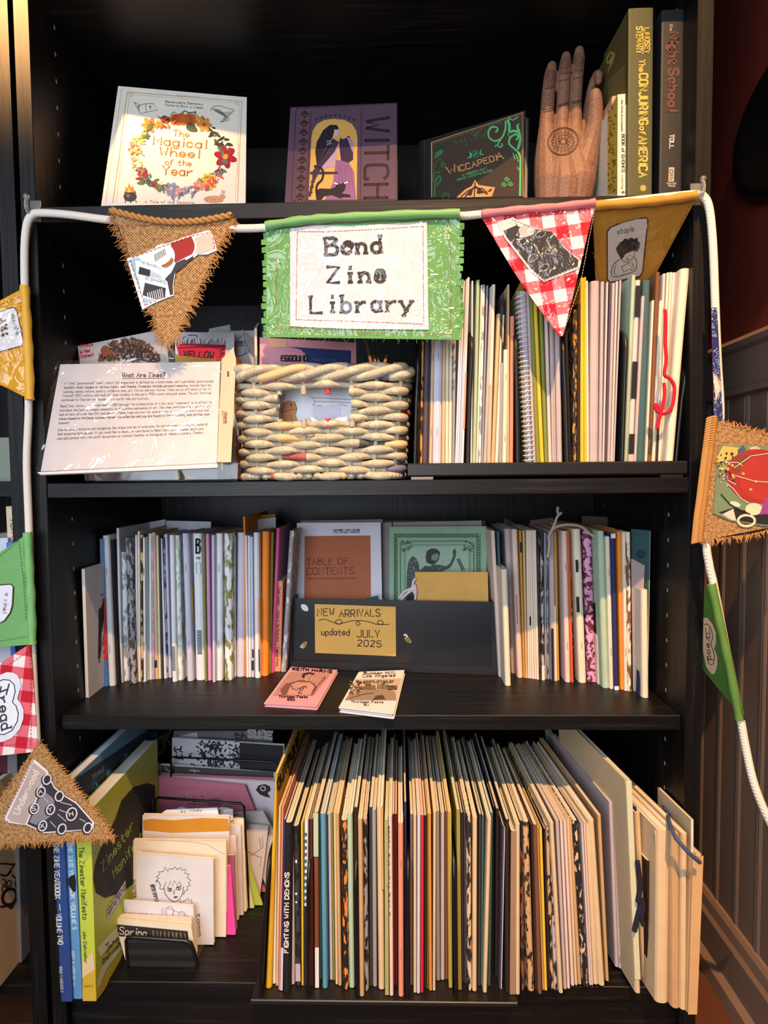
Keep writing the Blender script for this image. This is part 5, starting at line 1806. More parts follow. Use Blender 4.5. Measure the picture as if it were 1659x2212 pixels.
def resample(pts, ds):
    pts = pts + [pts[0]]
    out, acc = [], 0
    for a, b in zip(pts, pts[1:]):
        L = (b - a).length
        k = int(L / ds) + 1
        out += [a.lerp(b, i / k) for i in range(k)]
    return out
NROW = 15
pitch = .0285
winx0, winx1 = at(607, 880, YF).x, at(756, 880, YF).x
winz0, winz1 = at(680, 912, YF).z, at(680, 849, YF).z
mbw = MB()
for rI in range(NROW):
    h = (rI + .55) / (NROW + .75)
    zr = bz0 + (bz1 - bz0 - .010) * h
    base = resample(bpath(h), .0029)
    cyc = base
    n_ = len(cyc)
    seg, segs = [], []
    s = 0.0
    for i in range(n_ + 1):
        p = cyc[i % n_]; pn_ = cyc[(i + 1) % n_]; pp_ = cyc[i - 1]
        t = (pn_ - pp_).normalized(); outw = V((t.y, -t.x, 0))
        ph = s / pitch * pi + (pi if rI % 2 else 0)
        cc = cos(ph)
        hid = p.y < YF + .004 and winx0 < p.x < winx1 and winz0 - .003 < zr < winz1 + .003
        q = p + outw * (.0034 * cc + .001) + V((0, 0, zr + .0009 * sin(ph * .5 + rI)))
        rr = .0050 * (.70 + .36 * max(0, cc))
        if hid:
            if len(seg) > 2: segs.append(seg)
            seg = []
        else:
            seg.append((q, rr))
        s += (pn_ - p).length
    if len(seg) > 2: segs.append(seg)
    for sg in segs:
        k = int(.0232 * 2 / .0029)
        mats = []
        cur = NEWS
        for i in range(len(sg)):
            if i % 11 == 0: cur = random.choice(NMIX)
            mats.append(cur)
        mbw.tube([q for q, r in sg], [r for q, r in sg], mats, 8)
mbw.build('woven_wall', o, smooth=True)
# uprights the strands pass over
base = resample(bpath(.5), .0029)
acc, k = 0.0, 0
s = 0
ups = []
for i in range(len(base)):
    p = base[i]; q = base[(i + 1) % len(base)]
    if int(s / pitch) != int((s + (q - p).length) / pitch):
        ups.append(i)
    s += (q - p).length
for i in ups:
    pt = []
    frac = i / len(base)
    for h in (0, .25, .5, .75, 1):
        bb = resample(bpath(h), .0029)
        pt.append(bb[int(frac * len(bb)) % len(bb)] + V((0, 0, bz0 + (bz1 - bz0 - .004) * h + .001)))
    if pt[2].y < YF + .004 and winx0 - .004 < pt[2].x < winx1 + .004:
        mb = MB(); mb.tube(pt[:3][:2] + [pt[1].lerp(pt[2], max(0, min(1, (winz0 - pt[1].z) / (pt[2].z - pt[1].z))))], .0028, NEWS, 6); mb.build('upright', o, smooth=True)
        mb = MB(); mb.tube([pt[3] + V((0, 0, .018)), pt[4]], .0028, NEWS, 6); mb.build('upright', o, smooth=True)
        # the loop that ties the upright off at the window
        for zz in (winz0 - .002, winz1 + .002):
            mb = MB(); mb.tube([pt[2] * 1 + V((0, -.006, zz - pt[2].z + d)) for d in (-.005, 0, .005)], .0036, C((196, 60, 66), .6, .3, 'ink') if abs(i - ups[len(ups) // 8]) < 6 else NEWS, 6); mb.build('window_tie', o, smooth=True)
    elif pt[2].y < .05:
        mb = MB(); mb.tube(pt, .0028, NEWS, 6); mb.build('upright', o, smooth=True)
mb = MB()
for ph in range(3):
    bb = resample(bpath(1.0, .001), .0032)
    sm = []
    for i, p in enumerate(bb + [bb[0]]):
        a = i * .0032 / .019 + ph * 2 * pi / 3
        t = (bb[(i + 1) % len(bb)] - bb[i - 1]).normalized(); ow = V((t.y, -t.x, 0))
        sm.append(p + ow * (.0050 * cos(a) + .001) + V((0, 0, bz1 - .004 + .0058 * sin(a))))
    mats = []; cur = NEWS
    for i in range(len(sm)):
        if i % 16 == 0: cur = random.choice(NMIX)
        mats.append(cur)
    mb.tube(sm, .0056, mats, 8)
mb.build('braided_rim', o, smooth=True)
mb = MB()
bb = resample(bpath(0, .001), .0105)
for p in bb:
    mb.ball(p + V((0, 0, bz0 + .0048)), (.0056, .0058, .0046), random.choice(NMIX), 6)
mb.build('knotted_foot', o, smooth=True)
mb = MB(); mb.prism([p * 1 + V((0, 0, bz0 + .001)) for p in bpath(0, -.005)], (0, 0, .003), NEWS); mb.build('basket_base', o)
# booklets in the basket
def c6(x, y, d): return (480 + x * 440 / 1659, 700 + y * 440 / 1659, d)
SBK = 440 / 1659
o, sh = slabq('zine', 'pink zine with a dark blue panel, standing in the woven basket', 'booklet', [c6(305, 108, .080), c6(1090, 152, .088), c6(1095, 520, .078), c6(305, 520, .070)], .006, C((222, 150, 154)), 'zines in the basket', z=ZS2 + .006)
A = Art(sh, 480, 700, SBK, .0004)
A.poly((36, 54, 104), [(400, 196), (560, 186), (1050, 218), (1044, 400), (400, 400)])
A.done('blue_cover_panel', o)
A = Art(sh, 480, 700, SBK, .0007)
A.poly((206, 138, 148), [(330, 210), (400, 196), (560, 190), (640, 210), (690, 260), (700, 400), (330, 400)])
A.poly((226, 164, 128), [(384, 118), (524, 136), (524, 190), (384, 190)])
A.done('pink_arch_panel', o)
A = Art(sh, 480, 700, SBK, .001)
A.text((24, 24, 30), 'EGGOUND', (482, 302), (694, 304), 42, 13)
A.text((74, 92, 140), 'music zine', (734, 300), (930, 304), 24, 6)
A.done('cover_lettering', o)
o, sh = slabq('zine', 'white zine with a drawn brown jar, seen through the left of the basket window', 'booklet', [c6(440, 500, .036), c6(770, 480, .036), c6(780, 860, .033), c6(440, 880, .033)], .002, C((220, 222, 228)), 'zines in the basket', z=ZS2 + .006)
A = Art(sh, 480, 700, SBK, .0004)
A.poly((196, 136, 88), [(478, 716), (500, 640), (540, 622), (590, 634), (610, 690), (600, 740), (616, 790), (490, 790)])
A.lines((60, 44, 36), [[(484, 720), (600, 690)], [(500, 640), (478, 716), (490, 790)], [(490, 560), (510, 590), (506, 620), (470, 600)], [(590, 634), (610, 690), (600, 720)], [(560, 740), (570, 790)]], 4)
A.lines((50, 44, 44), [[(552, 652), (572, 668)], [(570, 650), (556, 670)], [(560, 646), (564, 674)]], 4)
A.lines((190, 70, 80), [[(470, 690), (500, 700)], [(480, 700), (496, 684)]], 4)
A.done('jar_drawing', o)
o, sh = slabq('zine', 'white zine with a line drawing, seen through the right of the basket window', 'booklet', [c6(684, 540, .031), c6(1100, 500, .034), c6(1100, 860, .031), c6(745, 880, .027)], .002, C((216, 216, 224)), 'zines in the basket', z=ZS2 + .006)
A = Art(sh, 480, 700, SBK, .0004)
A.lines((110, 108, 116), [[(706, 590), (740, 600), (752, 640), (740, 668)], [(740, 600), (1050, 616)], [(752, 630), (1050, 640)], [(760, 668), (810, 664)], [(960, 650), (1020, 672)]], 4)
A.poly((204, 202, 216), [(730, 680), (960, 650), (966, 800), (760, 800)])
A.done('line_drawing', o)
o, sh = slabq('zine', 'kraft brown booklet edge rising at the left inside the basket', 'booklet', [c6(284, 30, .100), c6(306, -10, .140), c6(310, 500, .140), c6(290, 500, .100)], .004, C((160, 120, 84)), 'zines in the basket', z=ZS2 + .006)
mb = MB()
for (x, y, dx, dy, r) in ((1170, 140, 40, 170, .0022), (1240, 260, 6, 60, .0018), (1270, 270, 6, 60, .0014), (1340, 255, -20, 70, .0022), (1400, 310, 20, 40, .0012), (860, 100, 30, 60, .0012), (640, 90, 10, 40, .0014)):
    mb.tube([at(*c6(x, y, .13)), at(*c6(x + dx, y + dy, .12)), at(*c6(x + dx * 1.5, y + dy + 300, .11))], r, C((150, 108, 70)), 6)
o = mb.build('twig_bundle', None); tag(o, 'dry brown twigs poking up behind the basket rim', 'twigs')

# --- magazine rack with its magazines
S36 = 360 / 1593
LE = C((22, 21, 21), .42, .5, 'leatherette')
ty = ZS2 + .0195
o = thing('magazine_rack', 'black leather-look desk rack holding magazines on the second shelf', 'rack', (at(1185, 1036, .1).x, .1, ZS2))
xa, xb = at(881, 1030, .004).x, at(1484, 1030, .004).x
mb = MB(); b_ = .0015
mb.prism([(xa, y, z) for y, z in ((.004 + b_, ty), (.004, ty - b_), (.004, ZS2 + .004 + b_), (.004 + b_, ZS2 + .0035), (.26, ZS2 + .0035), (.26, ty))], (xb - xa, 0, 0), LE); mb.build('base_tray', o)
mb = MB(); mb.box(xa + .004, xa + .030, .0055, .03, ZS2 + .0003, ZS2 + .0035, C((120, 116, 112), .4, .5, 'foot')); mb.build('foot', o)
mb = MB(); mb.box(xb - .030, xb - .004, .0055, .03, ZS2 + .0003, ZS2 + .0035, LE); mb.build('foot', o)
def mesh_mat():
    if 'mesh' in MATS: return MATS['mesh']
    mt, nt, b = newmat('black_wire_mesh')
    tc = ND(nt, 'ShaderNodeTexCoord'); mp = ND(nt, 'ShaderNodeMapping'); mp.inputs['Rotation'].default_value = (radians(45), radians(45), 0); mp.inputs['Scale'].default_value = (420, 420, 420)
    ck = ND(nt, 'ShaderNodeTexChecker'); ck.inputs['Scale'].default_value = 1.0
    ck.inputs['Color1'].default_value = (.004, .004, .004, 1); ck.inputs['Color2'].default_value = (.03, .028, .026, 1)
    nt.links.new(tc.outputs['Object'], mp.inputs[0]); nt.links.new(mp.outputs[0], ck.inputs[0]); nt.links.new(ck.outputs[0], b.inputs['Base Color'])
    bp = ND(nt, 'ShaderNodeBump'); bp.inputs['Strength'].default_value = .8; bp.inputs['Distance'].default_value = .001
    nt.links.new(ck.outputs['Fac'], bp.inputs['Height']); nt.links.new(bp.outputs[0], b.inputs['Normal'])
    b.inputs['Roughness'].default_value = .4
    MATS['mesh'] = mt
    return mt
def divider(root, xb_, xt_, ytop, y, zbase, D, half, arch=True):
    """mesh divider seen edge-on: wire loop and mesh panel standing front to back"""
    B = at(*xb_, y); T = at(*xt_, y)
    B = down_to(T, B, zbase)
    R_ = min(.03, D * .3)
    loop = [B, B.lerp(T, .5)]
    for k in range(8):
        a = pi / 2 * k / 7
        loop.append(T + V((0, R_ * (1 - cos(a)), -R_ * (1 - sin(a)))))
    for k in range(8):
        a = pi / 2 * k / 7
        loop.append(T + V((0, D - R_ + R_ * sin(a), -R_ * (1 - cos(a)))))
    loop += [B + V((0, D, 0))]
    mb = MB(); mb.tube(loop, .0022, black_metal(), 8); mb.build('wire_frame', root, smooth=True)
    mb = MB(); mb.prism([p - V((half, 0, 0)) for p in loop], (2 * half, 0, 0), mesh_mat()); mb.build('mesh_divider', root)
def pA(x, y): return (860 + x * S36, 560 + y * S36)
S34 = 340 / 1504
def pB(x, y): return (1180 + x * S34, 560 + y * S34)
for bp_, tp_ in ((pA(160, 1985), pA(188, 790)), (pA(668, 1985), pA(705, 660)), (pA(1145, 1985), pA(1128, 655)), (pB(205, 1985), pB(165, 690)), (pB(725, 1975), pB(765, 640)), (pB(1235, 1960), pB(1350, 760))):
    divider(o, bp_, tp_, 0, .018, ty, .17, .0011)
WR2 = 'in the leather-look rack'
GM = 'magazines in the leather-look rack'
Rm = dict(name='magazine', noun='magazine')
def mg(*a, **k):
    d = dict(name='magazine', noun='magazine', cat='magazine'); d.update(k)
    return (*a, d)
rowA = [
 mg(184, 204, 1985, 16, 690, 'K', word='thin black'),
 mg(205, 230, 1985, 20, 700, 'X/H', lab='black and gold magazine'),
 mg(231, 281, 1985, 26, 640, 'I', lab='plum grey magazine'),
 mg(282, 292, 1985, 24, 650, 'I', word='thin plum grey'),
 mg(293, 324, 1985, 30, 620, 'T', staples=1, lab='tan magazine with dark spine'),
 mg(325, 413, 1985, 18, 600, 'L', lab='wide pale lavender magazine', npg=5, staples=1),
 mg(414, 450, 1985, 14, 600, 'T', npg=3),
 mg(451, 480, 1985, 10, 500, 'C'), mg(481, 512, 1985, 14, 420, 'C', word='pale cream'), mg(513, 541, 1985, 20, 330, 'G', word='light grey'),
 mg(542, 560, 1985, 60, 215, 'W'), mg(561, 579, 1985, 62, 205, 'W'), mg(580, 600, 1985, 66, 190, 'L'), mg(601, 626, 1985, 60, 172, 'W', marks=((.2, .5, .3, 1, 'S'),)),
 mg(690, 708, 1985, 12, 205, 'W', word='white stapled'),
 mg(709, 744, 1985, 40, 196, 'E', lab='pale green magazine'),
 mg(745, 765, 1985, 46, 245, 'C'), mg(766, 792, 1985, 42, 240, 'G/W'), mg(793, 812, 1985, 52, 250, 'G'),
 mg(813, 846, 1985, 66, 262, 'A'), mg(848, 884, 1985, 50, 240, 'C', marks=((0, .45, .1, .9, 'T'),)),
 mg(886, 922, 1985, 62, 520, 'T', lab='short tan magazine'), mg(924, 958, 1985, 62, 530, 'C', D=.12),
 mg(960, 990, 1985, 24, 328, 'D', word='tall charcoal topped', marks=((.0, .6, 0, 1, 'G'), (.93, .97, 0, 1, 'K'))),
 mg(992, 1042, 1985, 16, 862, 'C', lab='short pale grey-cream zine', npg=3, staples=1),
 mg(1043, 1062, 1985, 4, 240, 'T', word='tall tan'), mg(1063, 1102, 1985, 12, 542, 'S', word='rust tan'),
 mg(1291, 1322, 1985, -66, 300, 'A'), mg(1323, 1362, 1985, -70, 300, 'V', lab='olive magazine'), mg(1363, 1402, 1985, -74, 300, 'Y', word='yellow green', npg=3),
 mg(1404, 1440, 1985, -60, 340, 'V', word='dull olive'), mg(1441, 1474, 1985, -44, 360, 'F'), mg(1475, 1520, 1985, -30, 360, 'A', lab='mauve magazine with dotted edge', marks=tuple((k / 60, k / 60 + .008, .35, .55, 'S') for k in range(2, 58))), mg(1521, 1576, 1985, -26, 360, 'A'),
]
row(rowA, 860, 560, S36, ty, .19, WR2, GM, y=.026)
rowB = [
 mg(216, 248, 1975, -40, 690, 'K', word='thick black'),
 mg(250, 290, 1975, 14, 480, 'X/H', lab='black magazine with gold pattern', pc=(300, .55)), mg(292, 326, 1975, 6, 420, 'X'),
 mg(328, 364, 1975, 0, 175, 'Y', lab='bright yellow magazine'), mg(365, 388, 1975, -4, 170, 'Y', word='thin bright yellow'), mg(389, 413, 1975, -10, 205, 'C', word='pale yellow cream'),
 mg(414, 502, 1970, 14, 205, 'A', lab='wide grey-mauve magazine', npg=5), mg(503, 536, 1970, 22, 212, 'A'), mg(538, 556, 1970, 40, 218, 'F'), mg(558, 582, 1970, 50, 225, 'I'), mg(583, 614, 1970, 48, 225, 'A'), mg(615, 636, 1970, 54, 210, 'F'), mg(637, 655, 1970, 66, 200, 'A'),
 mg(742, 778, 1970, 80, 150, 'E', lab='tall greenish white magazine', word='greenish'),
 mg(780, 832, 1970, 76, 198, 'F', lab='pinkish magazine with black blocks', marks=((0, .06, 0, 1, 'A'), (.06, .17, 0, 1, 'K'), (.36, .56, 0, 1, 'K'), (.80, .97, 0, 1, 'K'))),
 mg(834, 866, 1960, 80, 350, 'A'), mg(868, 942, 1955, 62, 195, 'Q', lab='teal grey magazine', word='teal'),
 mg(944, 968, 1950, 68, 392, 'C', npg=3), mg(970, 1008, 1950, 84, 120, 'B', lab='brown magazine'),
 mg(1010, 1040, 1950, 76, 395, 'C'), mg(1041, 1066, 1950, 78, 135, 'F', marks=((.0, .2, 0, 1, 'X'), (.55, .83, .2, .6, 'A'))), mg(1068, 1092, 1950, 88, 125, 'C'), mg(1093, 1116, 1950, 92, 122, 'C', word='pale cream'), mg(1118, 1144, 1950, 92, 124, 'F'),
 mg(1147, 1222, 1945, 152, 85, 'C', lab='wide cream magazine at the right end', npg=4, tw=90, y=.010),
]
row(rowB, 1180, 560, S34, ty, .19, WR2, GM, y=.026)
# yellow folder peak behind the spiral-bound zine
o, sh = slabq('folder', 'yellow folder corner rising behind the spiral-bound zine', 'folder', [(*pA(1065, 420), .15), (*pA(1195, 165), .15), (*pA(1250, 900), .145), (*pA(1065, 900), .145)], .002, C((226, 170, 40)), None, z=ty + .0005)
o, sh = slabq('folder', 'dark green folder behind the spiral-bound zine', 'folder', [(*pA(1078, 400), .125), (*pA(1160, 330), .125), (*pA(1190, 900), .12), (*pA(1078, 900), .12)], .002, C((64, 84, 62)), None, z=ty + .0005)
# spiral-bound zine
B0, B1 = at(*pA(1212, 1985), .024), at(*pA(1318, 1985), .024)
T0, T1 = at(*pA(1128, 280), .024), at(*pA(1232, 280), .024)
B0, B1 = down_to(T0, B0, ty + .0003), down_to(T1, B1, ty + .0003)
o = thing('spiral_notebook', 'white spiral-bound zine in the leather-look magazine rack', 'notebook', (B0 + B1) / 2 + V((0, .01, 0)), None)
mb = MB(); q_ = [B0.lerp(B1, .45), B1, T1, T0.lerp(T1, .45)]; mb.hexa([p + V((0, .010, 0)) for p in q_], (0, .17, 0), C((196, 194, 214))); mb.build('pages', o)
mb = MB(); q_ = [B0.lerp(B1, .2), B0.lerp(B1, .42), T0.lerp(T1, .42), T0.lerp(T1, .2)]; mb.hexa([p + V((0, .010, 0)) for p in q_], (0, .17, 0), C((150, 158, 140))); mb.build('cover', o)
mb = MB()
for k in range(34):
    t = (k + .6) / 35
    c = B0.lerp(T0, t).lerp(B1.lerp(T1, t), .48) + V((0, .008, 0))
    rx = (B1 - B0).length * .46
    mb.tube([c + V((rx * cos(a), .010 * sin(a), .0012 * sin(a * .5))) for a in [pi * .0 - 2 * pi * j / 16 for j in range(13)]], .0010, C((232, 206, 190), .4, .4, 'coil'), 6)
mb.build('spiral_coil', o, smooth=True)
# red yarn bookmark
yp = [(1135, 480), (1142, 640), (1138, 800), (1146, 960), (1130, 1100), (1180, 1140), (1222, 1210), (1220, 1320), (1195, 1420), (1130, 1475), (1060, 1450), (1040, 1390), (1062, 1400), (1100, 1440), (1130, 1300), (1125, 1180)]
mb = MB()
mb.tube([at(*pB(x, y), .0045) for x, y in smooth2(yp, False, 6)], .0021, C((204, 32, 48), .85, .2, 'yarn'), 8)
mb.tube([at(*pB(x, y), .0050) for x, y in smooth2([(1100, 1440), (1085, 1500), (1070, 1560), (1062, 1620)], False, 6)], .0024, C((204, 32, 48), .85, .2, 'yarn'), 8)
o = mb.build('yarn_bookmark', None, smooth=True); tag(o, 'looped red yarn bookmark hanging over the cream magazines in the rack', 'yarn')

# ================================================================== third shelf
S5 = 500 / 1659
def zn_(x0, x1, yb, dx, yt, col, **k):
    return (x0, x1, yb, dx, yt, col, k)
L3 = [
 zn_(206, 243, 1402, -26, 345, 'R/U', lab='thin red and blue zine', gap=.5, marks=((.0, .18, .3, 1, (70, 120, 190)), (.19, .6, .2, 1, (206, 50, 60)), (.6, 1, .1, 1, (96, 130, 180)))),
 zn_(244, 290, 1402, -46, 322, 'W', staples=1),
 zn_(291, 325, 1392, -46, 352, 'K', lab='black zine', word='black'),
 zn_(326, 346, 1380, -26, 268, 'W', word='tall white'),
 zn_(347, 390, 1368, -18, 440, 'G/W', word='grey printed'), 
 zn_(391, 442, 1385, -30, 338, 'D/G', lab='dark grey speckled zine', pc=(260, .5)),
 zn_(443, 458, 1372, -8, 318, 'W', word='white'), zn_(459, 476, 1370, -6, 290, 'C'),
 zn_(477, 496, 1374, -4, 318, 'T/X', word='tan speckled'), zn_(497, 514, 1372, -8, 335, 'W', staples=1),
 zn_(515, 538, 1360, -14, 330, 'E', lab='pale mint zine', word='mint'), zn_(539, 556, 1356, -6, 306, 'W'),
 zn_(557, 577, 1354, -8, 312, 'P/G', word='mauve printed'), zn_(578, 606, 1352, -26, 300, 'T', lab='tan zine with black arrow', marks=((.08, .13, 0, .7, 'K'),)),
 zn_(607, 622, 1350, -20, 320, 'C', word='yellowed cream'), zn_(623, 641, 1352, -24, 322, 'D'), zn_(642, 661, 1348, -32, 342, 'W'),
 zn_(662, 676, 1344, -26, 318, 'N/G', word='navy speckled'), zn_(677, 696, 1342, -30, 310, 'L'),
 zn_(700, 736, 1372, -22, 318, 'W', lab='white zine with barcode', marks=tuple((.08 + .012 * i, .086 + .012 * i, .2, .8, 'K') for i in range(14))),
 zn_(737, 778, 1362, -26, 320, 'E/W', word='pale patterned'), zn_(779, 804, 1340, -30, 460, 'W', word='short white'),
 zn_(806, 852, 1366, -36, 306, 'L', staples=1, word='wide lavender'),
 zn_(853, 868, 1340, -20, 310, 'W'), zn_(870, 936, 1360, -24, 306, 'W', lab='white zine with capital B', npg=4, marks=tuple((.18 + .011 * i, .186 + .011 * i, .28, .78, 'K') for i in range(15))),
 zn_(938, 952, 1370, -18, 310, 'V', word='thin olive'), zn_(953, 984, 1362, -18, 308, 'P', lab='pink-purple zine', npg=2),
 zn_(990, 1012, 1374, -8, 318, 'L'), zn_(1013, 1062, 1362, 0, 306, 'W', staples=1, npg=3), zn_(1063, 1074, 1350, 6, 320, 'D/G', word='grey patterned'),
 zn_(1075, 1132, 1362, -4, 305, 'V/W', lab='map printed zine', word='map printed', pc=(140, .5)), zn_(1133, 1146, 1338, -2, 320, 'D'), zn_(1147, 1158, 1336, -4, 320, 'W'),
 zn_(1160, 1218, 1336, 8, 300, 'L', npg=3, word='folded lavender'), zn_(1219, 1232, 1334, -6, 185, 'O', lab='tall ochre folder zine', word='ochre', D=.16),
 zn_(1233, 1250, 1340, -12, 320, 'W'), zn_(1251, 1268, 1338, -8, 322, 'W', word='thin white'), zn_(1269, 1290, 1338, -10, 330, 'L', marks=((.05, .12, .2, 1, 'K'), (.14, .2, .4, 1, 'K'))),
 zn_(1292, 1334, 1345, -10, 300, 'W', npg=3, marks=((.05, .2, .75, 1, 'D'), (.2, .55, .8, 1, 'O'))),
 zn_(1338, 1390, 1330, 6, 292, 'O', lab='bright orange zine', npg=4),
 zn_(1391, 1411, 1312, 18, 296, 'V', word='green'), zn_(1412, 1432, 1304, 40, 268, 'P', lab='magenta pink zine', word='magenta', marks=((0, 1, 0, 1, (206, 70, 130)),)),
 zn_(1436, 1480, 1297, 16, 648, 'S', lab='short salmon book', name='paperback_book', cat='book', noun='book', fold=False, block=True, text=('Chalk Summer     Notes of the Dockyard     Tugboat Press', .93, .06, (120, 60, 56), 4.6, .9)),
 zn_(1481, 1518, 1300, 62, 286, 'W/G', lab='white map zine', word='white', pc=(200, .42)),
]
WR3 = 'in the row left of the black box'
out = row(L3, 160, 1060, S5, ZS3, .14, WR3, 'zines left of the black box')
for ob, B0, B1, T0, T1 in out:
    if 'capital B' in ob['label'] and ob['label'].startswith('white zine with'):
        A = Art(spine_sheet(B0, B1, T0), 160, 1060, S5, .0004)
        A.text((34, 32, 34), 'B', (876, 446), (902, 446), 98, 13); A.text((90, 88, 92), 'THE', (876, 490), (904, 490), 14, 3)
        A.line((120, 118, 122), [(878, 516), (904, 514), (908, 596), (880, 598)], 3, closed=True)
        A.done('cover_lettering', ob)
def zf(nm, label, q, th, cov, group, z):
    return slabq('zine', label, 'booklet', q, th, cov, group, z=z)
def c8(x, y, d): return (160 + x * S5, 1060 + y * S5, d)
# faces of the first booklets at the left end
o, sh = zf('', 'white booklet with a black dress drawing, leftmost in the row left of the black box', [c8(76, 560, .062), c8(228, 515, .128), c8(238, 1400, .125), c8(105, 1470, .072)], .004, C(PALC['W'][0]), 'zines left of the black box', ZS3 + .0003)
A = Art(sh, 160, 1060, S5, .0003)
A.poly((36, 34, 38), [(176, 850), (196, 830), (216, 760), (222, 860), (196, 1020), (186, 1190), (170, 1210)])
A.lines((36, 34, 38), [[(222, 1000), (196, 1100), (180, 1230)], [(216, 1070), (206, 1110), (226, 1120), (208, 1160), (228, 1170), (214, 1190)], [(192, 740), (204, 738), (204, 756), (194, 756), (192, 740)], [(200, 790), (212, 770)], [(186, 1190), (176, 1236)]], 4)
A.done('cover_drawing', o)
o, sh = zf('', 'folded white sheet behind the booklet with the black dress drawing', [c8(92, 345, .135), c8(205, 318, .150), c8(225, 1200, .148), c8(110, 1200, .132)], .003, C((214, 218, 226)), 'zines left of the black box', ZS3 + .0003)
for q, lab, col in (([(300, 268), (655, 205), (655, 700), (310, 700)], 'tall pale card rising behind the black zine at the left of the third shelf', (188, 190, 194)), ([(660, 215), (980, 222), (980, 700), (665, 700)], 'lavender card rising behind the barcode zine on the third shelf', (198, 198, 214)), ([(570, 275), (655, 245), (660, 600), (580, 600)], 'yellow tabbed card rising left of the lavender card on the third shelf', (206, 190, 120)), ([(1225, 215), (1445, 190), (1445, 600), (1230, 600)], 'grey-white card rising behind the bright orange zine', (186, 184, 184)), ([(1210, 186), (1440, 168), (1440, 600), (1215, 600)], 'ochre card rising behind the bright orange zine, tallest of all', (186, 122, 36))):
    yy = .245 if col[0] != 186 or col[1] == 184 else .262
    o, sh = zf('', lab, [c8(*p, yy) for p in q], .002, C(col), 'cards behind the zines', ZS3 + .0003)
# yellow yarn loop
mb = MB(); mb.tube([at(*c8(x, y, .150)) for x, y in smooth2([(838, 690), (836, 860), (812, 930), (802, 1010), (822, 1110), (846, 1180), (850, 1280)], False, 6)], .0013, C((170, 146, 60), .9, .2, 'yarn'), 6)
mb.tube([at(*c8(x, y, .151)) for x, y in smooth2([(842, 680), (848, 900), (838, 1010), (834, 1100), (848, 1190)], False, 6)], .0016, C((170, 146, 60), .9, .2, 'yarn'), 6)
o = mb.build('yarn_bookmark', None, smooth=True); tag(o, 'thin olive yarn hanging over the lavender zines left of the black box', 'yarn')

# --- black box of new arrivals
S54 = 540 / 1659
def c9(x, y, d): return (560 + x * S54, 1080 + y * S54, d)
YB0, YB1 = .186, .166
pl = on(*c9(185, 1118, 0)[:2], ZS3); pr_ = on(*c9(1580, 1165, 0)[:2], ZS3)
BK = C((16, 15, 15), .5, .45, 'blackpaint')
o = thing('file_box', 'black wooden box with a yellow New Arrivals card, in the middle of the third shelf', 'box', ((pl.x + pr_.x) / 2, (pl.y + pr_.y) / 2 + .05, ZS3))
ux = (pr_ - pl).normalized(); uy = V((-ux.y, ux.x, 0)); Wb = (pr_ - pl).length
ztop = at(*c9(220, 655, pl.y)).z
Hb = ztop - ZS3
def bxp(u, d, z): return pl + ux * u + uy * d + V((0, 0, z))
def bbox(mb, u0, u1, d0, d1, z0, z1, mt):
    mb.hexa([bxp(u0, d0, z0), bxp(u1, d0, z0), bxp(u1, d0, z1), bxp(u0, d0, z1)], uy * (d1 - d0), mt)
fw_ = .0085
mb = MB(); bbox(mb, 0, fw_, 0, .11, .0004, Hb, BK); mb.build('side_panel', o)
mb = MB(); bbox(mb, Wb - fw_, Wb, 0, .11, .0004, Hb, BK); mb.build('side_panel', o)
mb = MB(); bbox(mb, fw_, Wb - fw_, 0, .11, .0004, .0125, BK); mb.build('bottom_rail', o)
mb = MB(); bbox(mb, fw_, Wb - fw_, .003, .006, .0125, Hb, C((13, 12, 12), .32, .5, 'blackpanel')); mb.build('front_panel', o)
mb = MB(); bbox(mb, fw_, Wb - fw_, .104, .11, .0125, Hb + .09, BK); mb.build('back_panel', o)
fp = Sheet(bxp(.02, .003, .02), bxp(.2, .003, .02), bxp(.02, .003, .08))
crd = [fp.hit(*c9(x, y, 0)[:2], .0004) for x, y in ((369, 690), (906, 708), (908, 1036), (372, 1014))]
mb = MB(); mb.hexa(crd, fp.n * .0005, C((224, 178, 92))); card = mb.build('index_card', None)
tag(card, 'yellow card handwritten New Arrivals, taped to the front of the black box', 'card')
A = Art(fp, 560, 1080, S54, .0011)
IK = (34, 34, 40)
for t, p0, p1, h, wt in (('NEW', (388, 768), (500, 764), 46, 6), ('ARRIVALS', (534, 774), (804, 770), 46, 6), ('updated', (414, 894), (600, 898), 42, 5.5), ('JULY', (650, 908), (800, 910), 46, 6), ('2025', (654, 968), (810, 974), 40, 6)):
    A.text(IK, t, p0, p1, h, wt, jitter=.3)
A.line(IK, [(396, 800), (430, 790), (480, 806), (530, 824), (552, 806), (530, 792), (506, 806), (530, 822), (600, 804), (650, 800), (670, 820), (655, 832), (644, 818), (660, 800), (720, 806), (780, 824), (820, 822), (816, 802), (794, 800), (786, 816), (810, 826), (862, 824)], 5, sm=True)
A.done('handwriting', card)
for x, y, a in ((296, 964, -.9), (986, 926, .75)):
    A = Art(fp, 560, 1080, S54, .0006)
    A.oval((196, 168, 88), x, y, 30, 15, a).oval((226, 222, 214), x - 22 * cos(a) + 3, y - 22 * sin(a) - 10, 17, 11, a).oval((30, 28, 26), x + 24 * cos(a) * (-1 if a < 0 else -1.1), y + 26 * sin(a) * -1, 7)
    A.lines((40, 34, 28), [[(x + k * cos(a) - 12 * sin(a), y + k * sin(a) + 12 * cos(a)), (x + k * cos(a) + 12 * sin(a), y + k * sin(a) - 12 * cos(a))] for k in (-8, 4, 15)], 5)
    A.done('bee_sticker', o)
A = Art(fp, 560, 1080, S54, .0006)
A.oval((226, 226, 220), 302, 714, 28, 19, .75).poly((226, 226, 220), [(276, 694), (290, 692), (286, 710)]).poly((226, 226, 220), [(312, 734), (326, 738), (324, 722)])
A.done('white_sticker', o)
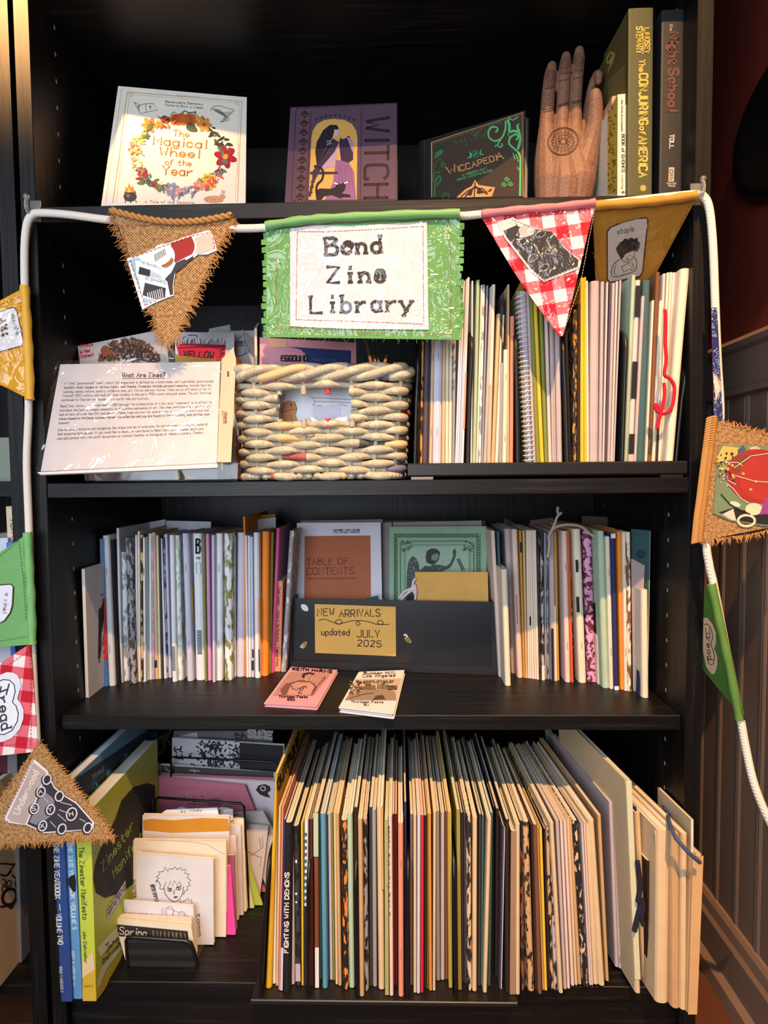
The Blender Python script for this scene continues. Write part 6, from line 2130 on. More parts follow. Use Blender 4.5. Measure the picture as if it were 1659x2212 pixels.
A = Art(fp, 560, 1080, S54, .0004)
for k in range(26):
    x, y = random.choice(((340, 850), (950, 800), (945, 900))); A.ovals((52, 44, 38), [(x + random.uniform(-14, 14), y + random.uniform(-90, 110), random.uniform(3, 9), random.uniform(2, 6), 0)], 6)
A.done('tape_residue', o)
# contents
def bq(pts, d, dt=0.0):
    """quad standing in the box at distance d behind its front"""
    s0 = Sheet(bxp(0, d, 0), bxp(Wb, d, 0), bxp(0, d + dt, .2))
    return [tuple(s0.hit(*c9(x, y, 0)[:2])) for x, y in pts]
def inbox(nm, label, pts, d, th, cov, dt=.02, cat='booklet'):
    P = [V(p) for p in bq(pts, d, dt)]
    P[2] = down_to(P[1], P[2], ZS3 + .0132); P[3] = down_to(P[0], P[3], ZS3 + .0132)
    ob = thing(nm, label, cat, (P[2] + P[3]) / 2, 'zines in the black box')
    n = (P[1] - P[0]).cross(P[3] - P[0]).normalized()
    if n.dot(EYE - P[0]) > 0: n = -n
    mb = MB(); mb.hexa(P, n * .0005, cov); mb.build('cover', ob)
    mb = MB(); mb.hexa([P[0].lerp(P[2], .004) + n * .0005, P[1].lerp(P[3], .004) + n * .0005, P[2].lerp(P[0], .004) + n * .0005, P[3].lerp(P[1], .004) + n * .0005], n * (th - .0005), PAGE); mb.build('pages', ob)
    return ob, Sheet(P[0], P[1], P[3])
ob, sh = inbox('zine', 'white zine with a rust cover panel reading Table of Contents, in the black box', [(250, 152), (806, 148), (816, 700), (240, 700)], .028, .003, C((216, 214, 226)))
A = Art(sh, 560, 1080, S54, .0003)
A.poly((172, 98, 66), [(302, 240), (738, 236), (742, 690), (298, 690)])
A.done('rust_panel', ob)
A = Art(sh, 560, 1080, S54, .0005)
CH = (96, 46, 30)
A.text(CH, 'TABLE', (318, 430), (490, 428), 40, 5, serif=.5); A.text(CH, 'OF', (524, 428), (596, 426), 40, 5, serif=.5)
A.text(CH, 'CONTENTS', (318, 494), (630, 490), 42, 5, serif=.5)
A.text(CH, '"Choose your own adventure" Guide from the Book Fairy Edition"', (318, 524), (652, 522), 8, 1.8)
A.text((110, 104, 112), 'please return to:', (664, 210), (494, 212), 13, 3, up=(0, 1)); A.text((70, 66, 72), 'BEND ZINE LIBRARY', (664, 194), (490, 196), 11, 3.4, up=(0, 1))
A.done('printed_lettering', ob)
ob, sh = inbox('zine', 'green zine with a winged angel statue on its cover, in the black box', [(864, 178), (1510, 174), (1508, 700), (864, 700)], .034, .003, C((140, 178, 146)))
A = Art(sh, 560, 1080, S54, .0003)
GK = (40, 56, 48)
rr = random.Random(5)
for k in range(32):
    x = 902 + k * 17.6
    A.ovals(GK, [(x, 232, 9, 4, .6), (x + 8, 245, 9, 4, -.6), (x + 4, 238, 4, 4, 0)], 6)
for k in range(24):
    y = 256 + k * 17.6
    A.ovals(GK, [(902, y, 4, 9, .6), (914, y + 8, 4, 9, -.6), (908, y + 4, 4, 4, 0), (1444, y, 4, 9, .6), (1460, y + 8, 4, 9, -.6), (1452, y + 4, 4, 4, 0)], 6)
A.line(GK, [(896, 700), (896, 226), (1468, 224), (1468, 700)], 3)
A.line(GK, [(938, 690), (936, 300), (1010, 274), (1370, 272), (1424, 300), (1424, 690)], 4).line(GK, [(968, 690), (966, 330), (1012, 300), (1350, 298), (1396, 330), (1396, 690)], 2)
for sx in (0, 1):
    bx_ = 975 if sx == 0 else 1385; dd = 1 if sx == 0 else -1
    for k in range(12):
        A.ring(GK, bx_ + dd * rr.uniform(-34, 34), 300 + rr.uniform(-28, 34), rr.uniform(5, 11), rr.uniform(5, 11), 3, n=9)
A.done('ornament_border', ob)
A = Art(sh, 560, 1080, S54, .0005)
A.poly((160, 186, 164), [(986, 330), (1040, 310), (1390, 305), (1392, 690), (980, 690)])
A.done('statue_photo_ground', ob)
A = Art(sh, 560, 1080, S54, .0008)
A.poly((74, 84, 78), [(976, 650), (980, 480), (992, 400), (1020, 370), (1046, 392), (1060, 430), (1064, 470), (1100, 436), (1130, 440), (1160, 428), (1200, 430), (1240, 440), (1266, 420), (1288, 370), (1282, 340), (1300, 320), (1308, 344), (1302, 380), (1276, 440), (1250, 460), (1216, 470), (1240, 690), (976, 690)])
A.poly((56, 64, 58), [(1104, 380), (1112, 340), (1140, 322), (1176, 324), (1200, 346), (1196, 376), (1190, 400), (1166, 424), (1150, 430), (1130, 424), (1110, 414)])
A.poly((126, 140, 128), [(1146, 366), (1180, 352), (1192, 370), (1180, 400), (1160, 404), (1140, 390)])
for k in range(60):
    A.ovals(rr.choice([(46, 54, 50), (104, 116, 106), (132, 146, 134)]), [(rr.uniform(985, 1060), rr.uniform(400, 640), rr.uniform(4, 11), 4, rr.uniform(0, 3)), (rr.uniform(1080, 1220), rr.uniform(440, 640), rr.uniform(4, 12), 4, rr.uniform(.8, 2))], 6)
A.lines((60, 70, 62), [[(1312, 392), (1350, 470)], [(1324, 388), (1362, 466)]], 8)
A.done('angel_statue_photo', ob)
ob, sh = inbox('zine', 'blank tan-yellow booklet tied with white ribbon, in front of the green angel zine', [(1034, 478), (1516, 478), (1522, 700), (1040, 700)], .014, .008, C((220, 168, 88)), dt=.006)
mb = MB()
for pts in ([(1040, 520), (1024, 540), (1020, 590), (1036, 620)], [(1040, 570), (1000, 590), (960, 610), (930, 650)], [(1036, 580), (1010, 600), (960, 640), (940, 670)], [(1034, 560), (1040, 600), (1036, 660)]):
    mb.tube([sh.hit(*c9(x, y, 0)[:2], .002) for x, y in smooth2(pts, False, 5)], .0022, C((216, 196, 200), .6, .3, 'ribbon'), 6)
r_ = mb.build('white_ribbon', ob, smooth=True)
ob, sh = inbox('zine', 'small dark green booklet barely rising over the front of the black box', [(712, 650), (786, 634), (800, 700), (700, 700)], .016, .005, C((44, 92, 74)), dt=.004)
ob, sh = inbox('zine', 'white sheet edge beside the small green booklet in the black box', [(774, 650), (812, 640), (818, 700), (800, 700)], .020, .003, C((206, 196, 200)), dt=.004)
for pts, d, lab, col in (([(276, 138), (820, 128), (826, 700), (280, 700)], .052, 'grey-brown zine rising just behind the Table of Contents zine', (150, 140, 138)), ([(820, 150), (880, 148), (880, 700), (820, 700)], .044, 'dull grey zine seen between the white and green zines in the black box', (136, 128, 124)), ([(886, 148), (1476, 136), (1486, 700), (890, 700)], .050, 'grey zine rising just behind the green angel zine', (150, 140, 140)), ([(560, 134), (1500, 140), (1500, 700), (560, 700)], .064, 'wide dark grey folder at the back of the black box', (92, 84, 82))):
    inbox('zine', lab, pts, d, .004, C(col))
# --- two little booklets lying on the shelf
def lying(nm, label, pts, th, cov, artfn):
    z = ZS3 + .0004
    P = [on(*c9(x, y, 0)[:2], z + th) for x, y in pts]    # back-left, back-right, front-right, front-left
    ob = thing(nm, label, 'booklet', (P[0] + P[2]) / 2 - V((0, 0, th)), 'small booklets lying on the third shelf')
    lv = [0, .22, .4, .6, 1]
    dn = V((0, 0, -1))
    mb = MB(); mb.hexa([P[3], P[2], P[1], P[0]], dn * .0004, cov); mb.build('cover', ob)
    mb = MB(); mb.hexa([p + dn * (th - .0004) for p in (P[3], P[2], P[1], P[0])], dn * .0004, cov); mb.build('back_cover', ob)
    mb = MB()
    for k in range(4):
        o_ = (P[2] - P[3]).normalized() * (.0012 * (k - 1.5)) + (P[3] - P[0]).normalized() * .0008 * (k % 2)
        z0 = .0004 + (th - .0008) * (k + .25) / 4
        mb.hexa([p + dn * z0 + o_ for p in (P[3].lerp(P[1], .01), P[2].lerp(P[0], .01), P[1].lerp(P[3], .01), P[0].lerp(P[2], .01))], dn * (th / 9), cov if k % 2 else PAGEW)
    mb.build('pages', ob)
    artfn(Sheet(P[0], P[1], P[3]), ob)
def art1(sh, ob):
    A = Art(sh, 560, 1080, S54, .0002)
    A.poly((178, 138, 136), [(204, 1142), (478, 1152), (362, 1300), (86, 1300)])
    A.done('portrait_background', ob)
    A = Art(sh, 560, 1080, S54, .0004)
    A.poly((122, 84, 82), [(176, 1220), (240, 1205), (266, 1196), (330, 1200), (372, 1224), (380, 1260), (352, 1298), (150, 1298), (140, 1260)])
    A.poly((196, 150, 146), [(210, 1230), (250, 1210), (340, 1214), (366, 1240), (340, 1296), (180, 1296)])
    A.oval((196, 152, 146), 322, 1176, 36, 26, -.15).poly((60, 42, 44), [(280, 1176), (290, 1152), (330, 1144), (366, 1150), (362, 1164), (330, 1158), (306, 1166), (298, 1190)])
    A.lines((80, 52, 54), [[(312, 1174), (326, 1172)], [(338, 1172), (350, 1170)], [(318, 1190), (340, 1188)], [(334, 1174), (334, 1184)]], 4)
    A.done('portrait_print', ob)
    A = Art(sh, 560, 1080, S54, .0007)
    rr = random.Random(9)
    for k in range(16):
        x, y = rr.uniform(205, 320), rr.uniform(1240, 1286)
        A.line((74, 46, 48), [(x, y), (x + rr.uniform(-18, 18), y + rr.uniform(-12, 12)), (x + rr.uniform(-26, 26), y + rr.uniform(-14, 14))], 3, sm=True)
    A.text((40, 28, 30), 'KEITH HARING', (222, 1132), (482, 1150), 17, 6.5)
    A.text((40, 28, 30), 'Thirteen Facts', (130, 1314), (320, 1316), 13, 4.4, serif=.4); A.text((40, 28, 30), '#30', (186, 1334), (236, 1335), 13, 4.2, serif=.4)
    A.text((150, 96, 98), 'BEND ZINE LIBRARY', (432, 1178), (352, 1270), 9, 3); 
    A.done('cover_lettering', ob)
lying('zine', 'small pink booklet with a printed portrait, lying at the front of the third shelf', [(216, 1106), (520, 1128), (382, 1374), (34, 1352)], .004, C((222, 158, 178)), art1)
def art2(sh, ob):
    A = Art(sh, 560, 1080, S54, .0002)
    A.poly((196, 176, 156), [(640, 1190), (944, 1184), (908, 1332), (568, 1330)])
    A.done('street_photo_ground', ob)
    A = Art(sh, 560, 1080, S54, .0004)
    DKB = (78, 66, 58)
    A.poly((150, 132, 116), [(600, 1290), (690, 1266), (780, 1260), (900, 1270), (910, 1330), (570, 1330)])
    A.poly((120, 104, 90), [(668, 1262), (680, 1240), (730, 1232), (770, 1230), (776, 1262)]).poly((130, 114, 98), [(778, 1256), (784, 1224), (860, 1226), (856, 1262)]).poly(DKB, [(750, 1330), (776, 1300), (820, 1296), (840, 1326)])
    A.poly((92, 78, 66), [(700, 1236), (706, 1222), (740, 1222), (744, 1236)])
    rr = random.Random(4)
    for k in range(50):
        A.ovals(rr.choice([DKB, (104, 90, 78), (60, 50, 44)]), [(rr.uniform(600, 680), rr.uniform(1200, 1290), rr.uniform(5, 12), rr.uniform(3, 7), rr.uniform(0, 3)), (rr.uniform(850, 910), rr.uniform(1236, 1262), rr.uniform(4, 10), 4, 0)], 7)
    A.lines(DKB, [[(822, 1220), (818, 1262)], [(812, 1222), (834, 1222)], [(690, 1250), (690, 1262)], [(710, 1246), (710, 1262)], [(730, 1244), (730, 1260)], [(600, 1320), (700, 1290), (760, 1284)]], 4)
    A.done('street_photo', ob)
    A = Art(sh, 560, 1080, S54, .0007)
    TB = (96, 88, 86)
    A.text(TB, 'Bunker Hill,', (694, 1160), (906, 1156), 16, 4, serif=.5); A.text(TB, 'Los Angeles', (686, 1178), (904, 1174), 16, 4, serif=.5)
    A.text(TB, 'Thirteen Facts', (610, 1348), (824, 1350), 13, 3.4, serif=.5); A.text(TB, '#1', (694, 1368), (726, 1368), 13, 3.4, serif=.5)
    A.text((70, 62, 58), 'please return to:', (694, 1208), (896, 1204), 8, 2.6); A.text((70, 62, 58), 'BEND ZINE LIBRARY', (690, 1220), (890, 1216), 8, 3)
    A.done('cover_lettering', ob)
lying('zine', 'small white booklet with a street photo, lying right of the pink one', [(664, 1140), (964, 1128), (890, 1422), (530, 1378)], .006, C((224, 222, 232)), art2)

# --- right-hand row
S49 = 490 / 1659
R3 = [
 zn_(160, 186, 1296, -54, 225, 'F', lab='cream zine against the box', word='pinkish cream', tw=30),
 zn_(187, 206, 1296, -40, 230, 'Q', lab='teal edged zine', word='teal', marks=((.0, .75, .2, 1, 'E'),)),
 zn_(207, 252, 1322, -26, 508, 'C', lab='short wide cream zine', npg=4, y=.120),
 zn_(253, 296, 1270, -52, 212, 'A', npg=3), zn_(297, 340, 1302, -40, 215, 'F', npg=3, marks=((.36, .56, .3, .42, 'R'),)),
 zn_(341, 357, 1304, -30, 222, 'H', lab='mustard zine', word='mustard', marks=((.85, .92, 0, 1, 'X'),)), zn_(358, 374, 1306, -22, 225, 'T'), zn_(375, 387, 1306, -14, 220, 'C'),
 zn_(388, 404, 1308, -16, 222, 'F', marks=((.36, .42, .2, .9, 'K'),)), zn_(405, 421, 1310, -18, 222, 'C'), zn_(422, 438, 1312, -18, 222, 'F'), zn_(439, 457, 1316, -22, 222, 'C'),
 zn_(458, 474, 1320, -16, 325, 'K/D', lab='black speckled zine', word='black speckled'), zn_(475, 497, 1318, -10, 232, 'X/A', word='brown speckled', marks=((.0, .1, 0, 1, 'C'),)),
 zn_(498, 514, 1312, -6, 240, 'G'), zn_(515, 530, 1314, -8, 238, 'I/G', word='grey patterned'), zn_(531, 547, 1310, -6, 232, 'G', word='light grey'), 
 zn_(548, 586, 1324, -18, 228, 'A', lab='grey zine with black foot', marks=((.0, .35, .0, .5, 'K'), (0, .5, .7, 1, 'C'))), zn_(587, 607, 1322, -22, 230, 'H', word='mustard brown'), zn_(608, 622, 1290, -16, 230, 'M'),
 zn_(623, 646, 1286, -20, 228, 'F', lab='pinkish red-drawn zine', marks=((.3, .6, .2, .8, (150, 50, 60)), (.68, .85, .3, .7, (160, 70, 76)))),
 zn_(650, 689, 1336, -26, 228, 'F', npg=3, staples=1), zn_(690, 707, 1334, -32, 225, 'O', lab='red-orange zine', marks=((0, 1, 0, 1, (206, 84, 42)),)),
 zn_(710, 746, 1304, -44, 226, 'K/W', lab='black and white spined zine', word='black and white', pc=(240, .62)),
 zn_(750, 806, 1340, -44, 212, 'C', lab='cream zine with black tape', npg=4, staples=1, marks=((.46, .56, 0, .4, 'X'), (.72, .80, .1, .45, 'X'))),
 zn_(814, 876, 1336, -34, 222, 'M/P', lab='maroon zine with pink chain pattern', pc=(150, .5, (1, 1, 1))),
 zn_(877, 887, 1340, -18, 230, 'X'), zn_(888, 922, 1352, -8, 990, 'C', lab='short cream zine'), zn_(923, 972, 1378, -36, 228, 'E', lab='greenish grey zine', npg=4),
 zn_(973, 1004, 1384, -28, 268, 'C', word='yellowish cream', staples=1), zn_(1006, 1040, 1390, -26, 246, 'N', lab='navy zine with white ends', marks=((0, .025, 0, 1, 'W'), (.97, 1, 0, 1, 'W'))), zn_(1041, 1050, 1380, -10, 240, 'B'),
 zn_(1051, 1080, 1390, -22, 232, 'O', lab='orange zine', word='orange', npg=3), zn_(1081, 1106, 1398, -14, 235, 'C', staples=1), zn_(1107, 1136, 1402, -10, 235, 'C/B', word='cream and brown'),
 zn_(1190, 1210, 1398, 18, 690, 'N', lab='dark purple zine with white emblems', D=.012, y=.080, word='purple', marks=((0, 1, 0, 1, (62, 44, 78)),)), zn_(1212, 1262, 1412, -6, 660, 'C', lab='thick curved cream zine', npg=4, noun='zine', D=.10, y=.072),
]
row(R3, 1030, 1080, S49, ZS3, .14, 'right of the black box', 'zines right of the black box')
def c10(x, y, d): return (1030 + x * S49, 1080 + y * S49, d)
def rface(lab, pts, y, col, th=.003):
    return zf('', lab, [c10(*p, yy) for p, yy in zip(pts, y)], th, C(col), 'zines right of the black box', ZS3 + .0003)
o, sh = rface('dark teal zine cover facing out at the right end of the third shelf', [(1128, 212), (1264, 224), (1256, 700), (1128, 700)], (.108, .088, .088, .108), (46, 76, 78))
A = Art(sh, 1030, 1080, S49, .0003)
A.ring((24, 36, 38), 1200, 395, 30, 32, 5)
for k in range(10):
    A.ring((24, 36, 38), 1200 + 16 * cos(k * .63), 395 + 17 * sin(k * .63), 8, 8, 3, n=8)
A.done('cover_emblem', o)
o, sh = rface('mauve-grey zine cover facing out in front of the dark teal one', [(1128, 430), (1224, 482), (1170, 1195), (1140, 1190)], (.100, .086, .086, .100), (170, 150, 148))
for pts, yy, lab, col in (([(390, 150), (560, 128), (560, 500), (395, 500)], .275, 'brownish card rising at the back behind the mustard zine', (120, 96, 84)), ([(600, 150), (850, 182), (850, 500), (600, 500)], .27, 'reddish brown card rising behind the pinkish red-drawn zine', (120, 76, 60)), ([(770, 116), (1056, 130), (1056, 500), (770, 500)], .285, 'grey-brown card rising highest behind the maroon chain zine', (110, 90, 78)), ([(200, 130), (320, 190), (320, 500), (200, 500)], .265, 'dark card rising behind the short wide cream zine', (74, 60, 54))):
    zf('', lab, [c10(*p, yy) for p in pts], .002, C(col), 'cards behind the zines', ZS3 + .0003)
mb = MB()
for pts in ([(525, 270), (545, 230), (575, 200), (640, 182), (720, 184), (780, 205), (830, 250), (876, 274)], [(545, 230), (570, 170), (590, 120), (620, 92)], [(600, 110), (590, 80), (594, 50)], [(525, 262), (530, 330), (520, 420)]):
    mb.tube([at(*c10(x, y, .128)) for x, y in smooth2(pts, False, 6)], .0021, C((176, 158, 140), .8, .2, 'ribbon'), 6)
o = mb.build('ribbon_bookmark', None, smooth=True); tag(o, 'pale twisted ribbon lying over the tops of the zines right of the black box', 'ribbon')

# ================================================================== bottom shelf
TZ = ZS4 + .006
o = thing('desk_rack', 'black wire desk rack holding the long row of zines on the bottom shelf', 'rack', (.05, .1, ZS4))
ta, tb = at(549, 2130, -.012).x, at(1112, 2130, -.012).x
mb = MB(); b_ = .001
mb.prism([(ta, y, z) for y, z in ((-.030 + b_, TZ - .001), (-.030, TZ - .001 - b_), (-.030, ZS4 + .0003), (.235, ZS4 + .0003), (.235, TZ - .001))], (tb - ta, 0, 0), LE); mb.build('base_tray', o)
def pC(x, y): return (540 + x * 320 / 1103, 1570 + y * 320 / 1103)
def pD(x, y): return (820 + x * 340 / 1171, 1570 + y * 340 / 1171)
for bp_, tp_ in ((pC(80, 1980), pC(128, 1000)), (pC(436, 1980), pC(432, 1020)), (pD(205, 1960), pD(212, 1000)), (pD(568, 1990), pD(556, 980)), (pC(800, 1980), pC(786, 1010))):
    divider(o, bp_, tp_, 0, -.024, TZ - .001, .20, .0009)
SC2, SC3, SC4 = 320 / 1103, 340 / 1171, 440 / 1516
BW = 'on the bottom shelf rack'
BG = 'zines in the bottom shelf rack'
r2 = [
 zn_(168, 190, 1915, 14, 620, 'W', lab='white zine right of the yellow one', npg=3), zn_(191, 209, 1930, 22, 600, 'C'), zn_(210, 224, 1960, 26, 600, 'S', word='rust'), zn_(225, 243, 1962, 24, 690, 'N', marks=((0, .25, 0, 1, 'L'),)),
 zn_(245, 298, 1985, 14, 715, 'K', lab='black zine lettered with white capitals', npg=4, text=('FIGHTING WITH DEMONS', .24, .71, (226, 214, 204), 8.5, 2.4), tu=.68),
 zn_(301, 333, 1920, -6, 740, 'L', lab='plain lavender zine', npg=3), zn_(336, 382, 1930, -22, 740, 'K/D', lab='black zine with white dots', npg=4, marks=((.03, .14, .1, .9, 'A'), (.77, .79, .4, .7, 'W'), (.57, .585, .3, .6, 'W'), (.52, .53, .3, .6, 'W'))),
 zn_(384, 398, 1928, -6, 720, 'Y', word='thin yellow'), zn_(399, 427, 1930, 6, 690, 'W', lab='zine with chevron spine', word='chevron', marks=tuple((.5 + .04 * i, .52 + .04 * i, 0, .7, 'Q') for i in range(11)) + ((0, .48, 0, 1, 'X'),)),
 zn_(428, 446, 1930, 8, 690, 'K'), zn_(448, 470, 1930, -4, 690, 'M', word='dark maroon'),
 zn_(478, 514, 1942, -6, 640, 'B', lab='tan brown zine with white top', npg=3, marks=((.75, 1, 0, 1, 'E'), (0, .23, .2, 1, 'W'))),
 zn_(516, 536, 1880, -8, 645, 'Q', word='dark teal'), zn_(538, 578, 1950, -16, 650, 'U', lab='bright blue zine', npg=2), zn_(580, 593, 1890, -12, 655, 'N'), zn_(594, 616, 1886, -16, 650, 'L', npg=2), zn_(618, 634, 1890, -18, 640, 'V'),
 zn_(636, 656, 1920, -16, 640, 'C'), zn_(658, 682, 1930, -20, 650, 'T', marks=((.1, .9, .3, .5, 'C'),)),
 zn_(690, 735, 1960, -14, 700, 'K/O', lab='black and orange splattered zine', npg=4, pc=(200, .55)),
 zn_(737, 780, 1946, -18, 650, 'E', lab='pale green zine', npg=3), zn_(782, 812, 1940, -10, 600, 'X'),
 zn_(816, 850, 2010, -14, 690, 'T', lab='tan zine standing lowest', npg=3, word='tan'), zn_(852, 884, 1970, -14, 690, 'K/G', word='black speckled', npg=2), zn_(886, 914, 1930, 0, 600, 'D'), zn_(915, 946, 1936, -8, 620, 'G', npg=3),
 zn_(956, 1004, 1958, -14, 600, 'C', lab='wide cream zine left of the light olive one', npg=4, marks=((.55, 1, .6, 1, 'T'),)), zn_(1006, 1034, 1996, -6, 700, 'V', lab='light olive zine', npg=3, marks=((0, 1, 0, 1, (166, 162, 96)),)), zn_(1040, 1068, 2005, -10, 670, 'F', npg=3, word='pink-cream', text=('a zine from the woods', .45, .95, (70, 46, 40), 5, 1.0)),
]
r3 = [
 zn_(100, 118, 1920, -6, 650, 'M', lab='first dark red zine', noun='zine'), zn_(119, 136, 1930, -6, 650, 'M', word='dark red'), zn_(140, 180, 2010, -4, 720, 'S', lab='salmon pink zine', npg=5, staples=1), zn_(182, 200, 1940, 0, 560, 'N'),
 zn_(228, 250, 1920, 0, 650, 'A', word='brown grey', marks=((0, 1, 0, 1, (110, 92, 84)),)), zn_(252, 274, 1980, 0, 660, 'C'), zn_(276, 302, 1985, 4, 660, 'L', npg=3), zn_(304, 328, 1980, 2, 660, 'R', lab='bright red zine', npg=2),
 zn_(330, 350, 1950, 0, 660, 'X'), zn_(351, 366, 1950, 0, 650, 'B'), zn_(368, 392, 1965, -8, 650, 'H', word='gold tan', npg=2), zn_(396, 416, 1965, 4, 640, 'C', lab='cream zine right of the gold tan one', word='cream'), zn_(420, 452, 1890, -6, 630, 'G', npg=2), zn_(454, 484, 1885, 0, 640, 'A', npg=2), zn_(486, 514, 1880, 2, 630, 'B', npg=2), zn_(516, 542, 1940, -8, 635, 'Y', lab='muted yellow zine', npg=2, marks=((0, 1, 0, 1, (176, 150, 60)),)),
 zn_(584, 610, 1955, -12, 620, 'V', lab='yellow-green zine', npg=3, marks=((0, 1, 0, 1, (150, 138, 66)),)), zn_(612, 630, 1900, -8, 640, 'D'), zn_(632, 652, 1910, -6, 640, 'I'), zn_(654, 688, 1965, -10, 650, 'X/C', lab='brown and cream mottled zine', npg=3), zn_(690, 724, 1970, 4, 680, 'C', npg=4),
 zn_(728, 750, 1930, 10, 650, 'D', word='charcoal'), zn_(752, 768, 1925, 10, 660, 'Q', word='dark teal'), zn_(770, 800, 1980, 34, 690, 'C', lab='slanting cream zine', npg=3), zn_(804, 826, 1930, 20, 640, 'Q', word='blackish teal'),
 zn_(828, 856, 1810, 20, 600, 'K', lab='tall black zine', npg=2), zn_(858, 882, 1860, 8, 610, 'X', npg=2), zn_(890, 912, 1950, 26, 740, 'I', lab='bluish zine with white line', npg=2, marks=((0, 1, .6, .8, 'W'),)), zn_(914, 936, 1900, 14, 700, 'D'), zn_(938, 966, 1980, 0, 690, 'X'),
 zn_(968, 1010, 1990, 10, 780, 'B', lab='wide brown-grey zine', npg=4, marks=((0, 1, 0, 1, (150, 122, 98)),)), zn_(1012, 1046, 1994, 0, 730, 'C', npg=3),
 zn_(1050, 1080, 1960, -8, 700, 'K/B', word='black and brown'),
]
r4 = [
 zn_(112, 134, 1930, -8, 720, 'K/B', word='black mottled', lab='black mottled zine', noun='zine'), zn_(142, 190, 1970, -42, 710, 'T/X', lab='tan zine scribbled in black', npg=4, pc=(260, .56)), zn_(192, 214, 1960, -30, 730, 'X'), zn_(216, 246, 1990, -36, 730, 'B', npg=3), zn_(248, 262, 1960, -44, 740, 'T'),
 zn_(264, 286, 1965, -40, 760, 'Y', lab='thin bright yellow zine', npg=1), zn_(288, 306, 1940, -30, 760, 'X'), zn_(308, 332, 1950, -34, 740, 'K/T', word='black and tan'), zn_(334, 362, 1960, -32, 740, 'A/X', word='grey-brown mottled'), zn_(372, 404, 1985, -70, 720, 'C', lab='slanting cream zine with thread', npg=3, noun='zine'),
 zn_(406, 432, 1955, -60, 700, 'A', npg=2), zn_(434, 456, 1950, -56, 700, 'F', npg=2), zn_(462, 488, 1930, -60, 700, 'F', npg=2), zn_(490, 512, 1925, -62, 690, 'C', npg=2), zn_(514, 542, 1920, -72, 690, 'T', npg=3),
 zn_(552, 596, 1935, -84, 700, 'K/C', lab='black zine with cream scrawl', npg=4, pc=(240, .58)), zn_(598, 612, 1925, -62, 720, 'F'), zn_(613, 626, 1925, -58, 720, 'F', word='pale pinkish'), zn_(628, 666, 1920, -60, 720, 'C', lab='folded cream zine', npg=3),
 zn_(668, 718, 1930, -80, 700, 'C', npg=6, lab='thick cream bundle left of the green-edged zine', noun='zine'), zn_(720, 746, 1895, -60, 660, 'T', npg=3),
 zn_(752, 780, 1690, -50, 540, 'E', lab='green-edged zine', npg=2, marks=((0, .7, 0, 1, 'Q'),)), zn_(790, 816, 1790, -46, 560, 'A', npg=2), zn_(818, 836, 1800, -44, 600, 'A', word='mauve-grey'), zn_(838, 880, 1800, -52, 570, 'T', lab='tan zine bundle', npg=6), zn_(882, 916, 1780, -50, 560, 'B', npg=4),
 zn_(936, 978, 1880, -68, 400, 'C', lab='tall pale cream folder', npg=2, word='cream', y=-.016, marks=((0, 1, 0, 1, (206, 206, 172)),)), zn_(980, 996, 1850, -44, 600, 'N'), zn_(998, 1042, 1880, -62, 640, 'C', lab='cream zine beside the dark ribbon', npg=3),
]
PALC['C'] = ((214, 188, 148), 'cream')  # bottom rows: cast of the warm lamp put into the cream paper colour
PALC['T'] = ((196, 158, 112), 'tan')  # tan paper tinted the same way, standing in for warm light
def dvlist(items, f): return [(*i[:6], dict(i[6], dv=f(i))) for i in items]
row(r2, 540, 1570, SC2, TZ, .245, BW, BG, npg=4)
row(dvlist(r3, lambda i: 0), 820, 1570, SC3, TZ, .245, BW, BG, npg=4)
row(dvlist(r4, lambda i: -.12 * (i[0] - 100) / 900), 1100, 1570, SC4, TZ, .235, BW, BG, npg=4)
# thick bundles overhanging the shelf at the right end
r5 = [
 zn_(1046, 1092, 2050, -20, 1000, 'X', word='dark brown', lab='dark folder edge left of the cream bundles', noun='folder', y=-.006),
 zn_(1096, 1190, 2060, 10, 770, 'C', npg=8, lab='thick cream bundle, first of the overhanging pair', noun='bundle'),
 zn_(1214, 1276, 2098, -2, 800, 'T', npg=8, lab='tan page bundle beside the cream bundle'), zn_(1278, 1322, 2110, 10, 800, 'C', npg=5, lab='thin cream bundle under the blue ribbon'),
 zn_(1330, 1398, 2140, 42, 960, 'T', npg=2, lab='plain tan folder, rightmost on the bottom shelf', tw=80, marks=((0, 1, 0, 1, (206, 164, 116)),)),
]
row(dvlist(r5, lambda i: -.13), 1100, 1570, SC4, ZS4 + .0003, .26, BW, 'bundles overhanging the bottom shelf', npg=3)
def pE(x, y, d): return (1100 + x * SC4, 1570 + y * SC4, d)
mb = MB()
mb.tube([at(*pE(x, y, d)) for x, y, d in [(1200, 600, .05), (1150, 575, .055), (1160, 620, .03), (1215, 650, .02), (1225, 620, .035), (1190, 590, .05), (1175, 650, .02), (1200, 740, -.03), (1240, 830, -.047), (1330, 930, -.054), (1420, 1010, -.050)]], .0024, C((58, 76, 104), .7, .3, 'ribbon'), 7)
o = mb.build('ribbon_bookmark', None, smooth=True); tag(o, 'slate blue ribbon lying over the cream bundles at the bottom right', 'ribbon')
mb = MB()
mb.tube([at(*pE(x, y, -.020)) for x, y in smooth2([(955, 1000), (975, 1180), (960, 1300), (985, 1290), (960, 1400), (930, 1520)], False, 5)], .0030, C((36, 34, 50), .8, .2, 'ribbon'), 7)
mb.tube([at(*pE(x, y, -.021)) for x, y in smooth2([(970, 1270), (1000, 1320), (985, 1420), (1000, 1480)], False, 5)], .0026, C((36, 34, 50), .8, .2, 'ribbon'), 7)
o = mb.build('ribbon_bookmark', None, smooth=True); tag(o, 'dark ribbon knotted on the tall pale cream folder', 'ribbon')
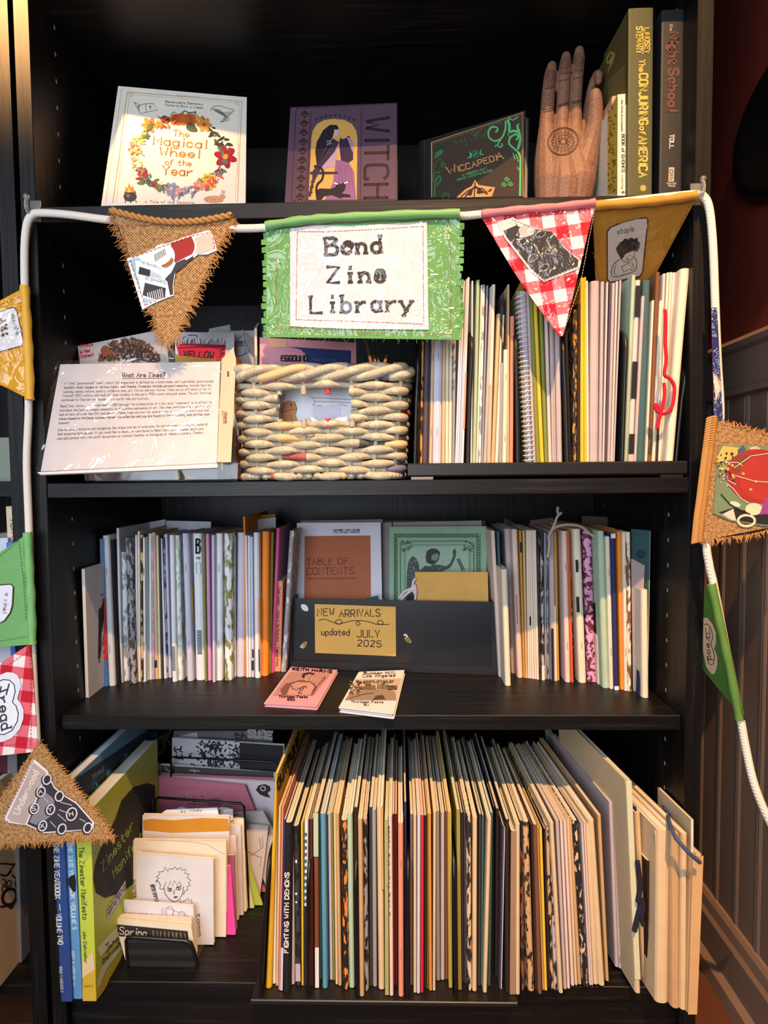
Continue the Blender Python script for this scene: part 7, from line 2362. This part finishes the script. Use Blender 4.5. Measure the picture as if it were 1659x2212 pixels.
# yellow zine with bold lettering, leftmost
B0, B1 = at(*pC(122, 1760), -.014), at(*pC(166, 1760), -.014); T0, T1 = at(*pC(186, 350), -.014), at(*pC(205, 350), -.014)
B0, B1 = down_to(T0, B0, TZ), down_to(T1, B1, TZ)
o = thing('zine', 'yellow zine with bold black lettering, leftmost on the bottom shelf rack', 'booklet', (B0 + B1) / 2 + V((0, .01, 0)), BG)
booklet(o, B0, B1, T0, T1, .245, C((222, 178, 40)), PAGE, True, 3)
rs = Sheet(B1 + V((.0003, 0, 0)), T1 + V((.0003, 0, 0)), B1 + V((.0003, .1, 0)))
A = Art(rs, 540, 1570, SC2, .0002)
A.text((28, 26, 24), 'OUTPUNK', (212, 470), (374, 100), 64, 13, up=(-.15, -1))
A.done('cover_lettering', o)
# barcode cover seen beside the dark folder
o, sh = slabq('zine', 'cream zine cover with a barcode, seen beside the thick cream bundle', 'booklet', [pE(1000, 690, .03), pE(1082, 770, -.018), pE(1090, 1075, -.018), pE(1010, 970, .03)], .003, C((214, 190, 150)), BG, z=ZS4 + .0003)
A = Art(sh, 1100, 1570, SC4, .0003)
A.lines((60, 48, 40), [[(1064 - .3 * k, 800 + 12 * k), (1084 - .2 * k, 812 + 12 * k)] for k in range(18)], 5)
A.done('barcode', o)
# covers rising at the right, behind
for pts, lab, col in (([pE(1105, 450, .06), pE(1352, 690, -.030), pE(1352, 900, -.030), pE(1105, 900, .06)], 'cream folder cover leaning behind the overhanging bundles', (216, 190, 150)),):
    o, sh = slabq('folder', lab, 'folder', pts, .003, C(col), None, z=ZS4 + .0003)

# --- blue and lime books at the left
S54b = 540 / 1659
def pF(x, y): return (80 + x * S54b, 1560 + y * S54b)
def bookF(nm, label, b0, b1, t0, t1, y, D, cov, grp='paperbacks at the left of the bottom shelf'):
    return spine_book(nm, label, pF(*b0), pF(*b1), pF(*t0), pF(*t1), y, ZS4, D, cov, PAGEW, grp)
o, B0, B1, T0, T1 = bookF('paperback_book', 'dark blue paperback, leftmost on the bottom shelf', (160, 1862), (232, 1862), (94, 470), (163, 470), -.030, .215, C((44, 72, 134), .45))
A = Art(spine_sheet(B0, B1, T0), 80, 1560, S54b)
A.text((206, 206, 200), 'THE ZINE YEARBOOK', (112, 800), (122, 1172), 32, 6.5, up=(1, 0)); A.line((206, 206, 200), [(150, 1206), (154, 1252)], 6); A.text((206, 206, 200), 'VOLUME TWO', (128, 1272), (140, 1474), 32, 6.5, up=(1, 0)); A.text((180, 184, 190), 'ISSUE & INDEXES 3', (150, 1620), (158, 1790), 16, 4, up=(1, 0))
A.done('spine_lettering', o)
o, B0, B1, T0, T1 = bookF('paperback_book', 'lighter blue paperback between the dark blue and lime ones', (240, 1832), (300, 1830), (170, 380), (229, 388), -.026, .215, C((92, 148, 196), .45))
A = Art(spine_sheet(B0, B1, T0), 80, 1560, S54b)
A.text((210, 224, 232), 'THE ZINE YEARBOOK', (208, 800), (226, 1170), 24, 6, up=(1, 0)); A.text((210, 224, 232), 'VOLUME 5', (226, 1196), (236, 1374), 26, 6, up=(1, 0)); A.text((196, 210, 220), 'COPY & ADDENDA 1.4', (232, 1520), (242, 1752), 16, 4, up=(1, 0))
A.poly((22, 22, 26), [(206, 1040), (222, 1020), (250, 1010), (258, 1060), (256, 1120), (240, 1130), (224, 1100), (210, 1080)])
A.done('spine_lettering', o)
rs = Sheet(B1 + V((.0003, 0, 0)), T1 + V((.0003, 0, 0)), B1 + V((.0003, .1, 0)))
A = Art(rs, 80, 1560, S54b, .0002)
A.poly((30, 48, 74), [(262, 372), (520, 200), (896, -60), (896, 240), (760, 300), (390, 560), (250, 700)])
A.done('dark_cover', o)
A = Art(rs, 80, 1560, S54b, .0004)
rr = random.Random(8)
for k, (x, y) in enumerate(((400, 420), (490, 350), (590, 240), (690, 170), (790, 100))):
    w = 34
    A.line((58, 104, 146), [(x - w, y - 40 + w * .55), (x + w, y - 40 - w * .75), (x + w, y + 50 - w * .75), (x - w, y + 70 + w * .55)], 4, closed=True)
    for j in range(9):
        A.poly((70, 128, 176), [(x + rr.uniform(-w, w), y + rr.uniform(-40, 50)) for _ in range(3)])
A.text((110, 150, 180), 'TENAS', (362, 386), (440, 322), 30, 5, up=(0, -1))
A.done('comic_panels', o)
A = Art(rs, 80, 1560, S54b, .0006)
A.text((206, 204, 196), 'BOOK', (690, 300), (888, 148), 104, 15, up=(.02, -1))
A.done('cover_lettering', o)
o, B0, B1, T0, T1 = bookF('paperback_book', 'lime green paperback with a dark blob on its cover, beside the letter sorter', (306, 1852), (394, 1848), (252, 592), (352, 590), -.028, .205, C((188, 206, 72), .45))
A = Art(spine_sheet(B0, B1, T0), 80, 1560, S54b)
A.poly((206, 172, 50), [(302, 1700), (386, 1640), (394, 1850), (304, 1850)]).poly((222, 196, 150), [(298, 1600), (372, 1520), (384, 1640), (300, 1700)])
A.text((52, 60, 40), 'The Zinester Manifesto', (276, 830), (304, 1310), 34, 4.6, up=(1, -.03), serif=.5)
A.text((70, 76, 50), 'John Dishwasher', (304, 1384), (316, 1600), 22, 3.2, up=(1, -.03), serif=.5)
A.text((96, 90, 40), 'dafo', (314, 1758), (374, 1756), 14, 3)
A.done('spine_lettering', o)
rs = Sheet(B1 + V((.0003, 0, 0)), T1 + V((.0003, 0, 0)), B1 + V((.0003, .1, 0)))
A = Art(rs, 80, 1560, S54b, .0002)
A.poly((40, 44, 44), [(520, 640), (560, 520), (640, 430), (730, 405), (782, 420), (782, 700), (760, 900), (680, 1040), (560, 1130), (450, 1166), (390, 1130), (372, 1040), (380, 960), (430, 820)])
A.poly((222, 226, 206), [(400, 1500), (470, 1420), (540, 1350), (560, 1400), (480, 1490), (420, 1560)]).poly((214, 220, 190), [(396, 1720), (440, 1600), (540, 1470), (560, 1510), (460, 1640), (404, 1780)]).poly((206, 182, 60), [(392, 1790), (440, 1700), (560, 1540), (550, 1600), (430, 1800), (396, 1840)])
A.done('cover_shapes', o)
A = Art(rs, 80, 1560, S54b, .0004)
LG = (156, 196, 96)
A.text(LG, 'Zinester', (434, 1000), (640, 700), 60, 7, up=(-.25, -1), serif=.4); A.text(LG, 'Manifesto', (510, 1036), (730, 730), 54, 6.5, up=(-.25, -1), serif=.4)
A.text((52, 56, 44), 'John', (456, 1530), (540, 1440), 28, 4.5, up=(-.1, -1), serif=.5); A.text((52, 56, 44), 'Dishwasher', (436, 1606), (580, 1446), 30, 4.5, up=(-.1, -1), serif=.5); A.text((52, 56, 44), 'by', (456, 1484), (474, 1464), 14, 3, up=(0, -1))
A.done('cover_lettering', o)
A = Art(rs, 80, 1560, S54b, .0006)
A.poly((216, 214, 224), [(462, 1240), (584, 1050), (584, 1130), (468, 1306)])
A.text((70, 66, 70), 'please return to', (470, 1252), (580, 1082), 16, 3.5, up=(0, -1)); A.text((70, 66, 70), 'BEND ZINE', (472, 1280), (580, 1110), 16, 4, up=(0, -1))
A.done('return_label', o)

# --- letter sorter
YS = .024
o = thing('letter_sorter', 'black mesh letter sorter holding small zines at the left of the bottom shelf', 'sorter', (*at(*pF(830, 1640), YS + .06)[:2], ZS4))
fr = [(600, 1590), (590, 1450), (600, 1432), (640, 1428), (980, 1452), (1020, 1468), (1040, 1520), (1068, 1640)]
pts = [at(*pF(x, y), YS) for x, y in fr]
pts[0] = down_to(pts[1], pts[0], ZS4 + .0015); pts[-1] = down_to(pts[-2], pts[-1], ZS4 + .0015)
mb = MB(); mb.prism(pts, (0, .0012, 0), mesh_mat()); mb.build('mesh_front', o)
mb = MB(); mb.tube([p + V((0, .0006, 0)) for p in pts], .0024, black_metal(), 8); mb.build('front_frame', o, smooth=True)
mb = MB(); mb.box(pts[0].x + .003, pts[-1].x - .003, YS, .20, ZS4 + .0004, ZS4 + .0012, mesh_mat()); mb.build('base_plate', o)
for lp, y in (([(780, 800), (786, 520), (800, 500), (1350, 540), (1374, 560), (1378, 640)], .135), ([(560, 800), (575, 520), (590, 496), (740, 490), (764, 500), (772, 700)], .150), ([(890, 600), (890, 230), (1560, 262), (1600, 290), (1600, 600)], .190)):
    P = [at(*pF(x, yy), y) for x, yy in lp]
    P[0] = down_to(P[1], P[0], ZS4 + .002); P[-1] = down_to(P[-2], P[-1], ZS4 + .002)
    mb = MB(); mb.tube(P, .0019, black_metal(), 8); mb.build('wire_divider', o, smooth=True)
GS = 'zines in the letter sorter'
def srt(label, pts, y, th, col, dl=0.0, nm='zine', cat='booklet', page=PAGE):
    ys = (y + dl, y + dl, y, y) if not isinstance(y, tuple) else y
    return slabq(nm, label, cat, [(*pF(*p), yy) for p, yy in zip(pts, ys)], th, C(col), GS, z=ZS4 + .0016, page=page)
S1 = S54b
o, sh = srt('cream zine with a black Spring banner, frontmost in the letter sorter', [(508, 1300), (1022, 1352), (1068, 1640), (590, 1590)], .028, .002, (222, 214, 190), .004)
A = Art(sh, 80, 1560, S1, .0003)
A.poly((40, 38, 38), [(522, 1340), (1000, 1386), (1010, 1460), (545, 1420)]); A.done('banner_panel', o)
A = Art(sh, 80, 1560, S1, .0005)
A.text((206, 200, 190), 'Spring', (548, 1404), (726, 1420), 46, 6); 
for k in range(9):
    A.lines((120, 108, 100), [[(770 + 26 * k, 1380 + 2 * k), (776 + 26 * k + random.uniform(-10, 10), 1444)]], random.uniform(6, 14))
A.done('banner_lettering', o)
for k in range(4):
    srt('cream zine in the letter sorter, %s behind the Spring banner one' % ORD[k], [(510 + 6 * k, 1290 - 6 * k), (1024, 1330 - 10 * k), (1070, 1640), (592, 1590)], .0315 + .003 * k, .0024, (226, 214 - 3 * k, 192), .005)
o, sh = srt('white zine with a faint please return stamp, behind the cream zines', [(526, 1180), (1036, 1218), (1072, 1640), (594, 1590)], .046, .003, (214, 212, 220), .006)
A = Art(sh, 80, 1560, S1, .0003)
A.text((150, 146, 160), 'please return to:', (582, 1272), (784, 1286), 18, 3.4, serif=.5)
A.lines((150, 146, 156), [[(830, 1230), (826, 1296)], [(844, 1232), (840, 1300)]], 3); A.ring((150, 140, 148), 880, 1256, 24, 34, 4); A.ring((150, 140, 148), 960, 1276, 22, 20, 4)
A.lines((150, 140, 148), [[(910, 1240), (900, 1300)], [(860, 1230), (1010, 1290)]], 3)
A.done('stamp_print', o)
o, sh = srt('white zine with a line-drawn short-haired face on its cover, in the letter sorter', [(660, 872), (1170, 912), (1174, 1645), (664, 1600)], .060, .005, (212, 212, 216), .008)
A = Art(sh, 80, 1560, S1, .0003)
KD = (44, 42, 46)
A.lines(KD, [[(800, 1050), (786, 1062), (810, 1030), (790, 1030), (816, 1006), (804, 994), (838, 990), (850, 962), (870, 990), (878, 970), (900, 976), (914, 958), (930, 978), (956, 962), (958, 980), (990, 976), (980, 1000), (1010, 1010), (996, 1030), (1022, 1050), (1004, 1064), (1018, 1084), (996, 1090), (1000, 1112), (980, 1120), (972, 1144)]], 4)
A.lines(KD, [[(800, 1050), (820, 1080), (814, 1104), (836, 1110)], [(836, 1110), (856, 1060), (868, 1096), (886, 1056), (900, 1090), (912, 1050), (930, 1084), (944, 1056), (956, 1080)], [(846, 1100), (850, 1140), (880, 1176), (910, 1192), (940, 1180), (966, 1140), (972, 1090)], [(900, 1192), (898, 1202)], [(950, 1180), (956, 1200)], [(870, 1198), (900, 1200), (930, 1206)], [(966, 1190), (990, 1180), (1002, 1164), (1012, 1190), (1024, 1170), (1028, 1200), (1040, 1250)], [(1040, 1250), (1046, 1300)]], 4)
A.ring(KD, 882, 1114, 14, 8, 4).ring(KD, 940, 1104, 16, 9, 4).ovals(KD, [(882, 1114, 5, 5, 0), (940, 1104, 5, 5, 0), (920, 1160, 14, 6, -.2)])
A.lines(KD, [[(862, 1100), (896, 1102)], [(924, 1094), (962, 1086)], [(914, 1110), (906, 1138), (916, 1140)]], 4)
A.text((90, 90, 96), 'please return to:', (770, 1076), (800, 1200), 16, 3.4, up=(1, 0), serif=.4); A.text((60, 60, 66), 'BEND ZINE LIB', (752, 1080), (786, 1196), 16, 4, up=(1, 0))
A.text(KD, 'tamm', (1060, 1270), (1070, 1420), 26, 4, up=(1, 0))
A.done('face_drawing', o)
o, sh = srt('large cream zine behind the line-drawn face one', [(590, 782), (1256, 792), (1254, 1625), (594, 1592)], .074, .006, (222, 212, 190), .010)
A = Art(sh, 80, 1560, S1, .0003)
A.lines((110, 108, 112), [[(594, 950), (594, 1020)]], 5); A.text((80, 78, 82), 'BEND ZINE', (620, 1050), (632, 1170), 20, 4, up=(1, 0)); A.text((130, 126, 126), 'please', (644, 1046), (652, 1160), 16, 3.4, up=(1, 0))
A.line((190, 176, 150), [(742, 780), (1080, 800), (1180, 840), (1250, 880)], 4, sm=True)
A.text((60, 56, 56), 'nr', (1180, 1570), (1208, 1570), 24, 5)
A.done('stamp_print', o)
o, sh = srt('white zine with an ochre stripe across its top, in the letter sorter', [(700, 616), (1274, 628), (1290, 1600), (700, 1590)], .098, .006, (214, 212, 214), .012)
A = Art(sh, 80, 1560, S1, .0003)
A.poly((196, 136, 36), [(704, 650), (760, 640), (900, 650), (1100, 634), (1268, 640), (1278, 722), (1100, 728), (900, 734), (706, 716)])
A.done('ochre_stripe', o)
# crumpled sheet
mb = MB()
rows = []
for j in range(9):
    r = []
    for i in range(17):
        u, v = i / 16, j / 8
        x = 690 + (1300 - 690) * u; y = 560 + 30 * abs(sin(u * 7)) * (1 - v) + 100 * v + (40 if u < .2 else 0) * (1 - v)
        r.append(at(*pF(x, y), .134 - .010 * v + random.uniform(-.003, .003)))
    rows.append(r)
rows.append([V((p.x, p.y - .002, ZS4 + .0016)) for p in rows[-1]])
mb.grid(rows, C((214, 212, 214))); mb.grid([[p + V((0, .0008, 0)) for p in r] for r in rows], C((206, 204, 206)))
o = mb.build('paper_sheet', None); tag(o, 'crumpled white paper rising behind the ochre striped zine', 'paper', GS)
A = Art(Sheet(at(*pF(850, 570), .122), at(*pF(1190, 570), .122), at(*pF(850, 660), .118)), 80, 1560, S1, .0003)
A.poly((214, 216, 228), [(830, 600), (860, 580), (1196, 566), (1206, 610), (1190, 630), (840, 620)]); A.text((60, 60, 70), 'by Mindy', (956, 598), (1096, 590), 16, 3.4, jitter=.3); A.done('handwritten_note', o)
# fanned edges at the right of the sorter
for k, (x0, x1, y0, y1, col, yy, lab) in enumerate((
    (1262, 1328, 884, 1470, (150, 78, 108), .088, 'mauve booklet edge fanned right of the large cream zine'), (1262, 1302, 955, 1220, (224, 70, 160), .084, 'short magenta booklet fanned at the right of the letter sorter'),
    (1290, 1340, 760, 1400, (222, 206, 214), .108, 'pinkish white booklet fanned at the right of the letter sorter'), (1300, 1372, 690, 1360, (206, 200, 206), .118, 'pale grey booklet fanned at the right of the letter sorter'), (1300, 1392, 640, 1310, (226, 214, 190), .126, 'cream booklet fanned at the right of the letter sorter'))):
    srt(lab, [(x0 - 300, y0 - 16), (x1 - 20, y0), (x1, y1), (x0 - 300, y1)], yy, .004, col, .006)
srt('lime green booklet slanting at the right of the letter sorter', [(1100, 700), (1330, 720), (1465, 1120), (1200, 1180)], .140, .003, (166, 182, 70), .004)
srt('yellow-green slip slanting behind the lime green booklet', [(1100, 640), (1312, 640), (1420, 1140), (1200, 1180)], .134, .003, (200, 200, 150), .004)
o, sh = srt('faded white zine leaning at the far right of the letter sorter', [(1250, 666), (1536, 690), (1480, 1150), (1250, 1150)], .150, .003, (190, 176, 168), .004)
A = Art(sh, 80, 1560, S1, .0003)
A.lines((110, 96, 92), [[(1400, 860), (1490, 900), (1480, 960)], [(1410, 890), (1500, 830), (1495, 760)], [(1476, 770), (1486, 830)]], 4); A.done('cover_drawing', o)
srt('grey-white zine with a rounded corner behind the faded white zine', [(1280, 604), (1500, 590), (1560, 700), (1530, 1100)], .160, .003, (186, 174, 168), .004)
o, sh = srt('large pink zine with an ink sketch, behind the wire divider of the letter sorter', [(785, 360), (1380, 420), (1570, 900), (790, 900)], .172, .004, (196, 112, 134), .008)
A = Art(sh, 80, 1560, S1, .0003)
A.oval((150, 82, 98), 1180, 530, 54, 28); A.lines((80, 46, 56), [[(976, 484), (982, 520)], [(1040, 492), (1042, 550)], [(1090, 486), (1108, 510), (1040, 530)], [(1000, 540), (1300, 560)]], 4); A.done('ink_sketch', o)
o, sh = srt('white zine with a black cartoon face at its edge, behind the large pink zine', [(788, 350), (1600, 395), (1600, 900), (790, 900)], .182, .004, (214, 196, 206), .008)
A = Art(sh, 80, 1560, S1, .0003)
A.poly((50, 36, 36), [(1452, 450), (1470, 420), (1510, 410), (1545, 424), (1552, 450), (1530, 470), (1550, 500), (1520, 496), (1480, 480)]); A.ring((220, 206, 200), 1500, 440, 16, 14, 6); A.line((196, 84, 110), [(788, 344), (1560, 372)], 12); A.done('cover_print', o)
o, sh = srt('white zine with a dark grey title band, in front of the tree photo magazine', [(800, 275), (1580, 335), (1580, 900), (806, 900)], .192, .003, (206, 204, 200), .008)
A = Art(sh, 80, 1560, S1, .0003)
A.poly((70, 66, 68), [(824, 286), (1570, 330), (1570, 372), (824, 334)]); A.lines((206, 200, 196), [[(850, 300), (880, 330), (900, 300)], [(1010, 318), (1080, 324)], [(1040, 312), (1046, 334)]], 5); A.done('title_band', o)
o, sh = srt('black and white magazine with a tree photo, at the back of the letter sorter', [(896, 104), (1640, 150), (1630, 900), (896, 900)], .206, .004, (206, 206, 216), .008, 'magazine', 'magazine')
A = Art(sh, 80, 1560, S1, .0003)
A.poly((40, 38, 40), [(1345, 135), (1636, 155), (1630, 330), (1345, 330)])
rr = random.Random(12)
for k in range(170):
    x = rr.gauss(1170, 60); y = rr.uniform(125, 300)
    A.ovals((40, 40, 44), [(x, y, rr.uniform(5, 16), rr.uniform(3, 8), rr.uniform(0, 3))], 6)
for k in range(60):
    A.ovals((50, 50, 54), [(rr.uniform(1300, 1345), rr.uniform(150, 290), rr.uniform(4, 12), rr.uniform(3, 7), rr.uniform(0, 3))], 6)
A.lines((40, 40, 44), [[(1150, 230), (1160, 300)], [(1190, 220), (1184, 300)]], 8)
A.lines((36, 34, 38), [[(920, 160), (910, 180), (930, 200)], [(960, 156), (950, 190), (970, 196)], [(930, 210), (920, 236), (950, 240), (980, 230)], [(960, 210), (970, 250)], [(920, 180), (960, 176)]], 8)
A.done('tree_photo', o)
o, sh = srt('grey magazine with pale letters, rearmost behind the letter sorter', [(905, 60), (1560, 60), (1600, 900), (905, 900)], .222, .004, (112, 110, 114), .010, 'magazine', 'magazine')
A = Art(sh, 80, 1560, S1, .0003)
A.poly((196, 196, 204), [(905, 100), (1060, 66), (1074, 120), (905, 130)]); A.text((60, 58, 60), 'th', (1310, 104), (1390, 112), 40, 14); A.text((170, 170, 172), 'SURE', (1400, 96), (1560, 110), 46, 16); A.done('cover_lettering', o)

# ================================================================== neighbouring bookcase contents
p = on(76, 2035, ZS4); xb_ = p.x
sh = Sheet((xb_, 0, .2), (xb_, .1, .2), (xb_, 0, .4))
z_ = ZS4 + .0004
y0b, y1b = -.135, p.y + .06
ztp = sh.hit(60, 1640).z
o = thing('picture_book', 'large cream picture book with curly black lettering at the lower left edge', 'book', (xb_ - .006, .0, ZS4))
mb = MB(); mb.hexa([(xb_, y0b, z_), (xb_, y1b, z_), (xb_, y1b, ztp), (xb_, y0b, ztp)], (-.002, 0, 0), C((232, 196, 150))); mb.build('cover', o)
mb = MB(); mb.hexa([(xb_ - .002, y0b + .003, z_ + .002), (xb_ - .002, y1b, z_ + .002), (xb_ - .002, y1b, ztp - .003), (xb_ - .002, y0b + .003, ztp - .003)], (-.009, 0, 0), PAGE); mb.build('page_block', o)
mb = MB(); mb.hexa([(xb_ - .011, y0b, z_), (xb_ - .011, y1b, z_), (xb_ - .011, y1b, ztp), (xb_ - .011, y0b, ztp)], (-.002, 0, 0), C((70, 66, 60))); mb.build('back_cover', o)
A = Art(sh, 0, 1780, 260 / 1331, .0003)
BKK = (44, 28, 22)
A.ring(BKK, 254, 640, 74, 92, 34, .45).ring(BKK, 102, 806, 74, 92, 34, .45)
A.line(BKK, [(0, 920), (80, 905), (120, 930), (150, 880), (170, 850)], 26, sm=True).line(BKK, [(150, 870), (200, 800), (230, 790), (215, 815)], 12, sm=True)
A.line(BKK, [(80, 560), (180, 420), (260, 330), (320, 290), (290, 275), (220, 300), (180, 350), (210, 360), (270, 330)], 15, sm=True)
A.line(BKK, [(200, 420), (280, 400), (330, 390)], 24, sm=True).line(BKK, [(130, 560), (180, 600), (260, 560), (330, 500)], 20, sm=True)
A.line(BKK, [(0, 440), (60, 440), (140, 450), (220, 420)], 18).line(BKK, [(0, 560), (70, 570), (120, 520)], 20, sm=True)
A.ring(BKK, 96, 660, 26, 34, 12, .4).ring(BKK, 44, 720, 26, 30, 12, .4).line(BKK, [(20, 610), (50, 620), (60, 660), (20, 680)], 12, sm=True)
A.done('curly_lettering', o)
def nbx(nm, label, cat, q, y, D, cov, z=None, art=None):
    P = [at(*p, y) for p in q]
    if z is not None:
        P[2] = down_to(P[1], P[2], z); P[3] = down_to(P[0], P[3], z)
    o = thing(nm, label, cat, (P[2] + P[3]) / 2 + V((0, .01, 0)), 'things in the neighbouring bookcase')
    booklet(o, P[3], P[2], P[0], P[1], D, cov, PAGE, False, 2, (0, 1, 0), True, ('cover', 'page_block'))
    return o, spine_sheet(P[3], P[2], P[0])
o = None
mb = MB(); q = [at(-60, 945, .03), at(27, 945, .03), at(29, 1036, .03), at(-60, 1036, .03)]
mb.prism([q[0], q[0].lerp(q[1], .9), q[1].lerp(q[2], .08), down_to(q[1], q[2], zn + .0003), down_to(q[0], q[3], zn + .0003)], (0, .15, 0), C((126, 132, 118), .5, .4, 'ceramic'))
o = mb.build('planter', None); tag(o, 'grey-green container on the neighbouring shelf at the left edge', 'container')
zl = .42
o, sh = nbx('hardcover_book', 'leaning cream book lettered in black, in the neighbouring bookcase at the left edge', 'book', [(12, 1094), (31, 1093), (36, 1290), (22, 1290)], .03, .15, C((220, 196, 166)), zl)
A = Art(sh, 0, 1060, 130 / 757, .0003)
A.text((50, 42, 40), 'MONTE', (130, 370), (160, 660), 46, 7, up=(1, -.08), serif=.5); A.done('spine_lettering', o)
nbx('hardcover_book', 'white book beside the leaning cream one at the left edge', 'book', [(-30, 1163), (16, 1162), (20, 1300), (-30, 1300)], .022, .15, C((206, 208, 222)), zl)
nbx('hardcover_book', 'grey book behind the white one at the left edge', 'book', [(-30, 1154), (20, 1152), (22, 1300), (-30, 1300)], .05, .12, C((130, 128, 124)), zl)
nbx('paperback_book', 'small blue book below the leaning cream one at the left edge', 'book', [(13, 1172), (27, 1170), (30, 1300), (18, 1300)], .012, .10, C((74, 116, 190)), zl)
mb = MB(); mb.box(-1.15, -.4235, .001, BACK - .006, zl - .0005 - .018, zl - .0005, WH)
nbx('hardcover_book', 'dark maroon book seen under the green pennant at the left edge', 'book', [(-30, 1395), (11, 1396), (13, 1560), (-30, 1560)], .03, .15, C((78, 28, 42)), ZS4)
nbx('hardcover_book', 'grey book beside the maroon one under the green pennant at the left edge', 'book', [(12, 1396), (30, 1395), (34, 1560), (14, 1560)], .03, .15, C((120, 114, 116)), ZS4)
